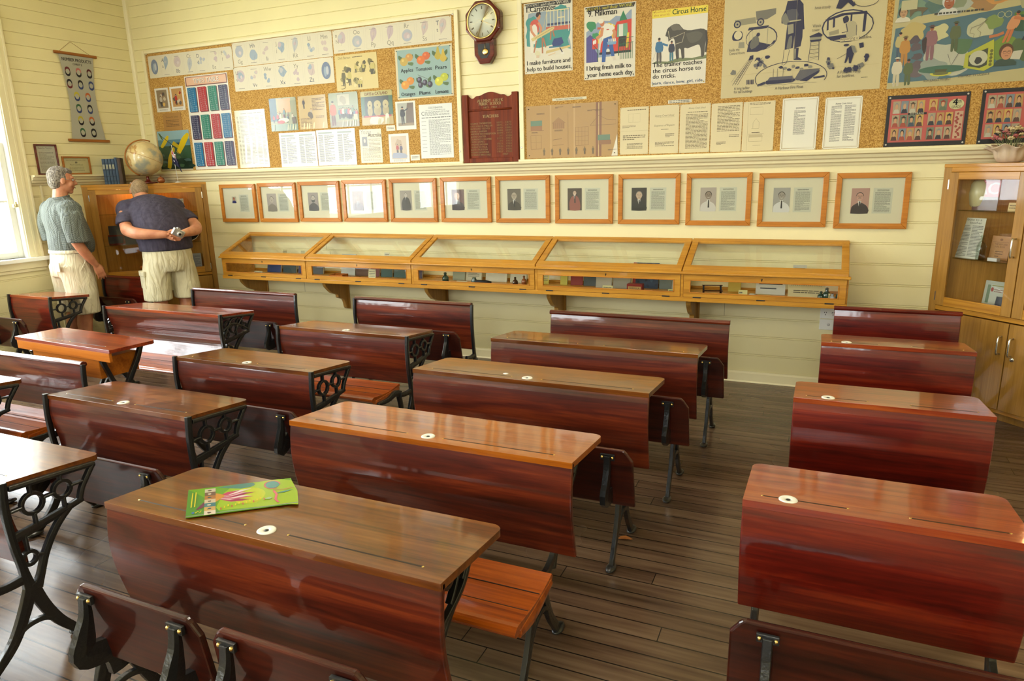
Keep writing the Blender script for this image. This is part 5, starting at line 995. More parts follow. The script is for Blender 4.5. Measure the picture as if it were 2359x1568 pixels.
# --------------------------------------------------- grade picture boards
def grade(nm, t, lb, seed):
    s = sheet(nm, (30, 28, 30), t=.003, rough=.5); r = random.Random(seed); s.rect(.045, .085, .955, .925, (196, 92, 84)); n = 0
    def cell(a, b_, c_, d_):
        bgc = [(128, 142, 150), (190, 150, 90), (120, 130, 110), (176, 160, 130), (206, 170, 90)][r.randrange(5)]; s.rect(a, b_, c_, d_, bgc); m = (a+c_)/2; h = d_-b_; w = c_-a
        s.poly([(a+w*.08, b_), (c_-w*.08, b_), (c_-w*.2, b_+h*.3), (m, b_+h*.38), (a+w*.2, b_+h*.3)], [(70, 84, 100), (170, 80, 60), (90, 60, 50), (110, 120, 90), (196, 190, 170), (50, 50, 60)][r.randrange(6)], 1)
        hc = [(60, 40, 30), (90, 70, 50), (150, 146, 140), (150, 60, 40), (40, 36, 34)][r.randrange(5)]; s.ell(m, b_+h*.62, w*.26, h*.28, hc, 12); s.ell(m, b_+h*.55, w*.20, h*.23, (206, 160, 120), 12)
        if r.random() < .35: s.ell(m, b_+h*.76, w*.36, h*.05, hc, 10)
    X = [.075+.1*i for i in range(5)]; Y = [.12, .385, .65]
    for i in range(4):
        for y in Y: cell(X[i], y, X[i]+.092, y+.235)
    for i in range(2): cell(.52+.115*i, .67, .62+.115*i, .89)
    for i in range(3):
        for y in (.12, .395): cell(.52+.105*i, y, .61+.105*i, y+.235)
    s.rect(.84, .12, .94, .64, (206, 170, 140))
    for i in range(14): s.blob(r.uniform(.86, .92), .15+.034*i, .018, (160, 70, 60), i, 7)
    s.ell(.845, .775, .09, .10, (206, 200, 150)); s.text(t, .80, .755, .058, (40, 44, 44), bold=.0015); s.text('th', .86, .795, .025, (40, 44, 44)); s.greek(.79, .83, .9, .85, 1, (90, 90, 80)); s.text('GRADE', .845, .70, .022, (60, 60, 56), w=.05, align='c')
    if t == '4': s.rect(.27, .61, .50, .65, (30, 28, 30)); s.text('3rd GRADE', .38, .617, .017, (220, 214, 190), w=.08, align='c')
    s.pins((220, 216, 206), .006, .03); fin(s, nm, 'grade_picture_board', lb, 'picture board')
grade('g4', '4', 'black-edged pink board of small portraits marked 4th GRADE', 4); grade('g5', '5', 'black-edged board of small portraits marked 5th GRADE, behind the flower vase', 9)
# --------------------------------------------------- honour board
def honour():
    x0, x1, z0, z1 = 3.815, 4.318, 1.702, 2.246; w, h = x1-x0, z1-z0
    root = empty('honour_board', (x0, 0, z0), 0, 'dark red wooden honour board listing the teachers, under the clock', 'honour board')
    top = [(.05, h-.03)]+spline([(.05, h-.008), (.075, h-.028), (.10, h-.03), (.125, h-.014), (.16, h-.012), (.21, h+.006), (w/2, h+.012), (w-.21, h+.006), (w-.16, h-.012), (w-.125, h-.014), (w-.10, h-.03), (w-.075, h-.028), (w-.05, h-.008)], 3)
    b = MB(); b.prism([(.04, .02), (w-.04, .02), (w-.04, h-.04)]+[(w-.05, h-.03)]+top[::-1][:-1]+[(.05, h-.03), (.04, h-.04)], -.014, -.002, M_HON, 'y'); b.build('panel', root)
    b = MB(); b.box(0, .052, -.032, -.001, 0, h, M_HON); b.box(w-.052, w, -.032, -.001, 0, h, M_HON); b.box(.052, w-.052, -.032, -.001, 0, .036, M_HON); b.build('frame', root, bevel=.004)
    b = MB(); b.tube([(.052, -.016, h-.125), (w-.052, -.016, h-.125)], .008, M_HON, 10); b.build('moulding', root)
    s = Sheet(w, h, BK); s.b = MB(); s.d = -.0142; G = (206, 178, 116)
    s.text('ALUMNY  CREEK', .5, .88, .034, G, w=.235, align='c', bold=.0008); s.text('PUBLIC  SCHOOL', .5, .835, .033, G, w=.205, align='c', bold=.0008); s.text('1872 . 1969', .5, .79, .022, G, w=.12, align='c', bold=.0004); s.text('TEACHERS', .5, .655, .034, G, w=.145, align='c', bold=.0010)
    N_ = [('GEORGE THORNTON', '1872 . 1875'), ('FREDERICK MILLER', '1875 . 1879'), ('RICHARD SEEVES', '1879 . 1884'), ('HENRY BARNES', '1884 . 1899'), ('ANDREW WOTHERSPOON', '1899 . 1921'), ('JOHN CARTER', 'PT   1920'), ('CLARENCE COOMBS', '1922 . 1933'), ('EVAN JAMES', 'PT   1933'), ('THOMAS HOGAN', '1933 . 1944'), ('FRANCIS PAUL', '1945 . 1954'), ('KEITH HUDSON', '1955 . 1956'), ('BRIAN HAWKINS', '1957 . 1968'), ('DONALD WATTERS', '1969')]
    for i, (a, c) in enumerate(N_):
        z = .565-i*.0385; s.text(a, .125, z, .020, G, w=.0128*len(a), bold=.0004); s.text(c, .87 if i < 12 else .8, z, .020, G, w=.0118*len(c), align='r', bold=.0004)
    s.b.build('lettering', root)
honour()
# --------------------------------------------------- clock
def clock():
    cx, cz = 4.048, 2.785; root = empty('wall_clock', (cx, 0, 2.46), 0, 'octagonal red-brown wall clock with a brass pendulum', 'clock'); z0 = cz-2.46
    o8 = lambda r, dz=0: [(r*math.cos(PI/8+PI/4*i), z0+r*math.sin(PI/8+PI/4*i)+dz) for i in range(8)]
    b = MB(); b.prism(o8(.165), -.075, -.001, M_CLOCK, 'y'); b.build('case', root, bevel=.014, seg=3)
    pt = [(-.088, z0-.13), (-.088, .075), (-.045, .01), (.045, .01), (.088, .075), (.088, z0-.13)]
    b = MB(); b.prism(pt[::-1], -.06, -.001, M_CLOCK, 'y'); pb = b.build('pendulum_box', root, bevel=.008, seg=2)
    pt2 = [(-.052, .16), (-.052, .085), (-.025, .05), (.025, .05), (.052, .085), (.052, .16)]
    b = MB(); b.prism(pt2[::-1], -.0615, -.06, M_BLK, 'y'); b.build('opening', pb)
    b = MB(); b.tube([(.012, -.064, .165), (.012, -.064, .10)], .002, M_BRASS, 6); b.lathe([(.026, -.062), (.026, -.066), (.018, -.069), (.004, -.071)], (.012, 0, .098), M_BRASS, 20, 'y'); b.build('pendulum', root)
    b = MB(); b.lathe([(.123, -.074), (.133, -.077), (.133, -.086), (.127, -.089), (.123, -.084)], (0, 0, z0), M_BRASS, 36, 'y', True, False); b.build('bezel', root)
    s = Sheet(.26, .26, (214, 216, 200)); s.b = MB(); s.d = -.077; s.ell(.5, .5, .485, .485, (240, 242, 232), 36)
    R8 = ['XII', 'I', 'II', 'III', 'IIII', 'V', 'VI', 'VII', 'VIII', 'IX', 'X', 'XI']
    for i, t in enumerate(R8):
        a = PI/2-i*PI/6; s.text(t, .5+.385*math.cos(a)-.035*math.sin(a)*0-.045*math.cos(a), .5+.385*math.sin(a)-.05*math.sin(a)-.02, .022, (70, 64, 56), align='c', w=.007*len(t)+.004, bold=.0006) if 0 else s.line([(.5+.33*math.cos(a), .5+.33*math.sin(a)), (.5+.42*math.cos(a), .5+.42*math.sin(a))], .003+.002*len(t), (84, 78, 66))
    s.b.v = [(x-.13, y, z+z0-.13) for x, y, z in s.b.v]; dl = s.b.build('dial', root)
    b = MB()
    def hand(ang, l, wd, y, back=.01, m=M_BLK):
        a = math.radians(90-ang); c, s_ = math.cos(a), math.sin(a); p = [(-back, -wd), (l*.6, -wd*1.2), (l, 0), (l*.6, wd*1.2), (-back, wd)]
        b.prism([(x*c-z*s_, z0+x*s_+z*c) for x, z in p], y-.001, y, m, 'y')
    hand(41, .065, .004, -.080); hand(44, .10, .0025, -.082); hand(112, .105, .0008, -.084, .03, M_BRASS); b.build('hands', root)
    b = MB(); b.lathe([(.124, -.0855), (.06, -.0905), (.001, -.092)], (0, 0, z0), M_GLASS, 36, 'y'); b.build('glass', root)
clock()
# --------------------------------------------------- framed teacher portraits
FR = [(0.989,1.458,1.194,1.568),(1.491,1.965,1.196,1.574),(1.998,2.481,1.202,1.579),(2.515,2.997,1.204,1.584),(3.035,3.522,1.204,1.586),(3.562,4.049,1.205,1.588),(4.093,4.580,1.204,1.587),(4.626,5.109,1.201,1.584),(5.152,5.630,1.199,1.580),(5.676,6.143,1.193,1.575),(6.190,6.649,1.187,1.565),(6.697,7.149,1.178,1.554)]
PD = [('a tiny colour snapshot', 0), ('a faint photo of a uniformed man', 1), ('a dark photo of a bearded man', 2), ('a photo half lost in window glare', 3), ('a photo of a seated man in a dark coat', 4), ('a brown photo of a bald man with a white collar', 5), ('a dark photo of a man in a tweed suit', 6), ('a photo of a smiling man in a red-brown suit', 7), ('a photo of a man in a black dinner suit', 8), ('a photo of a grinning man tilting his head', 9), ('a photo of a man in a white shirt and dark tie', 10), ('a photo of a balding man with glasses and moustache', 11)]
BGs = [(196, 188, 168), (180, 168, 158), (150, 136, 130), (150, 120, 104), (158, 146, 132), (104, 62, 50), (110, 100, 84), (70, 50, 40), (34, 24, 22), (186, 172, 164), (170, 166, 160), (190, 144, 132)]
CT = [(60, 60, 120), (150, 140, 126), (56, 46, 44), (96, 60, 48), (54, 48, 46), (52, 26, 24), (70, 62, 54), (150, 78, 66), (16, 14, 16), (224, 218, 212), (226, 224, 222), (40, 20, 30)]
SKs = [(200, 120, 90), (200, 186, 170), (186, 170, 156), (170, 140, 120), (196, 180, 164), (214, 166, 140), (186, 170, 150), (214, 180, 156), (206, 176, 150), (150, 132, 120), (160, 150, 140), (206, 156, 138)]
HRs = [(90, 60, 50), (110, 98, 90), (44, 38, 36), (80, 60, 50), (60, 54, 50), (196, 150, 124), (110, 100, 84), (90, 70, 56), (150, 140, 130), (40, 26, 24), (56, 52, 50), (44, 28, 28)]
def portrait(i):
    x0, x1, z0, z1 = FR[i]; w, h = x1-x0, z1-z0
    root = empty('framed_portrait', (x0, 0, z0), 0, 'framed typed page beside %s' % PD[i][0], 'framed picture', 'framed teacher portraits in a row')
    f = .036; b = MB()
    for q in ([(0, 0), (w, 0), (w-f, f), (f, f)], [(w, 0), (w, h), (w-f, h-f), (w-f, f)], [(w, h), (0, h), (f, h-f), (w-f, h-f)], [(0, h), (0, 0), (f, f), (f, h-f)]): b.prism(q, -.024, -.002, M_FRAME, 'y')
    b.build('frame', root, bevel=.003)
    s = Sheet(w-2*f, h-2*f, (236, 228, 200), .002, .6); s.b.v = [(x, y-.008, z) for x, y, z in s.b.v]; s.d -= .008
    A = (.17, .22, .46, .78); T_ = (.52, .22, .83, .78)
    if i == 0: A = (.28, .50, .42, .72)
    s.rect(T_[0], T_[1], T_[2], T_[3], (214, 214, 196)); s.greek(T_[0]+.06, T_[3]-.07, T_[2]-.06, T_[3]-.03, 2, (110, 108, 100), word=.3); s.greek(T_[0]+.03, T_[1]+.03, T_[2]-.03, T_[3]-.09, 22, (156, 156, 146), .9, seed=i, word=.15)
    m = s.b.build('mount', root, (f, 0, f))
    s2 = Sheet(s.w*(A[2]-A[0]), s.h*(A[3]-A[1]), BGs[i], .0008, .35); L_ = (.5, .62)
    sk, hr, ct = SKs[i], HRs[i], CT[i]; hs = .20 if i not in (4, 7) else .12; hy = .66 if i not in (4, 7) else .78; hx = {5: .42, 9: .52, 11: .48}.get(i, .5); q = s2.w/s2.h
    s2.poly([(.02, 0), (.98, 0), (.95, .25), (.78, .36), (.6, .42), (.4, .42), (.22, .36), (.05, .25)] if hs > .15 else [(.15, 0), (.85, 0), (.88, .35), (.74, .6), (.58, .66), (.42, .66), (.26, .6), (.12, .35)], ct, 2)
    s2.rect(hx-hs*.35, hy-hs*q*1.7, hx+hs*.35, hy-hs*.6*q, tuple(int(c*.86) for c in sk)); s2.ell(hx, hy+hs*.25*q, hs*1.08, hs*1.18*q, hr); s2.ell(hx, hy, hs*.95, hs*1.22*q, sk)
    k = lambda a, c: (hx+a*hs, hy+c*hs*q)
    for e in (-.4, .4): s2.ell(*k(e, .18), hs*.14, hs*.08*q, tuple(int(c*.45) for c in sk), 8); s2.line([k(e-.2, .42), k(e+.2, .42)], .0012, tuple(int(c*.5) for c in hr)); s2.ell(*k(e*2.45, .05), hs*.12, hs*.22*q, tuple(int(c*.9) for c in sk), 8)
    s2.poly([k(-.07, .15), k(.07, .15), k(.16, -.25), k(-.16, -.25)], tuple(int(c*.85) for c in sk)); s2.line([k(-.35, -.6), k(0, -.66 if i > 6 else -.6), k(.35, -.6)], .0018, (240, 236, 230) if i in (7, 9, 10, 11) else tuple(int(c*.55) for c in sk))
    if i in (1, 5, 11): s2.line([k(-.4, -.42), k(0, -.34), k(.4, -.42)], .003, hr if i != 5 else (190, 160, 140))
    if i == 2: s2.poly([k(-.9, -.1), k(-.6, -.45), k(.6, -.45), k(.9, -.1), k(.7, -1.2), k(0, -1.5), k(-.7, -1.2)], hr, 2)
    if i in (6, 11): s2.arc(*k(-.4, .18), hs*.32, hs*.26*q, .0009, (40, 34, 30), n=10); s2.arc(*k(.4, .18), hs*.32, hs*.26*q, .0009, (40, 34, 30), n=10)
    if i not in (0, 1, 2): b0 = hy-hs*1.25*q; s2.poly([(hx-hs*.5, b0), (hx+hs*.5, b0), (hx+hs*.12, b0-.22), (hx-hs*.12, b0-.22)], (226, 222, 216)); s2.poly([(hx-.02, b0-.02), (hx+.05, b0-.02), (hx+.07, max(.0, b0-.34)), (hx-.03, max(.0, b0-.34))], (30, 22, 30) if i != 5 else (60, 40, 40))
    s2.b.build('photograph', m, (s.w*A[0], -.0105, s.h*A[1]))
    b = MB(); b.box(f-.003, w-f+.003, -.017, -.0155, f-.003, h-f+.003, M_GLASS); b.build('glass', root)
for i in range(12): portrait(i)
# --------------------------------------------------- left wall: number chart and two framed sheets
def chart():
    a, c, z0, z1 = -.832, -.432, 2.018, 2.806; w, h = c-a, z1-z0
    root = empty('number_chart', (.0, a, z0), PI/2, 'NUMBER PRODUCTS hanging chart with pairs of coloured rings on wooden rods', 'wall chart')
    s = Sheet(w, h, BK); s.b = MB(); n = 16; M = paper((186, 184, 168), .7); prof = [(.012-.0*i, i/n) for i in range(n+1)]; ins = lambda t: .028+.035*math.sin(PI*min(1, t))**1.2
    vs = []
    for i in range(n+1): t = i/n; q = ins(t) if 0 < t < 1 else .028; vs += [(q, -.014, .01+t*(h-.02)), (w-q, -.014, .01+t*(h-.02))]
    s.b.add(vs, [(2*i, 2*i+1, 2*i+3, 2*i+2) for i in range(n)], M); s.b.add([(x, y+.0015, z) for x, y, z in vs], [(2*i+2, 2*i+3, 2*i+1, 2*i) for i in range(n)], M); s.d = -.0145
    s.text('NUMBER PRODUCTS', .5, .915, .042, BK, w=.29, align='c', bold=.0008); s.text('CHART 2', .5, .875, .026, BK, w=.09, align='c', bold=.0006)
    RD, PK, MR, BL, BB, YE, OR, GN = (110, 26, 32), (206, 120, 116), (92, 30, 34), (58, 76, 130), (22, 18, 26), (200, 186, 50), (206, 108, 50), (62, 110, 74)
    rows = [(.795, [(.23, RD, BB), (.5, PK, BB), (.77, MR, BB)]), (.655, [(.23, BB, RD), (.5, BB, BL), (.77, BL, BL)]), (.515, [(.36, YE, BL), (.64, OR, BL)]), (.375, [(.36, GN, BL), (.64, BB, BL)]), (.235, [(.36, YE, BB), (.64, OR, BB)]), (.095, [(.36, GN, BB), (.64, BB, BB)])]
    for v, cs in rows:
        for u, p, q in cs:
            s.ell(u, v+.018, .064, .036, p, 16, 0, PI); s.rect(u-.064, v-.018, u+.064, v+.018, p); s.ell(u, v-.018, .064, .036, q, 16, PI, 2*PI); s.rect(u-.064, v-.018, u+.064, v, q); s.ell(u, v, .048, .030, (186, 184, 168))
    s.b.build('chart_sheet', root)
    for z, e in ((h, .012), (0, .012)): b = MB(); b.box(-e, w+e, -.022, -.004, z-.012, z+.014, M_ROD); b.build('rod', root, bevel=.005)
    b = MB(); b.tube([(.04, -.012, h+.01), (w*.42, -.008, h+.11), (w-.05, -.012, h+.01)], .0015, M_ROD, 6); b.build('string', root)
chart()
def wall_frame(a, c, z0, z1, fm, rgb, lb, fn):
    w, h = c-a, z1-z0; root = empty('framed_notice', (0.0, a, z0), PI/2, lb, 'framed notice'); f = .014; b = MB()
    for q in ((0, f, 0, h), (w-f, w, 0, h)): b.box(q[0], q[1], -.02, -.002, q[2], q[3], fm)
    b.box(f, w-f, -.02, -.002, 0, f, fm); b.box(f, w-f, -.02, -.002, h-f, h, fm); b.build('frame', root, bevel=.002)
    s = Sheet(w-2*f, h-2*f, rgb, .002); fn(s); s.b.build('notice', root, (f, -.006, f))
    b = MB(); b.box(f-.002, w-f+.002, -.014, -.013, f-.002, h-f+.002, M_GLASS); b.build('glass', root)
wall_frame(-1.18, -.975, 1.70, 1.975, M_CLOCK, (206, 200, 184), 'tall dark-framed notice RULES FOR TEACHERS beside the window', lambda s: (s.text('Rules for Teachers', .5, .88, .024, (110, 100, 96), w=.13, align='c'), s.greek(.3, .83, .7, .85, 1, (140, 130, 120)), s.greek(.12, .06, .88, .78, 16, (160, 152, 140), .85), s.line([(.05, .03), (.95, .03), (.95, .97), (.05, .97), (.05, .03)], .001, (170, 160, 150))))
wall_frame(-.94, -.665, 1.70, 1.868, M_ROD, (212, 200, 152), 'wide thin-framed certificate between the notice and the blue books', lambda s: (s.greek(.1, .8, .9, .88, 2, (180, 160, 110)), s.ell(.5, .7, .05, .06, (130, 120, 90)), s.text('Merit Certificate', .5, .5, .022, (120, 106, 76), w=.13, align='c'), s.greek(.2, .1, .8, .42, 5, (176, 160, 116), .8)))
#PART4
# ---------------------------------------------------------------- people
def skin_mat(name, c0, c1):
    m, nt, b = nodes(name); tc = nt.nodes.new('ShaderNodeTexCoord'); n = nt.nodes.new('ShaderNodeTexNoise'); n.inputs['Scale'].default_value = 14; n.inputs['Detail'].default_value = 4
    nt.links.new(tc.outputs['Object'], n.inputs['Vector']); r = ramp(nt, [(.35, c0), (.65, c1)]); nt.links.new(n.outputs[0], r.inputs[0]); nt.links.new(r.outputs[0], b.inputs['Base Color']); b.inputs['Roughness'].default_value = .5
    b.inputs['Subsurface Weight'].default_value = .08; b.inputs['Subsurface Radius'].default_value = (.01, .004, .002); return m
M_SKIN = skin_mat('skin', sr(186, 120, 88), sr(206, 144, 108))
def cloth(name, c0, c1, scale, check=False, bump=.3, bsc=9):
    m, nt, b = nodes(name); L = nt.links; tc = nt.nodes.new('ShaderNodeTexCoord')
    if check:
        ck = nt.nodes.new('ShaderNodeTexChecker'); ck.inputs['Scale'].default_value = scale; ck.inputs['Color1'].default_value = (*c0, 1); ck.inputs['Color2'].default_value = (*c1, 1); L.new(tc.outputs['Object'], ck.inputs['Vector']); L.new(ck.outputs[0], b.inputs['Base Color'])
    else:
        n = nt.nodes.new('ShaderNodeTexNoise'); n.inputs['Scale'].default_value = scale; L.new(tc.outputs['Object'], n.inputs['Vector']); r = ramp(nt, [(.35, c0), (.65, c1)]); L.new(n.outputs[0], r.inputs[0]); L.new(r.outputs[0], b.inputs['Base Color'])
    mp = nt.nodes.new('ShaderNodeMapping'); mp.inputs['Scale'].default_value = (1.6, 1.6, .45); L.new(tc.outputs['Object'], mp.inputs['Vector'])
    n2 = nt.nodes.new('ShaderNodeTexNoise'); n2.inputs['Scale'].default_value = bsc; n2.inputs['Detail'].default_value = 2; n2.inputs['Distortion'].default_value = 1.2; L.new(mp.outputs[0], n2.inputs['Vector'])
    bp = nt.nodes.new('ShaderNodeBump'); bp.inputs['Strength'].default_value = bump; bp.inputs['Distance'].default_value = .05; L.new(n2.outputs[0], bp.inputs['Height']); L.new(bp.outputs[0], b.inputs['Normal'])
    b.inputs['Roughness'].default_value = .85; return m
M_SHIRT1 = cloth('grey_green_check_cloth', sr(78, 86, 84), sr(116, 122, 114), 130, True, .55, 12)
M_SHIRT2 = cloth('navy_tshirt_cloth', sr(52, 48, 66), sr(66, 60, 78), 30, False, .3, 6)
M_SHORTS = cloth('khaki_shorts_cloth', sr(200, 192, 160), sr(214, 206, 174), 12, False, .5, 10)
M_TROUS = cloth('cream_shorts_cloth', sr(214, 206, 178), sr(226, 218, 192), 12, False, .5, 10)
M_HAIR = cloth('grey_hair', sr(110, 100, 88), sr(170, 160, 146), 60, False, .8, 60)
M_HAIR2 = cloth('cropped_hair', sr(140, 116, 84), sr(168, 144, 110), 60, False, .5, 60)
M_SHOE = plain('worn_shoe', sr(90, 70, 56), .6); M_SOCK = plain('white_sock', sr(206, 204, 196), .9)
def caps(b, pts, rad, m, n=14, k=5):
    P = spline([tuple(p)+(r if hasattr(r, '__len__') else (r,)) for p, r in zip(pts, rad)], k) if len(pts) > 2 else [tuple(p)+(r,) for p, r in zip(pts, rad)]
    b.tube([p[:3] for p in P], [p[3] for p in P], m, n); b.ball(P[0][:3], P[0][3]*.98, m, 12, 8); b.ball(P[-1][:3], P[-1][3]*.98, m, 12, 8)
def stack(b, rings, m, n=20):
    """lofted body part: rings of (cx, cy, cz, rx, ry, tilt about x)"""
    R_ = spline(rings, 4); vs = []; fs = []
    for cx, cy, cz, rx, ry, t in R_:
        for j in range(n):
            a = 2*PI*j/n; x, y = rx*math.cos(a), ry*math.sin(a); vs.append((cx+x, cy+y*math.cos(t), cz+y*math.sin(t)))
    for i in range(len(R_)-1):
        for j in range(n): fs.append((n*i+j, n*i+(j+1) % n, n*i+n+(j+1) % n, n*i+n+j))
    fs += [tuple(range(n))[::-1], tuple(n*(len(R_)-1)+j for j in range(n))]
    b.add(vs, fs, m, True)
def remesh(o, vox, sm=4):
    r = o.modifiers.new('merge', 'REMESH'); r.mode = 'VOXEL'; r.voxel_size = vox; r.use_smooth_shade = True
    s = o.modifiers.new('smooth', 'SMOOTH'); s.iterations = sm; s.factor = .5; return o
def finger(b, root, d, bend, ln, r, m):
    """three bones curling about the given axis"""
    p = Vector(root); d = Vector(d).normalized(); ax = Vector(bend[:3]).normalized(); P = [p.copy()]
    for i, f in enumerate((.45, .32, .23)): d = Matrix.Rotation(bend[3], 3, ax) @ d; p = p+d*ln*f; P.append(p.copy())
    b.tube(P, [r, r*.95, r*.88, r*.72], m, 8); b.ball(P[-1], r*.75, m, 8, 6); b.ball(P[0], r, m, 8, 6)
def hand(b, wrist, d, palm, side, m, curl=.35, s=1.0):
    """d = direction of the fingers, palm = the way the palm faces, side = towards the thumb"""
    w = Vector(wrist); d = Vector(d).normalized(); palm = Vector(palm); palm = (palm-d*palm.dot(d)).normalized(); sd = d.cross(palm); sd = sd if sd.dot(Vector(side)) > 0 else -sd
    for i in range(4): b.tube([w+sd*(.012-.008*i)*s, w+(d*.05+sd*(.028-.018*i))*s, w+(d*.088+sd*(.031-.0205*i))*s], [.015*s, .0135*s, .0105*s], m, 8)
    ax = d.cross(palm)
    for i, ln in enumerate((.072, .080, .075, .058)): finger(b, w+(d*.088+sd*(.031-.0205*i))*s, d+sd*(.06-.04*i), (*ax, curl*(1+.12*i)), ln*s, (.0088 if i < 3 else .0076)*s, m)
    b.tube([w+sd*.016*s+d*.012*s, w+(sd*.038+d*.04+palm*.012)*s, w+(sd*.05+d*.068+palm*.024)*s, w+(sd*.048+d*.092+palm*.034)*s], [.015*s, .0125*s, .0105*s, .008*s], m, 8); b.ball(w+(sd*.048+d*.092+palm*.034)*s, .0085*s, m, 8, 6)
def head(root, body, c, pitch, hairm, balding=.0, yaw=0):
    """skull, face, ears join the body mesh; hair, glasses, eyes and mouth are parts"""
    T = Matrix.Translation(Vector(c)) @ Matrix.Rotation(yaw, 4, 'Z') @ Matrix.Rotation(-pitch, 4, 'X'); g = lambda x, y, z: T @ Vector((x, y, z)); R3 = T.to_3x3()
    body.ball(g(0, -.012, .022), (.076, .096, .096), M_SKIN, 20, 14, R3); body.ball(g(0, .025, -.035), (.060, .070, .075), M_SKIN, 16, 12, R3); body.ball(g(0, .06, -.092), (.028, .024, .022), M_SKIN, 12, 8, R3)
    body.ball(g(0, .100, -.022), (.013, .022, .014), M_SKIN, 10, 8, R3); body.tube([g(0, .084, .022), g(0, .096, .0), g(0, .108, -.018)], [.008, .010, .012], M_SKIN, 8)
    for s in (-1, 1): body.ball(g(s*.078, -.004, -.006), (.009, .020, .032), M_SKIN, 10, 8, R3); body.ball(g(s*.034, .072, .030), (.026, .016, .010), M_SKIN, 10, 8, R3); body.ball(g(s*.042, .058, -.03), (.024, .024, .024), M_SKIN, 10, 8, R3)
    h = MB(); h.ball(g(0, -.026, .036), (.081, .090, .090), hairm, 18, 12, R3); h.ball(g(0, -.052, -.012), (.074, .058, .075), hairm, 16, 12, R3)
    for s in (-1, 1): h.ball(g(s*.064, -.008, .018), (.018, .034, .045), hairm, 12, 8, R3)
    if not balding: h.ball(g(0, .03, .078), (.06, .05, .035), hairm, 14, 10, R3)
    o = remesh(h.build('hair', root), .006, 2)
    for s in (-1, 1): e = MB(); e.ball(g(s*.032, .078, .010), (.012, .009, .009), M_SOCK, 10, 8, R3); e.ball(g(s*.032, .0855, .010), (.005, .003, .005), M_BLK, 8, 6, R3); e.build('eye', root)
    e = MB(); e.tube([g(-.024, .092, -.056), g(0, .099, -.058), g(.024, .092, -.056)], [.003, .0045, .003], plain('lips', sr(150, 84, 70), .5), 6); e.build('mouth', root)
    k = MB()
    for s in (-1, 1):
        k.tube([g(s*.034+.022*math.cos(a*PI/6), .102, .008+.017*math.sin(a*PI/6)) for a in range(13)], .0013, M_CHR, 5); k.tube([g(s*.056, .102, .012), g(s*.078, .07, .012), g(s*.080, -.01, .008), g(s*.078, -.022, -.008)], .0013, M_CHR, 5)
    k.tube([g(-.012, .102, .012), g(0, .106, .014), g(.012, .102, .012)], .0013, M_CHR, 5); k.build('spectacles', root)
def man1():
    root = empty('person', (.385, -1.27, 0), -.22, 'grey-haired man in a checked grey shirt standing at the window', 'person'); b = MB(); S_ = M_SKIN
    caps(b, [(0, -.01, 1.40), (0, -.005, 1.47), (0, .015, 1.57)], [.075, .062, .058], S_); b.ball((0, 0, 1.30), (.18, .11, .13), S_, 16, 10)
    for s in (-1, 1):
        caps(b, [(s*.185, -.01, 1.39), (s*.215, -.03, 1.25), (s*.228, -.03, 1.12)], [.055, .048, .042], S_)
        el = (s*.228, -.03, 1.12); wr = (s*.20, .11, .90) if s > 0 else (s*.22, .10, .89)
        caps(b, [el, (s*.225, .03, 1.01), wr], [.043, .042, .028], S_); hand(b, wr, (0.0, .35, -.9), (-s*.9, 0, -.1), (0, 1, .2), S_, .22)
        caps(b, [(s*.095, .0, .90), (s*.10, .0, .70), (s*.105, .01, .52), (s*.105, -.02, .36), (s*.105, -.02, .20), (s*.105, -.01, .10)], [.09, .085, .062, .062, .045, .038], S_)
    b.ball((0, 0, .93), (.17, .13, .12), S_, 16, 10); head(root, b, (.01, .035, 1.645), .10, M_HAIR, yaw=-.25); remesh(b.build('body', root), .0065, 2)
    c = MB(); M = M_SHIRT1
    stack(c, [(0, .02, 1.00, .195, .165, 0), (0, .03, 1.08, .205, .18, 0), (0, .02, 1.2, .205, .165, 0), (0, -.005, 1.32, .222, .15, 0), (0, -.012, 1.41, .21, .13, 0), (0, -.008, 1.46, .14, .11, 0), (0, 0, 1.50, .08, .085, 0)], M)
    for s in (-1, 1): stack(c, [(s*.16, -.015, 1.40, .085, .09, 0), (s*.215, -.02, 1.36, .075, .09, 0), (s*.235, -.03, 1.27, .073, .092, 0), (s*.242, -.02, 1.18, .075, .092, 0), (s*.245, -.01, 1.11, .076, .094, 0)], M)
    for s in (-1, 1): c.ball((s*.165, -.012, 1.395), (.095, .10, .085), M, 14, 10)
    remesh(c.build('shirt', root), .012, 2)
    k = MB(); stack(k, [(0, .0, 1.45, .082, .08, 0), (0, .003, 1.485, .074, .074, .1), (0, .006, 1.51, .070, .070, .15)], M); k.build('collar', root)
    t = MB(); M = M_TROUS
    stack(t, [(0, .01, 1.025, .188, .155, 0), (0, .005, .95, .195, .16, 0), (0, -.01, .86, .20, .16, 0), (0, -.01, .80, .19, .15, 0)], M)
    for s in (-1, 1): stack(t, [(s*.09, -.01, .90, .10, .14, 0), (s*.105, -.005, .75, .108, .132, 0), (s*.112, .0, .60, .112, .126, 0), (s*.115, .0, .46, .112, .122, 0)], M)
    remesh(t.build('shorts', root), .012, 2)
    p = MB(); stack(p, [(0, .01, 1.012, .198, .165, 0), (0, .01, 1.04, .196, .164, 0)], M); p.build('waistband', root)
    k = MB(); k.tube([(.19, .05, 1.0), (.214, .02, .93), (.206, -.02, .86)], .003, M); k.box(.07, .15, -.165, -.158, .86, .94, M); k.build('pocket', root)
    for s in (-1, 1):
        q = MB(); caps(q, [(s*.105, -.01, .05), (s*.105, -.012, .17)], [.045, .044], M_SOCK); q.build('sock', root)
        q = MB(); stack(q, [(s*.108, .05, .0, .048, .135, 0), (s*.108, .05, .025, .05, .138, 0), (s*.107, .035, .055, .044, .115, 0), (s*.106, -.01, .09, .042, .06, 0)], M_SHOE); q.build('shoe', root)
man1()
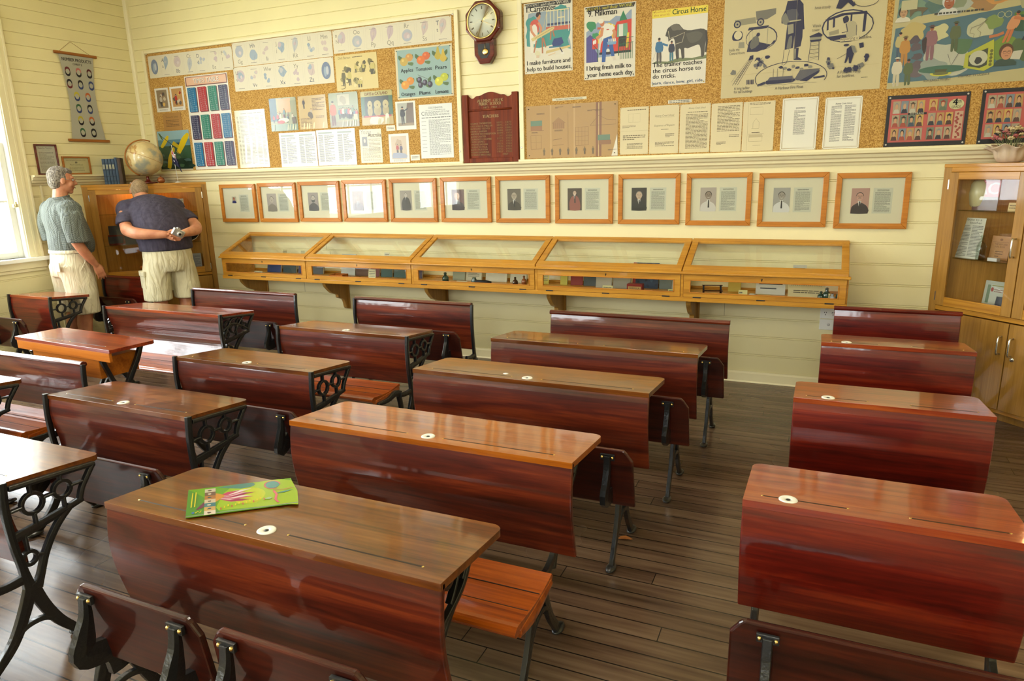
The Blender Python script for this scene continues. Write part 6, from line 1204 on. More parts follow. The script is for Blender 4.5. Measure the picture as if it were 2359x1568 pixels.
D.objects['person'].scale = (1.1, 1.0, 1.0)
def man2():
    root = empty('person', (1.08, -.82, 0), 1.15, 'broad man in a navy T-shirt stooping to the cabinet, hands behind his back', 'person'); b = MB(); S_ = M_SKIN
    H_ = Vector((.02, -.27, 1.13))
    caps(b, [(0, .44, 1.36), (0, .50, 1.43), (0, .57, 1.48)], [.09, .075, .068], S_); b.ball((0, .30, 1.28), (.2, .16, .13), S_, 16, 10); b.ball((0, 0, 1.0), (.19, .14, .14), S_, 16, 10)
    for s in (-1, 1):
        el = Vector((s*.315, .04, 1.20)); wr = H_+Vector((s*.085, .02, .025))
        caps(b, [(s*.21, .36, 1.37), (s*.275, .20, 1.30), el], [.068, .06, .054], S_); caps(b, [el, (s*.26, -.12, 1.17), wr], [.056, .052, .034], S_)
        hand(b, wr, (-s*.85, -.12, -.25), (0, -.9, .35), (0, 0, 1), S_, .42, 1.08)
        caps(b, [(s*.11, .0, .92), (s*.12, -.01, .72), (s*.12, .0, .53), (s*.12, -.03, .36), (s*.12, -.03, .2), (s*.12, -.02, .10)], [.10, .09, .066, .068, .05, .042], S_)
    head(root, b, (0, .63, 1.535), -.6, M_HAIR2, 1); remesh(b.build('body', root), .0065, 2)
    c = MB(); M = M_SHIRT2
    stack(c, [(0, -.015, 1.00, .245, .185, .0), (0, .0, 1.08, .245, .195, -.2), (0, .07, 1.19, .265, .20, -.5), (0, .19, 1.30, .265, .185, -.75), (0, .33, 1.375, .245, .15, -.95), (0, .43, 1.40, .17, .11, -1.1), (0, .49, 1.42, .095, .09, -1.1)], M, 24)
    for s in (-1, 1): stack(c, [(s*.16, .34, 1.37, .10, .105, 0), (s*.21, .29, 1.35, .095, .105, -.2), (s*.262, .20, 1.31, .090, .10, -.3), (s*.30, .12, 1.25, .085, .09, -.3)], M)
    for s in (-1, 1): c.ball((s*.175, .33, 1.365), (.11, .12, .10), M, 14, 10); c.ball((s*.222, .30, 1.36), (.10, .12, .10), M, 14, 10)
    remesh(c.build('tshirt', root), .012, 2)
    k = MB(); stack(k, [(0, .475, 1.405, .085, .082, -.9), (0, .50, 1.43, .08, .078, -.9)], M); k.build('neckband', root)
    t = MB(); M = M_SHORTS
    stack(t, [(0, -.01, 1.07, .215, .165, 0), (0, -.015, .97, .225, .18, 0), (0, -.02, .88, .225, .18, 0), (0, -.015, .81, .21, .17, 0)], M)
    for s in (-1, 1): stack(t, [(s*.105, -.015, .90, .12, .16, 0), (s*.125, -.01, .78, .125, .15, 0), (s*.135, -.01, .65, .128, .142, 0), (s*.138, -.01, .545, .128, .14, 0)], M)
    remesh(t.build('shorts', root), .012, 2)
    k = MB(); k.box(-.256, -.22, -.07, .07, .66, .80, M); k.box(-.262, -.22, -.075, .075, .775, .825, M); k.build('cargo_pocket', root, bevel=.01, seg=3)
    for s in (-1, 1):
        q = MB(); caps(q, [(s*.12, -.02, .05), (s*.12, -.02, .15)], [.05, .047], M_SOCK); q.build('sock', root)
        q = MB(); stack(q, [(s*.125, .05, .0, .052, .14, 0), (s*.125, .05, .025, .054, .142, 0), (s*.123, .035, .055, .046, .115, 0), (s*.12, -.015, .09, .044, .062, 0)], M_SHOE); q.build('shoe', root)
    # the little camera he holds
    M4 = Matrix.Translation((1.08, -.82, 0)) @ Matrix.Rotation(1.15, 4, 'Z'); w = M4 @ (H_+Vector((.005, -.055, .035)))
    o = empty('compact_camera', w, 1.15, 'small silver camera held behind the back of the stooping man', 'camera'); MS = plain('silver_camera', (.62, .62, .60), .3, .6)
    k = MB(); k.box(-.052, .052, -.016, .016, -.03, .035, MS); k.build('camera_body', o, bevel=.006, seg=3).rotation_euler = (.3, .5, .2)
    k = MB(); k.lathe([(.022, 0), (.022, -.014), (.018, -.02), (.012, -.02)], (.006, -.014, .0), MS, 20, 'y'); k.lathe([(.011, -.0205), (.004, -.021)], (.006, -.014, 0), M_BLK, 14, 'y'); k.build('lens', o).rotation_euler = (.3, .5, .2)
    k = MB(); k.box(-.03, .0, -.012, .012, .032, .046, MS); k.build('viewfinder', o, bevel=.003).rotation_euler = (.3, .5, .2)
man2()
D.objects['person.001'].scale = (.94, 1, 1)
# ---------------------------------------------------------------- on top of the left cabinet
def on_diag(c, rz, lx, ly, z):   # a place in a cabinet's own frame
    a = Matrix.Rotation(rz, 3, 'Z') @ Vector((lx, ly, 0)); return (c[0]+a.x, c[1]+a.y, z)
MBK = [plain('blue_book_cloth', sr(56, 78, 104), .6), plain('brown_book_cloth', sr(66, 50, 40), .6), plain('paper_edges', sr(214, 206, 184), .8), plain('book_band', sr(30, 44, 64), .5), plain('gilt', sr(150, 150, 130), .5)]
def book(c, rz, lx, ly, z, t, d, h, m, lb, group=None, bands=True, name='book', tilt=0):
    root = empty(name, on_diag(c, rz, lx, ly, z), rz, lb, 'book', group)
    b = MB(); b.box(0, .003, 0, d, 0, h, m); b.box(t-.003, t, 0, d, 0, h, m); b.prism([(0, .002), (.002, -.004), (t/2, -.007), (t-.002, -.004), (t, .002), (t, .004), (0, .004)], 0, h, m, 'z'); 
    if bands:
        for q in (.12, .3, .55, .82): b.box(.001, t-.001, -.0085, -.003, h*q, h*q+.006, MBK[3])
        b.box(.004, t-.004, -.0082, -.004, h*.6, h*.78, MBK[4])
    b.build('cover', root); b = MB(); b.box(.003, t-.003, .003, d-.004, .003, h-.004, MBK[2]); b.build('pages', root)
    return root
bx = -.355
for i in range(4): book(CL, PI/4, bx+i*.0272, .03, 1.598, .0255, .17, .245, MBK[0], ('leftmost of four matching blue volumes on the corner cabinet', 'second of four matching blue volumes on the corner cabinet', 'third of four matching blue volumes on the corner cabinet', 'last of four matching blue volumes, beside a plain blue one')[i], 'matching blue volumes')
book(CL, PI/4, bx+.109, .028, 1.598, .022, .18, .256, MBK[0], 'plain taller blue book right of the four matching volumes', bands=False)
book(CL, PI/4, bx+.132, .026, 1.598, .032, .18, .252, MBK[1], 'dark brown book nearest the globe', bands=False)
def globe():
    c = on_diag(CL, PI/4, .025, .06, 1.598); root = empty('globe', c, PI/4+.3, 'old tan world globe on the corner cabinet behind the stooping man', 'globe'); Rg = .165; zc = .245
    m, nt, b = nodes('globe_map'); L = nt.links; tc = nt.nodes.new('ShaderNodeTexCoord'); n = nt.nodes.new('ShaderNodeTexNoise'); n.inputs['Scale'].default_value = 6; n.inputs['Detail'].default_value = 6; L.new(tc.outputs['Object'], n.inputs['Vector'])
    r = ramp(nt, [(.38, sr(150, 152, 136)), (.46, sr(206, 186, 136)), (.56, sr(220, 200, 150)), (.60, sr(178, 130, 70)), (.66, sr(214, 190, 130))]); L.new(n.outputs[0], r.inputs[0]); L.new(r.outputs[0], b.inputs['Base Color']); b.inputs['Roughness'].default_value = .28; b.inputs['Coat Weight'].default_value = .5
    k = MB(); k.ball((0, 0, zc), Rg, m, 40, 26); s = k.build('sphere', root)
    A = math.radians(23); ax = Vector((math.sin(A), 0, math.cos(A))); ex = Vector((math.cos(A), 0, -math.sin(A)))
    k = MB(); k.tube([Vector((0, 0, zc))+(ex*math.cos(t)+Vector((0, 1, 0))*math.sin(t))*(Rg+.0008) for t in [2*PI*i/40 for i in range(41)]], .0015, M_ROD, 6); k.build('equator_line', s)
    k = MB(); k.tube([Vector((0, 0, zc))+(-ax*math.cos(t)-ex*math.sin(t))*(Rg+.012) for t in [PI*i/24 for i in range(25)]], .0065, M_ROD, 8); k.build('meridian_arm', root)
    k = MB(); k.lathe([(.085, 0), (.088, .008), (.06, .018), (.02, .028), (.012, .05), (.014, zc-Rg-.01)], (0, 0, 0), M_CLOCK, 28); k.build('base', root)
globe()
c = on_diag(CL, PI/4, .145, .04, 1.598); o = empty('lidded_jar', c, 0, 'small round copper-coloured jar with a lid beside the globe', 'jar'); MJ = plain('copper_glaze', sr(150, 84, 40), .25, .3, .5)
b = MB(); b.lathe([(.02, 0), (.03, .008), (.036, .024), (.034, .04), (.026, .048)], (0, 0, 0), MJ); b.build('jar_body', o); b = MB(); b.lathe([(.028, .048), (.024, .056), (.006, .060), (.007, .068), (.003, .071)], (0, 0, 0), MJ); b.build('lid', o)
def flag():
    c = on_diag(CL, PI/4, .30, .03, 1.598); root = empty('small_flag', c, .15, 'little Australian flag drooping on a stand before the aeroplane poster', 'flag')
    b = MB(); b.lathe([(.03, 0), (.03, .006), (.006, .012)], (0, 0, 0), M_WHT, 20); b.build('stand', root)
    b = MB(); b.tube([(0, 0, .006), (-.012, 0, .2), (-.022, 0, .37)], .0028, M_WHT, 6); b.build('pole', root)
    # cloth hanging in folds from the pole; local grid p (along the hoist) q (out along the fly)
    nb = plain('flag_blue', sr(20, 24, 66), .7); nr = plain('flag_red', sr(180, 30, 44), .7); nw = plain('flag_white', sr(226, 226, 226), .7); N_, M_ = 14, 12
    def P(p, q): p = max(p, 0); q = max(q, 0); x = -.02-.008*p+(.10*q)*(.7+.5*p)-.01*math.sin(9*q); y = -.012-.018*math.sin(q*13+p*2)*q; z = .355-.14*p*(1-q*.3)-.155*q**.9; return (x, y, z)
    def patch(a0, a1, b0, b1, m, off, k=6):
        b = MB(); vs = [P(a0+(a1-a0)*i/k, b0+(b1-b0)*j/k) for i in range(k+1) for j in range(k+1)]; vs = [(x, y-off, z) for x, y, z in vs]; return vs, [(i*(k+1)+j, i*(k+1)+j+1, (i+1)*(k+1)+j+1, (i+1)*(k+1)+j) for i in range(k) for j in range(k)], m
    b = MB(); vs, fs, m = patch(0, 1, 0, 1, nb, 0, 16); b.add(vs, fs, m, True); b.add([(x, y+.001, z) for x, y, z in vs], [f[::-1] for f in fs], m, True); cl = b.build('flag_cloth', root)
    b = MB()
    def band(p0, p1, w, m, off):
        k = 8; vs = []
        for i in range(k+1): t = i/k; p = p0[0]+(p1[0]-p0[0])*t; q = p0[1]+(p1[1]-p0[1])*t; dx = p1[0]-p0[0]; dy = p1[1]-p0[1]; l = math.hypot(dx, dy); n = (-dy/l*w, dx/l*w); vs += [P(p+n[0], q+n[1]), P(p-n[0], q-n[1])]
        b.add([(x, y-off, z) for x, y, z in vs], [(2*i, 2*i+1, 2*i+3, 2*i+2) for i in range(k)], m)
    for w, m, o_ in ((.035, nw, .0006), (.014, nr, .0009)): band((0, 0), (.5, .5), w, m, o_); band((.5, 0), (0, .5), w, m, o_)
    for w, m, o_ in ((.06, nw, .0012), (.034, nr, .0015)): band((.25, 0), (.25, .5), w, m, o_); band((0, .25), (.5, .25), w, m, o_)
    for p, q, r_ in ((.75, .25, .05), (.2, .75, .028), (.8, .75, .028), (.45, .62, .028), (.42, .88, .028), (.56, .8, .018)): band((p-r_, q), (p+r_, q), r_*.7, nw, .0012)
    b.build('union_and_stars', cl)
flag()
# flower vase on the right cabinet
def vase():
    c = on_diag(CR, -PI/4, -.21, .09, 1.598); root = empty('flower_vase', c, 0, 'pale shell-shaped vase of dried pink flowers on the right cabinet', 'vase'); MV = plain('pale_pink_ceramic', sr(206, 184, 158), .35, 0, .4)
    n = 48; vs = []; fs = []; prof = [(.045, 0), (.062, .01), (.074, .035), (.078, .06), (.086, .08), (.112, .095), (.118, .1), (.10, .092), (.07, .08)]
    for i, (r_, z) in enumerate(prof):
        for k in range(n): a = 2*PI*k/n; q = 1+(.07+.05*(i > 3))*math.sin(a*12)*min(1, i/3); vs.append((r_*q*math.cos(a)*1.12, r_*q*math.sin(a)*.9, z+(.012*math.sin(a*6+1) if i > 3 else 0)))
    for i in range(len(prof)-1):
        for k in range(n): fs.append((n*i+k, n*i+(k+1) % n, n*i+n+(k+1) % n, n*i+n+k))
    fs += [tuple(range(n))[::-1], tuple(n*(len(prof)-1)+k for k in range(n))]; b = MB(); b.add(vs, fs, MV, True); b.build('bowl', root)
    cs = [plain('dried_pink', sr(176, 96, 96), .8), plain('dried_cream', sr(206, 186, 140), .8), plain('dried_brown', sr(84, 44, 40), .8), plain('dusty_rose', sr(190, 130, 124), .8)]; ml = plain('dried_leaf', sr(110, 116, 76), .8); r = random.Random(3)
    lf = MB(); stn = MB()
    for i in range(46):
        a = r.uniform(0, 2*PI); e = r.uniform(.05, 1)**.6; x, y, z = .115*e*math.cos(a), .085*e*math.sin(a), .10+.105*math.sqrt(max(0, 1-e*e*.85))*r.uniform(.7, 1.1)
        stn.tube([(x*.4, y*.4, .07), (x, y, z)], .0012, ml, 5); b = MB(); k = cs[i % 4]; q = r.uniform(.008, .015)
        for j in range(6): t = 2*PI*j/6+i; b.ball((q*.8*math.cos(t), q*.8*math.sin(t), 0), (q*.55, q*.55, q*.5), k, 7, 5)
        b.ball((0, 0, q*.3), q*.5, cs[(i+1) % 4], 7, 5); b.build('flower', root, (x, y, z)).rotation_euler = (y*6, -x*6, 0)
        for j in range(2): t = r.uniform(0, 6.3); d = Vector((math.cos(t), math.sin(t), .4))*.022; w = Vector((-math.sin(t), math.cos(t), 0))*.005; p = Vector((x*.9, y*.9, z-.012)); lf.add([p, p+d*.5+w, p+d, p+d*.5-w], [(0, 1, 2, 3)], ml)
    lf.build('leaves', root); stn.build('stems', root)
vase()
# socket plates under the display case
for z, kind, lb in ((.530, 0, 'white double power outlet under the right end of the showcase'), (.447, 1, 'blank white wall plate directly below the power outlet')):
    x0, x1 = 6.662, 6.78; o = empty('wall_plate', (x0, 0, z), 0, lb, 'power outlet' if not kind else 'wall plate'); b = MB(); b.box(0, x1-x0, -.011, -.0, 0, .078, M_WHT); b.build('plate', o, bevel=.003)
    b = MB()
    if not kind:
        for u in (.035, .085):
            for dx, dz, t in ((-.007, .012, .5), (.007, .012, -.5), (0, -.004, 0)): b.prism([(u+dx-.002, .034+dz-.005), (u+dx+.002, .034+dz-.005), (u+dx+.002+t*.004, .034+dz+.005), (u+dx-.002+t*.004, .034+dz+.005)], -.0115, -.0105, M_BLK, 'y')
        b.build('pin_slots', o); b = MB(); b.box(.028, .042, -.014, -.010, .058, .070, M_WHT); b.box(.078, .092, -.014, -.010, .058, .070, M_WHT); b.build('switches', o)
    else: b.lathe([(.010, -.011), (.010, -.0122), (.006, -.0125)], (.06, 0, .04), M_GREY, 18, 'y'); b.build('blank_cap', o)
# ---------------------------------------------------------------- brochure on the front desk
def brochure():
    P = [(4.879, -4.043), (5.079, -3.813), (5.265, -3.949), (5.058, -4.169)]    # TL, TR, BR, BL on the sloping top
    p0 = Vector(P[3]); e = Vector(P[2])-p0; w = e.length; a = math.atan2(e.y, e.x); h = .5*((Vector(P[0])-p0).length+(Vector(P[1])-Vector(P[2])).length); h = .222; w = .302
    s = Sheet(w, h, (110, 172, 44), .0025, .15); s.poly([(.25, .1), (.9, .0), (1, 0), (1, .9), (.7, 1), (.4, .9), (.3, .5)], (160, 196, 40), 2); s.poly([(.45, .25), (.62, .2), (.72, .5), (.66, .75), (.5, .8), (.42, .5)], (196, 210, 40), 3); s.poly([(0, 0), (.3, 0), (.2, .5), (.05, .9), (0, 1)], (84, 150, 60), 0); s.rect(0, 0, 1, .03, (130, 150, 130)); s.poly([(.27, .96), (.5, 1), (.62, .98), (.62, .86), (.5, .8)], (84, 140, 130), 2)
    for i in range(11):
        t = -.55+.11*i; l = .34+.06*math.sin(i*2.3); c = [(196, 70, 110), (160, 50, 90), (232, 190, 200), (206, 96, 130), (240, 226, 226)][i % 5]; s.poly([(.24, .55), (.24+l*.5*math.cos(t), .55+l*1.1*math.sin(t)*.75+.05), (.24+l*math.cos(t), .55+l*1.7*math.sin(t)*.75), (.24+l*.5*math.cos(t)+.01, .55+l*1.1*math.sin(t)*.75-.06)], c)
    s.poly([(.24, .75), (.34, .62), (.3, .5), (.24, .4)], (214, 150, 60), 2); s.poly([(.08, .2), (.16, .48), (.2, .5), (.14, .25)], (110, 60, 90), 2)
    for i, c in enumerate([(206, 196, 176), (120, 96, 80), (176, 120, 70), (214, 196, 170), (70, 130, 140), (206, 170, 110), (226, 214, 200)]): s.poly([(.155+.0, .94-i*.137), (.255, .94-i*.137), (.255, .94-(i+1)*.137), (.155, .94-(i+1)*.137)], c); s.blob(.2, .87-i*.137, .02, [(90, 80, 70), (230, 220, 200), (60, 90, 100)][i % 3], i, 7)
    s.ell(.80, .80, .07, .14, (76, 150, 150), 20); s.arc(.80, .80, .075, .16, .004, (226, 110, 130), 0, 5.2); s.poly([(.80, .44), (.9, .5), (.99, .52), (.9, .44)], (76, 150, 140), 1); s.line([(.80, .6), (.9, .56), (.99, .60)], .003, (226, 110, 130)); s.line([(.80, .56), (.82, .4), (.80, .22), (.82, .1)], .007, (226, 110, 130))
    for i in range(13): s.line([(.30+.033*i, .10+.012*i+(i % 3)*.03), (.30+.033*i+.002, .17+.012*i+(i % 3)*.03)], .0035, (236, 220, 50) if i % 3 else (206, 110, 80))
    for u in (.04, .07): s.line([(u, .3), (u+.005, .85)], .003, (226, 214, 60))
    s.ell(.06, .10, .012, .03, (70, 120, 190)); s.line([(.08, .08), (.1, .14), (.12, .08), (.13, .14)], .003, (226, 210, 50)); s.blob(.74, .28, .03, (170, 200, 150), 5)
    o = s.b.build('brochure', None, (p0.x, p0.y, .7))
    # lay it flat: local x along its length, local z up the page -> horizontal
    M = Matrix.Translation((p0.x, p0.y, .7)) @ Matrix.Rotation(-.0943, 4, 'X') @ Matrix.Rotation(a, 4, 'Z') @ Matrix.Rotation(-PI/2, 4, 'X')
    zt = .70-.0943*(p0.y+4.177)+.0035; M.translation = (p0.x, p0.y, zt); o.matrix_world = M
    tag(o, 'green and pink flower brochure lying across the front desk', 'brochure')
brochure()
# ---------------------------------------------------------------- exhibits inside the long showcase
ZT = .7125
def card(x, y, z, w, h, rgb, lb, name='exhibit_card', cat='card', lean=.25, fn=None, rz=0, t=.002, group=None):
    s = Sheet(w, h, rgb, t); (fn or (lambda s: s.greek(.1, .15, .9, .85, max(2, int(h/.02)), (120, 110, 96), .8, seed=int(x*100))))(s)
    o = s.b.build(name, None, (x, y, z)); o.rotation_euler = (-lean, 0, rz); tag(o, lb, cat, group); return o
def flat(x, y, w, d, t, rgb, lb, name='book', cat='book', rz=0, fn=None, z=ZT):
    b = MB(); b.box(-w/2, w/2, -d/2, d/2, 0, t, paper(rgb)); 
    if t > .006: b.box(-w/2+.002, w/2-.002, -d/2-.0005, d/2-.002, .002, t-.002, MBK[2])
    o = b.build(name, None, (x, y, z), rz, bevel=.001); tag(o, lb, cat); return o
def bottle(x, y, h, r_, m, lb, cat='bottle', name='ink_bottle'):
    o = empty(name, (x, y, ZT), 0, lb, cat); b = MB(); b.lathe([(r_*.9, 0), (r_, .004), (r_, h*.55), (r_*.8, h*.68), (r_*.4, h*.76), (r_*.38, h*.92), (r_*.5, h*.94), (r_*.5, h)], (0, 0, 0), m, 18); b.build('glass_body', o)
    b = MB(); b.lathe([(r_*.33, h*.96), (r_*.33, h*1.05), (r_*.1, h*1.07)], (0, 0, 0), M_BLK, 12); b.build('stopper', o); return o
M_GRB = plain('green_bottle_glass', sr(50, 76, 60), .15, coat=.5); M_BRB = plain('brown_bottle_glass', sr(70, 40, 24), .15, coat=.5)
def bk(x, w, h, rgb, lb, y=-.12, lean=.22, t=.02, name='book', cat='book', fn=None, rz=0):
    root = empty(name, (x, y, ZT), rz, lb, cat); root.rotation_euler = (-lean, 0, rz); b = MB(); m = paper(rgb)
    b.box(0, w, 0, .002, 0, h, m); b.box(0, w, t-.002, t, 0, h, m); b.box(0, .003, 0, t, 0, h, m); cv = b.build('cover', root, bevel=.001); b = MB(); b.box(.003, w-.003, .002, t-.002, .003, h-.003, MBK[2]); b.build('pages', root)
    if fn: s = Sheet(w, h, rgb); s.b = MB(); s.d = -.0004; fn(s); s.b.build('cover_print', cv)
    return root
# bay 1
bk(1.60, .17, .15, (48, 66, 120), 'blue book standing in the leftmost showcase bay'); bk(1.80, .16, .12, (40, 66, 72), 'dark green book behind red pages in the leftmost bay'); bk(1.99, .12, .12, (54, 50, 96), 'violet book in the leftmost showcase bay'); bk(2.13, .16, .11, (78, 82, 80), 'grey book at the right of the leftmost bay')
flat(1.83, -.30, .22, .10, .008, (120, 54, 40), 'reddish booklet lying flat in the leftmost bay', rz=.1); flat(2.04, -.31, .13, .09, .006, (150, 66, 50), 'small red booklet near the black stand in the leftmost bay'); flat(1.55, -.26, .16, .15, .003, (216, 206, 176), 'cream paper lying at the left of the leftmost bay', 'loose_sheet', 'paper', .2)
card(1.62, -.34, ZT, .10, .05, (224, 214, 176), 'folded cream card at the front of the leftmost bay', lean=.8); card(1.80, -.09, ZT+.17, .05, .05, (196, 176, 110), 'yellow label propped high above the blue book', lean=.1); card(2.02, -.09, ZT+.17, .05, .05, (206, 200, 150), 'pale label propped high above the violet book', lean=.1)
b = MB(); b.ribbon([(-.03, 0), (0, .05), (.0, .11)], .006, -.004, .004, M_BLK); b.ribbon([(.03, 0), (0, .05)], .005, -.004, .004, M_BLK); b.ribbon([(-.03, .07), (0, .10), (.03, .12)], .006, -.004, .004, M_BLK); tag(b.build('iron_gadget', loc=(2.21, -.28, ZT)), 'spindly black iron gadget at the right of the leftmost bay', 'gadget')
# bay 2
bk(2.50, .16, .20, (204, 210, 206), 'tall white booklet at the left of the second bay', fn=lambda s: s.greek(.15, .4, .85, .85, 6, (120, 140, 160), .7)); bk(2.67, .14, .14, (96, 62, 34), 'brown book in the second showcase bay'); bk(2.83, .10, .13, (110, 40, 36), 'dark red book in the second showcase bay'); bk(2.95, .12, .17, (46, 84, 76), 'green book in the middle of the second bay'); bk(3.09, .15, .17, (60, 92, 84), 'teal book beside the green one in the second bay'); bk(3.26, .13, .12, (72, 48, 56), 'plum book at the right of the second bay')
card(2.97, -.34, ZT, .075, .10, (236, 226, 170), 'cream card on a small black stand in the second bay', lean=.15); card(2.985, -.09, ZT+.17, .055, .05, (224, 216, 180), 'pale label propped high in the second bay', lean=.1)
o = empty('open_box', (2.60, -.28, ZT), .1, 'open brown wooden box in the second bay', 'box'); b = MB(); b.box(-.07, .07, -.05, .05, 0, .004, M_DRAW); b.box(-.07, .07, -.05, -.046, 0, .035, M_DRAW); b.box(-.07, .07, .046, .05, 0, .035, M_DRAW); b.box(-.07, -.066, -.05, .05, 0, .035, M_DRAW); b.box(.066, .07, -.05, .05, 0, .035, M_DRAW); b.build('box_body', o)
b = MB(); b.tube([(0, 0, .008), (.04, .01, .014), (.09, -.004, .01), (.15, .006, .016), (.20, 0, .008)], [.008, .012, .009, .012, .006], M_BLK, 8); tag(b.build('black_chain', loc=(2.72, -.33, ZT)), 'black chain lying along the front of the second bay', 'chain'); flat(3.24, -.29, .24, .14, .004, (206, 200, 178), 'wide pale sheet lying flat in the second bay', 'loose_sheet', 'paper', -.1)
# bay 3
bk(3.70, .12, .15, (160, 166, 140), 'pale grey-green booklet at the left of the third bay'); bk(3.83, .15, .17, (206, 202, 176), 'cream booklet in the third showcase bay', fn=lambda s: s.greek(.15, .2, .85, .8, 8, (140, 136, 120), .7)); bk(4.02, .20, .15, (212, 208, 186), 'open white book standing in the third bay', t=.012); bk(4.25, .15, .12, (200, 196, 172), 'small cream book right of the open one in the third bay', t=.012)
bottle(3.72, -.28, .085, .028, M_GRB, 'green glass ink bottle with a pen at the left of the third bay'); bottle(4.37, -.28, .07, .022, M_BRB, 'small brown bottle at the right of the third bay'); bottle(4.44, -.26, .08, .022, plain('amber_bottle_glass', sr(150, 84, 40), .15, coat=.5), 'amber bottle at the right of the third bay')
o = empty('inkstand', (4.02, -.29, ZT), 0, 'black iron inkstand with wells in the third bay', 'inkstand'); b = MB(); b.box(-.05, .10, -.03, .03, 0, .012, M_BLK); b.tube([(-.0, -.02, .03), (.1, -.02, .028), (.14, 0, .024)], [.014, .016, .008], M_BLK, 8); b.build('tray', o, bevel=.003); b = MB(); b.lathe([(.024, .012), (.028, .03), (.016, .05), (.018, .058)], (-.02, .0, 0), M_GRB, 16); b.build('well', o)
card(3.84, -.33, ZT, .10, .04, (224, 214, 180), 'low folded card before the cream booklet in the third bay', lean=.9); card(4.20, -.34, ZT, .05, .03, (230, 220, 176), 'tiny price-tag card right of the black inkstand', lean=.9); card(4.52, -.12, ZT, .08, .16, (214, 200, 70), 'yellow booklet at the right end of the third bay', 'booklet', 'booklet')
card(4.46, -.10, ZT+.06, .09, .07, (170, 190, 170), 'pale green printed card before the yellow booklet', lean=.3)
# bay 4
bk(4.70, .06, .15, (206, 196, 80), 'yellow-spined book at the left of the fourth bay'); bk(4.79, .10, .14, (150, 48, 36), 'brick-red book in the fourth bay', rz=.2); bk(4.90, .14, .16, (70, 78, 76), 'charcoal book in the fourth bay'); bk(5.02, .13, .14, (176, 168, 146), 'beige booklet in the fourth bay', y=-.18); bk(5.16, .14, .12, (150, 146, 126), 'grey printed booklet in the fourth bay', y=-.18)
bk(5.30, .20, .20, (40, 60, 84), 'tall marbled navy album with a red spine in the fourth bay', t=.03, fn=lambda s: (s.rect(0, 0, .12, 1, (170, 50, 44)), [s.blob(R.uniform(.2, .95), R.uniform(.05, .95), .06, [(60, 86, 110), (30, 40, 60), (20, 30, 44)][i % 3], i) for i in range(14)])); bk(5.51, .10, .12, (110, 120, 110), 'small grey-green book right of the marbled album'); bk(5.60, .12, .11, (190, 184, 156), 'cream sheets standing at the right of the fourth bay', t=.008)
o = empty('tin_box', (5.37, -.30, ZT+.0), 0, 'little red and gold tin reading FORMULA in the fourth bay', 'tin'); b = MB(); b.box(-.06, .06, -.03, .03, 0, .065, plain('red_tin', sr(140, 44, 34), .35, .3)); b.build('tin_body', o, bevel=.004); s = Sheet(.11, .05, BK); s.b = MB(); s.d = -.0305; s.rect(.05, .3, .95, .8, (196, 160, 90)); s.text('FORMULA', .5, .4, .022, (110, 30, 24), w=.075, align='c'); s.b.v = [(x-.055, y, z+.006) for x, y, z in s.b.v]; s.b.build('tin_print', o)
flat(4.84, -.30, .15, .09, .01, (70, 60, 56), 'dark flat book at the front left of the fourth bay', rz=.2); flat(4.97, -.33, .10, .06, .02, (170, 170, 150), 'small stacked pale boxes at the front of the fourth bay', 'small_box', 'box'); flat(5.47, -.33, .065, .045, .022, (224, 222, 206), 'white little box at the front of the fourth bay', 'small_box', 'box'); card(5.12, -.33, ZT, .08, .045, (230, 220, 150), 'cream card at the front middle of the fourth bay', lean=.3); card(5.62, -.33, ZT, .06, .04, (224, 214, 140), 'yellowish card at the front right of the fourth bay', lean=.5)
# bay 5
def mini_desk():
    o = empty('model_desk', (5.93, -.28, ZT), .2, 'miniature school desk model in the rightmost bay', 'model'); b = MB(); b.prism([(-.04, .075), (.05, .062), (.05, .068), (-.04, .081)], -.07, .07, M_SEATD, 'x'); b.build('model_top', o); b = MB(); b.box(-.07, .07, -.085, -.05, .04, .045, M_SEATD); b.build('model_seat', o)
    for s in (-1, 1): b = MB(); b.ribbon([(-.07, 0), (-.04, .04), (-.03, .075)], .005, s*.06-.004, s*.06+.004, M_BLK); b.ribbon([(.04, 0), (.02, .04), (.03, .066)], .005, s*.06-.004, s*.06+.004, M_BLK); b.build('model_frame', o)
mini_desk()
bk(6.02, .09, .16, (206, 176, 60), 'gold-yellow book behind the model desk', y=-.10); card(6.22, -.15, ZT, .20, .16, (216, 216, 204), 'white framed pen display card in the rightmost bay', 'pen_display', 'display card', .2, lambda s: (s.greek(.1, .7, .9, .9, 2, (90, 90, 90), .9), s.rect(.1, .45, .9, .5, (40, 40, 40)), s.rect(.15, .25, .7, .3, (60, 60, 60)))); card(6.44, -.20, ZT, .24, .13, (222, 206, 152), 'cream card of pen nibs in the rightmost bay', 'nib_display', 'display card', .2, lambda s: ([s.line([(.1+.05*i, .6), (.1+.05*i, .85)], .003, (120, 110, 90)) for i in range(17)], s.greek(.15, .2, .85, .4, 2, (110, 90, 50), .9, word=.2)))
card(6.12, -.34, ZT, .06, .055, (236, 224, 150), 'cream card beside the small grey tin in the rightmost bay', lean=.2); b = MB(); b.lathe([(.022, 0), (.022, .03), (.018, .034)], (0, 0, 0), M_GREY, 18); tag(b.build('small_tin', loc=(6.215, -.345, ZT)), 'small round grey tin at the front of the rightmost bay', 'tin'); flat(6.29, -.34, .09, .04, .03, (220, 190, 120), 'yellow and red matchbox-like box in the rightmost bay', 'small_box', 'box'); flat(6.43, -.35, .07, .03, .012, (226, 214, 170), 'flat pale packet at the front of the rightmost bay', 'packet', 'packet'); flat(6.55, -.35, .06, .04, .01, (170, 170, 160), 'flat grey tin before the nib card', 'flat_tin', 'tin')
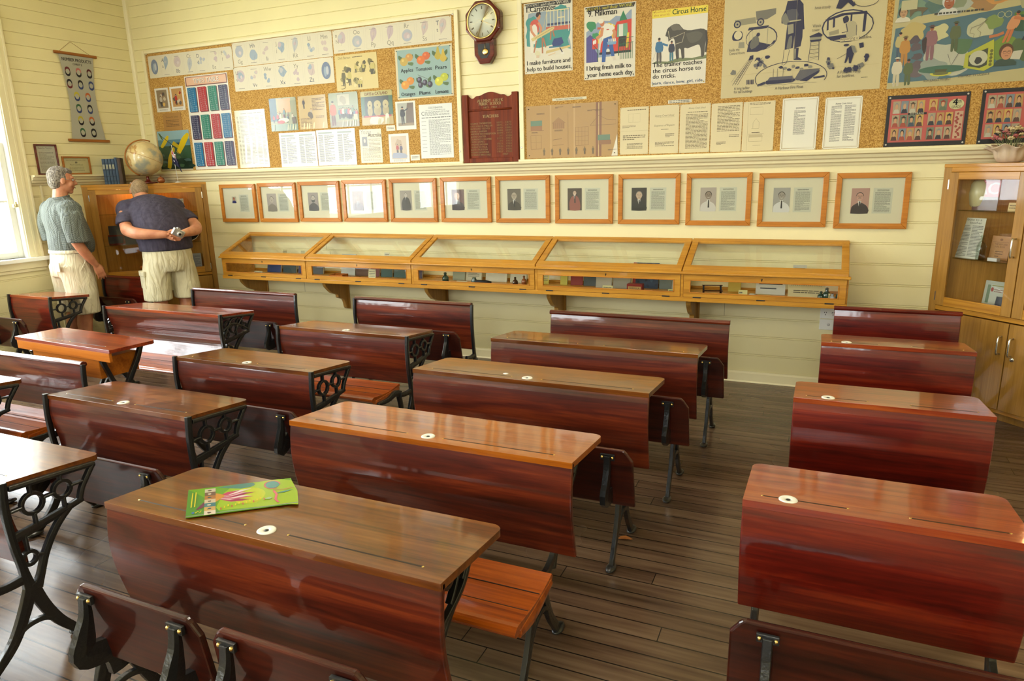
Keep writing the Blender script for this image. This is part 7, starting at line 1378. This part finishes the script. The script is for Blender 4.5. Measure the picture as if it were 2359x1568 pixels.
for x, h, r_, m, lb in ((6.69, .085, .026, M_GRB, 'tall green ink bottle right of the nib card'), (6.655, .06, .022, M_GRB, 'squat green ink bottle left of the tall one'), (6.725, .055, .02, plain('white_cap_bottle', sr(200, 206, 210), .3), 'small white-capped bottle at the right end of the rightmost bay')): bottle(x if x > 6 else x, -.30 if x < 6.72 else -.34, h, r_, m, lb)
card(6.70, -.36, ZT, .012, .06, (226, 214, 150), 'narrow yellow tag among the ink bottles', lean=.1); bottle(6.77, -.29, .07, .024, M_GRB, 'round green bottle in the far right corner of the showcase'); card(6.46, -.08, ZT+.1, .09, .11, (214, 210, 190), 'pale round-topped card high in the rightmost bay', lean=.1)
# ---------------------------------------------------------------- inside the corner cabinets
def inside(c, rz, nm, lb, cat, lx, ly, z, s, lean=.12, turn=0):
    o = s.b.build(nm, None, on_diag(c, rz, lx, ly, z)); o.rotation_euler = (-lean, 0, rz+turn); tag(o, lb, cat)
r1, r2, r3 = .70, .9975, 1.3075
s = Sheet(.16, .185, (120, 90, 84), .003, .2); s.rect(0, .45, 1, 1, (186, 44, 48)); s.text('AC', .5, .54, .105, (240, 236, 236), w=.14, align='c', bold=.002); inside(CR, -PI/4, 'red_plaque', 'clear plaque with a red panel and white letters AC', 'plaque', -.415, .10, r3, s, .08)
b = MB(); b.lathe([(.04, 0), (.066, .03), (.076, .10), (.068, .16), (.05, .19)], (0, 0, 0), plain('cream_stoneware', sr(196, 186, 140), .4, coat=.3), 28); tag(b.build('stoneware_jar', loc=on_diag(CR, -PI/4, -.40, .155, r3)), 'cream stoneware jar behind the red AC plaque', 'jar')
s = Sheet(.07, .05, (236, 206, 140)); s.greek(.1, .2, .9, .8, 2, (170, 130, 80)); inside(CR, -PI/4, 'caption_card', 'small lit cream card on the top shelf beside the AC plaque', 'card', -.20, .12, r3, s)
s = Sheet(.17, .26, (206, 204, 186)); s.text('Tribute to a\n       teacher', .1, .93, .022, (60, 60, 56), w=.13, sp=.9); s.greek(.06, .04, .48, .82, 22, (110, 110, 104), .9, seed=2); s.greek(.53, .04, .95, .82, 22, (110, 110, 104), .9, seed=3); inside(CR, -PI/4, 'newspaper_clipping', 'Tribute to a teacher clipping on the middle shelf', 'clipping', -.48, .07, r2, s)
o = empty('glass_bottle', on_diag(CR, -PI/4, -.287, .055, r2), 0, 'clear glass bottle standing before the Tribute clipping', 'bottle'); b = MB(); b.lathe([(.024, 0), (.027, .006), (.027, .085), (.02, .105), (.009, .12), (.009, .145), (.012, .148), (.012, .155)], (0, 0, 0), glass_mat('bottle_glass', (.80, .86, .80)), 20); b.build('glass_body', o)
s = Sheet(.12, .15, (196, 140, 84)); s.text('THE NEW DESK\n PUPIL BOOK', .2, .62, .016, (120, 74, 40), w=.08); s.ell(.5, .85, .08, .05, (140, 90, 50)); s.rect(.08, .74, .92, .75, (120, 74, 40)); s.greek(.3, .1, .7, .4, 3, (150, 100, 60)); inside(CR, -PI/4, 'booklet', 'orange-brown booklet on the middle shelf by the door handle', 'booklet', -.293, .14, r2, s)
b = MB(); b.box(-.03, .03, -.015, .015, 0, .02, M_GREY); tag(b.build('small_box', loc=on_diag(CR, -PI/4, -.21, .07, r2), rz=-PI/4), 'small grey box on the middle shelf before the booklet', 'box')
s = Sheet(.15, .16, (186, 190, 172)); s.rect(.1, .08, .9, .86, (200, 204, 190)); s.rect(.12, .1, .26, .84, (120, 140, 110)); s.rect(.3, .8, .85, .84, (150, 150, 80)); s.ell(.34, .66, .06, .09, (170, 70, 56)); s.greek(.42, .55, .82, .7, 2, (180, 100, 90)); inside(CR, -PI/4, 'certificate_folder', 'pale certificate with a red crest on the lowest shelf', 'certificate', -.297, .14, r1, s)
s = Sheet(.07, .075, (34, 36, 46), .01, .4); inside(CR, -PI/4, 'black_booklet', 'small black booklet before the crested certificate', 'booklet', -.175, .09, r1, s, .2)
s = Sheet(.13, .06, (232, 210, 170)); s.greek(.1, .3, .9, .7, 2, (160, 140, 110), .7); inside(CL, PI/4, 'caption_card', 'cream card on the upper shelf beside the stooping man', 'card', -.27, .12, r3, s, .15)
o = empty('brown_box', on_diag(CL, PI/4, -.30, .13, r2), PI/4, 'large dark slate in a wooden frame on the middle shelf of the left cabinet', 'slate'); b = MB(); b.box(-.15, .17, 0, .012, 0, .19, plain('slate', sr(40, 38, 38), .5)); b.build('slate_panel', o); b = MB(); b.box(-.15, .03, -.012, -.004, 0, .10, M_CLOCK); b.build('framed_slate', o); b = MB(); b.box(-.13, .01, -.014, -.012, .015, .085, MC['slate']); b.build('writing_face', o); o.name = 'framed_slate'
b = MB(); b.lathe([(.05, -.004), (.108, -.008), (.11, -.012), (.104, -.012), (.05, -.006)], (0, 0, 0), plain('plate_rim', sr(206, 196, 170), .3), 30, 'y'); b.lathe([(.1035, -.0122), (.001, -.0124)], (0, 0, 0), plain('plate_blue', sr(40, 64, 78), .3), 30, 'y'); r = random.Random(8)
for i in range(16): a, q = r.uniform(0, 6.3), r.uniform(.01, .09); b.lathe([(.011, -.0125), (.001, -.0128)], (q*math.cos(a), 0, q*math.sin(a)), plain(('plate_red', 'plate_tan', 'plate_leaf')[i % 3], sr(*[(176, 60, 44), (200, 170, 120), (60, 96, 84)][i % 3]), .4), 8, 'y')
o = b.build('painted_plate', None, on_diag(CL, PI/4, .33, .09, r2+.112)); o.rotation_euler = (-.15, 0, PI/4); tag(o, 'round plate painted with red figures, right of the stooping man', 'plate')
s = Sheet(.10, .13, (226, 224, 216)); s.greek(.1, .1, .9, .9, 7, (150, 150, 150), .8); inside(CL, PI/4, 'paper_notice', 'white paper on the upper shelf right of the stooping man', 'paper', .22, .10, r3, s, .05)
s = Sheet(.12, .17, (150, 148, 144)); s.greek(.1, .1, .9, .9, 12, (110, 110, 110), .8); inside(CL, PI/4, 'paper_notice', 'grey printed sheet at the bottom right of the left cabinet', 'paper', .30, .07, r1, s, .03)
o = empty('wooden_toy', on_diag(CL, PI/4, -.16, .12, r1), PI/4, 'small turned wooden toy on the lowest shelf of the left cabinet', 'toy'); b = MB(); b.ball((0, 0, .05), (.02, .02, .02), M_DRAW); b.tube([(-.05, 0, .008), (0, 0, .012), (.03, 0, .04)], .008, M_DRAW); b.build('toy_body', o)
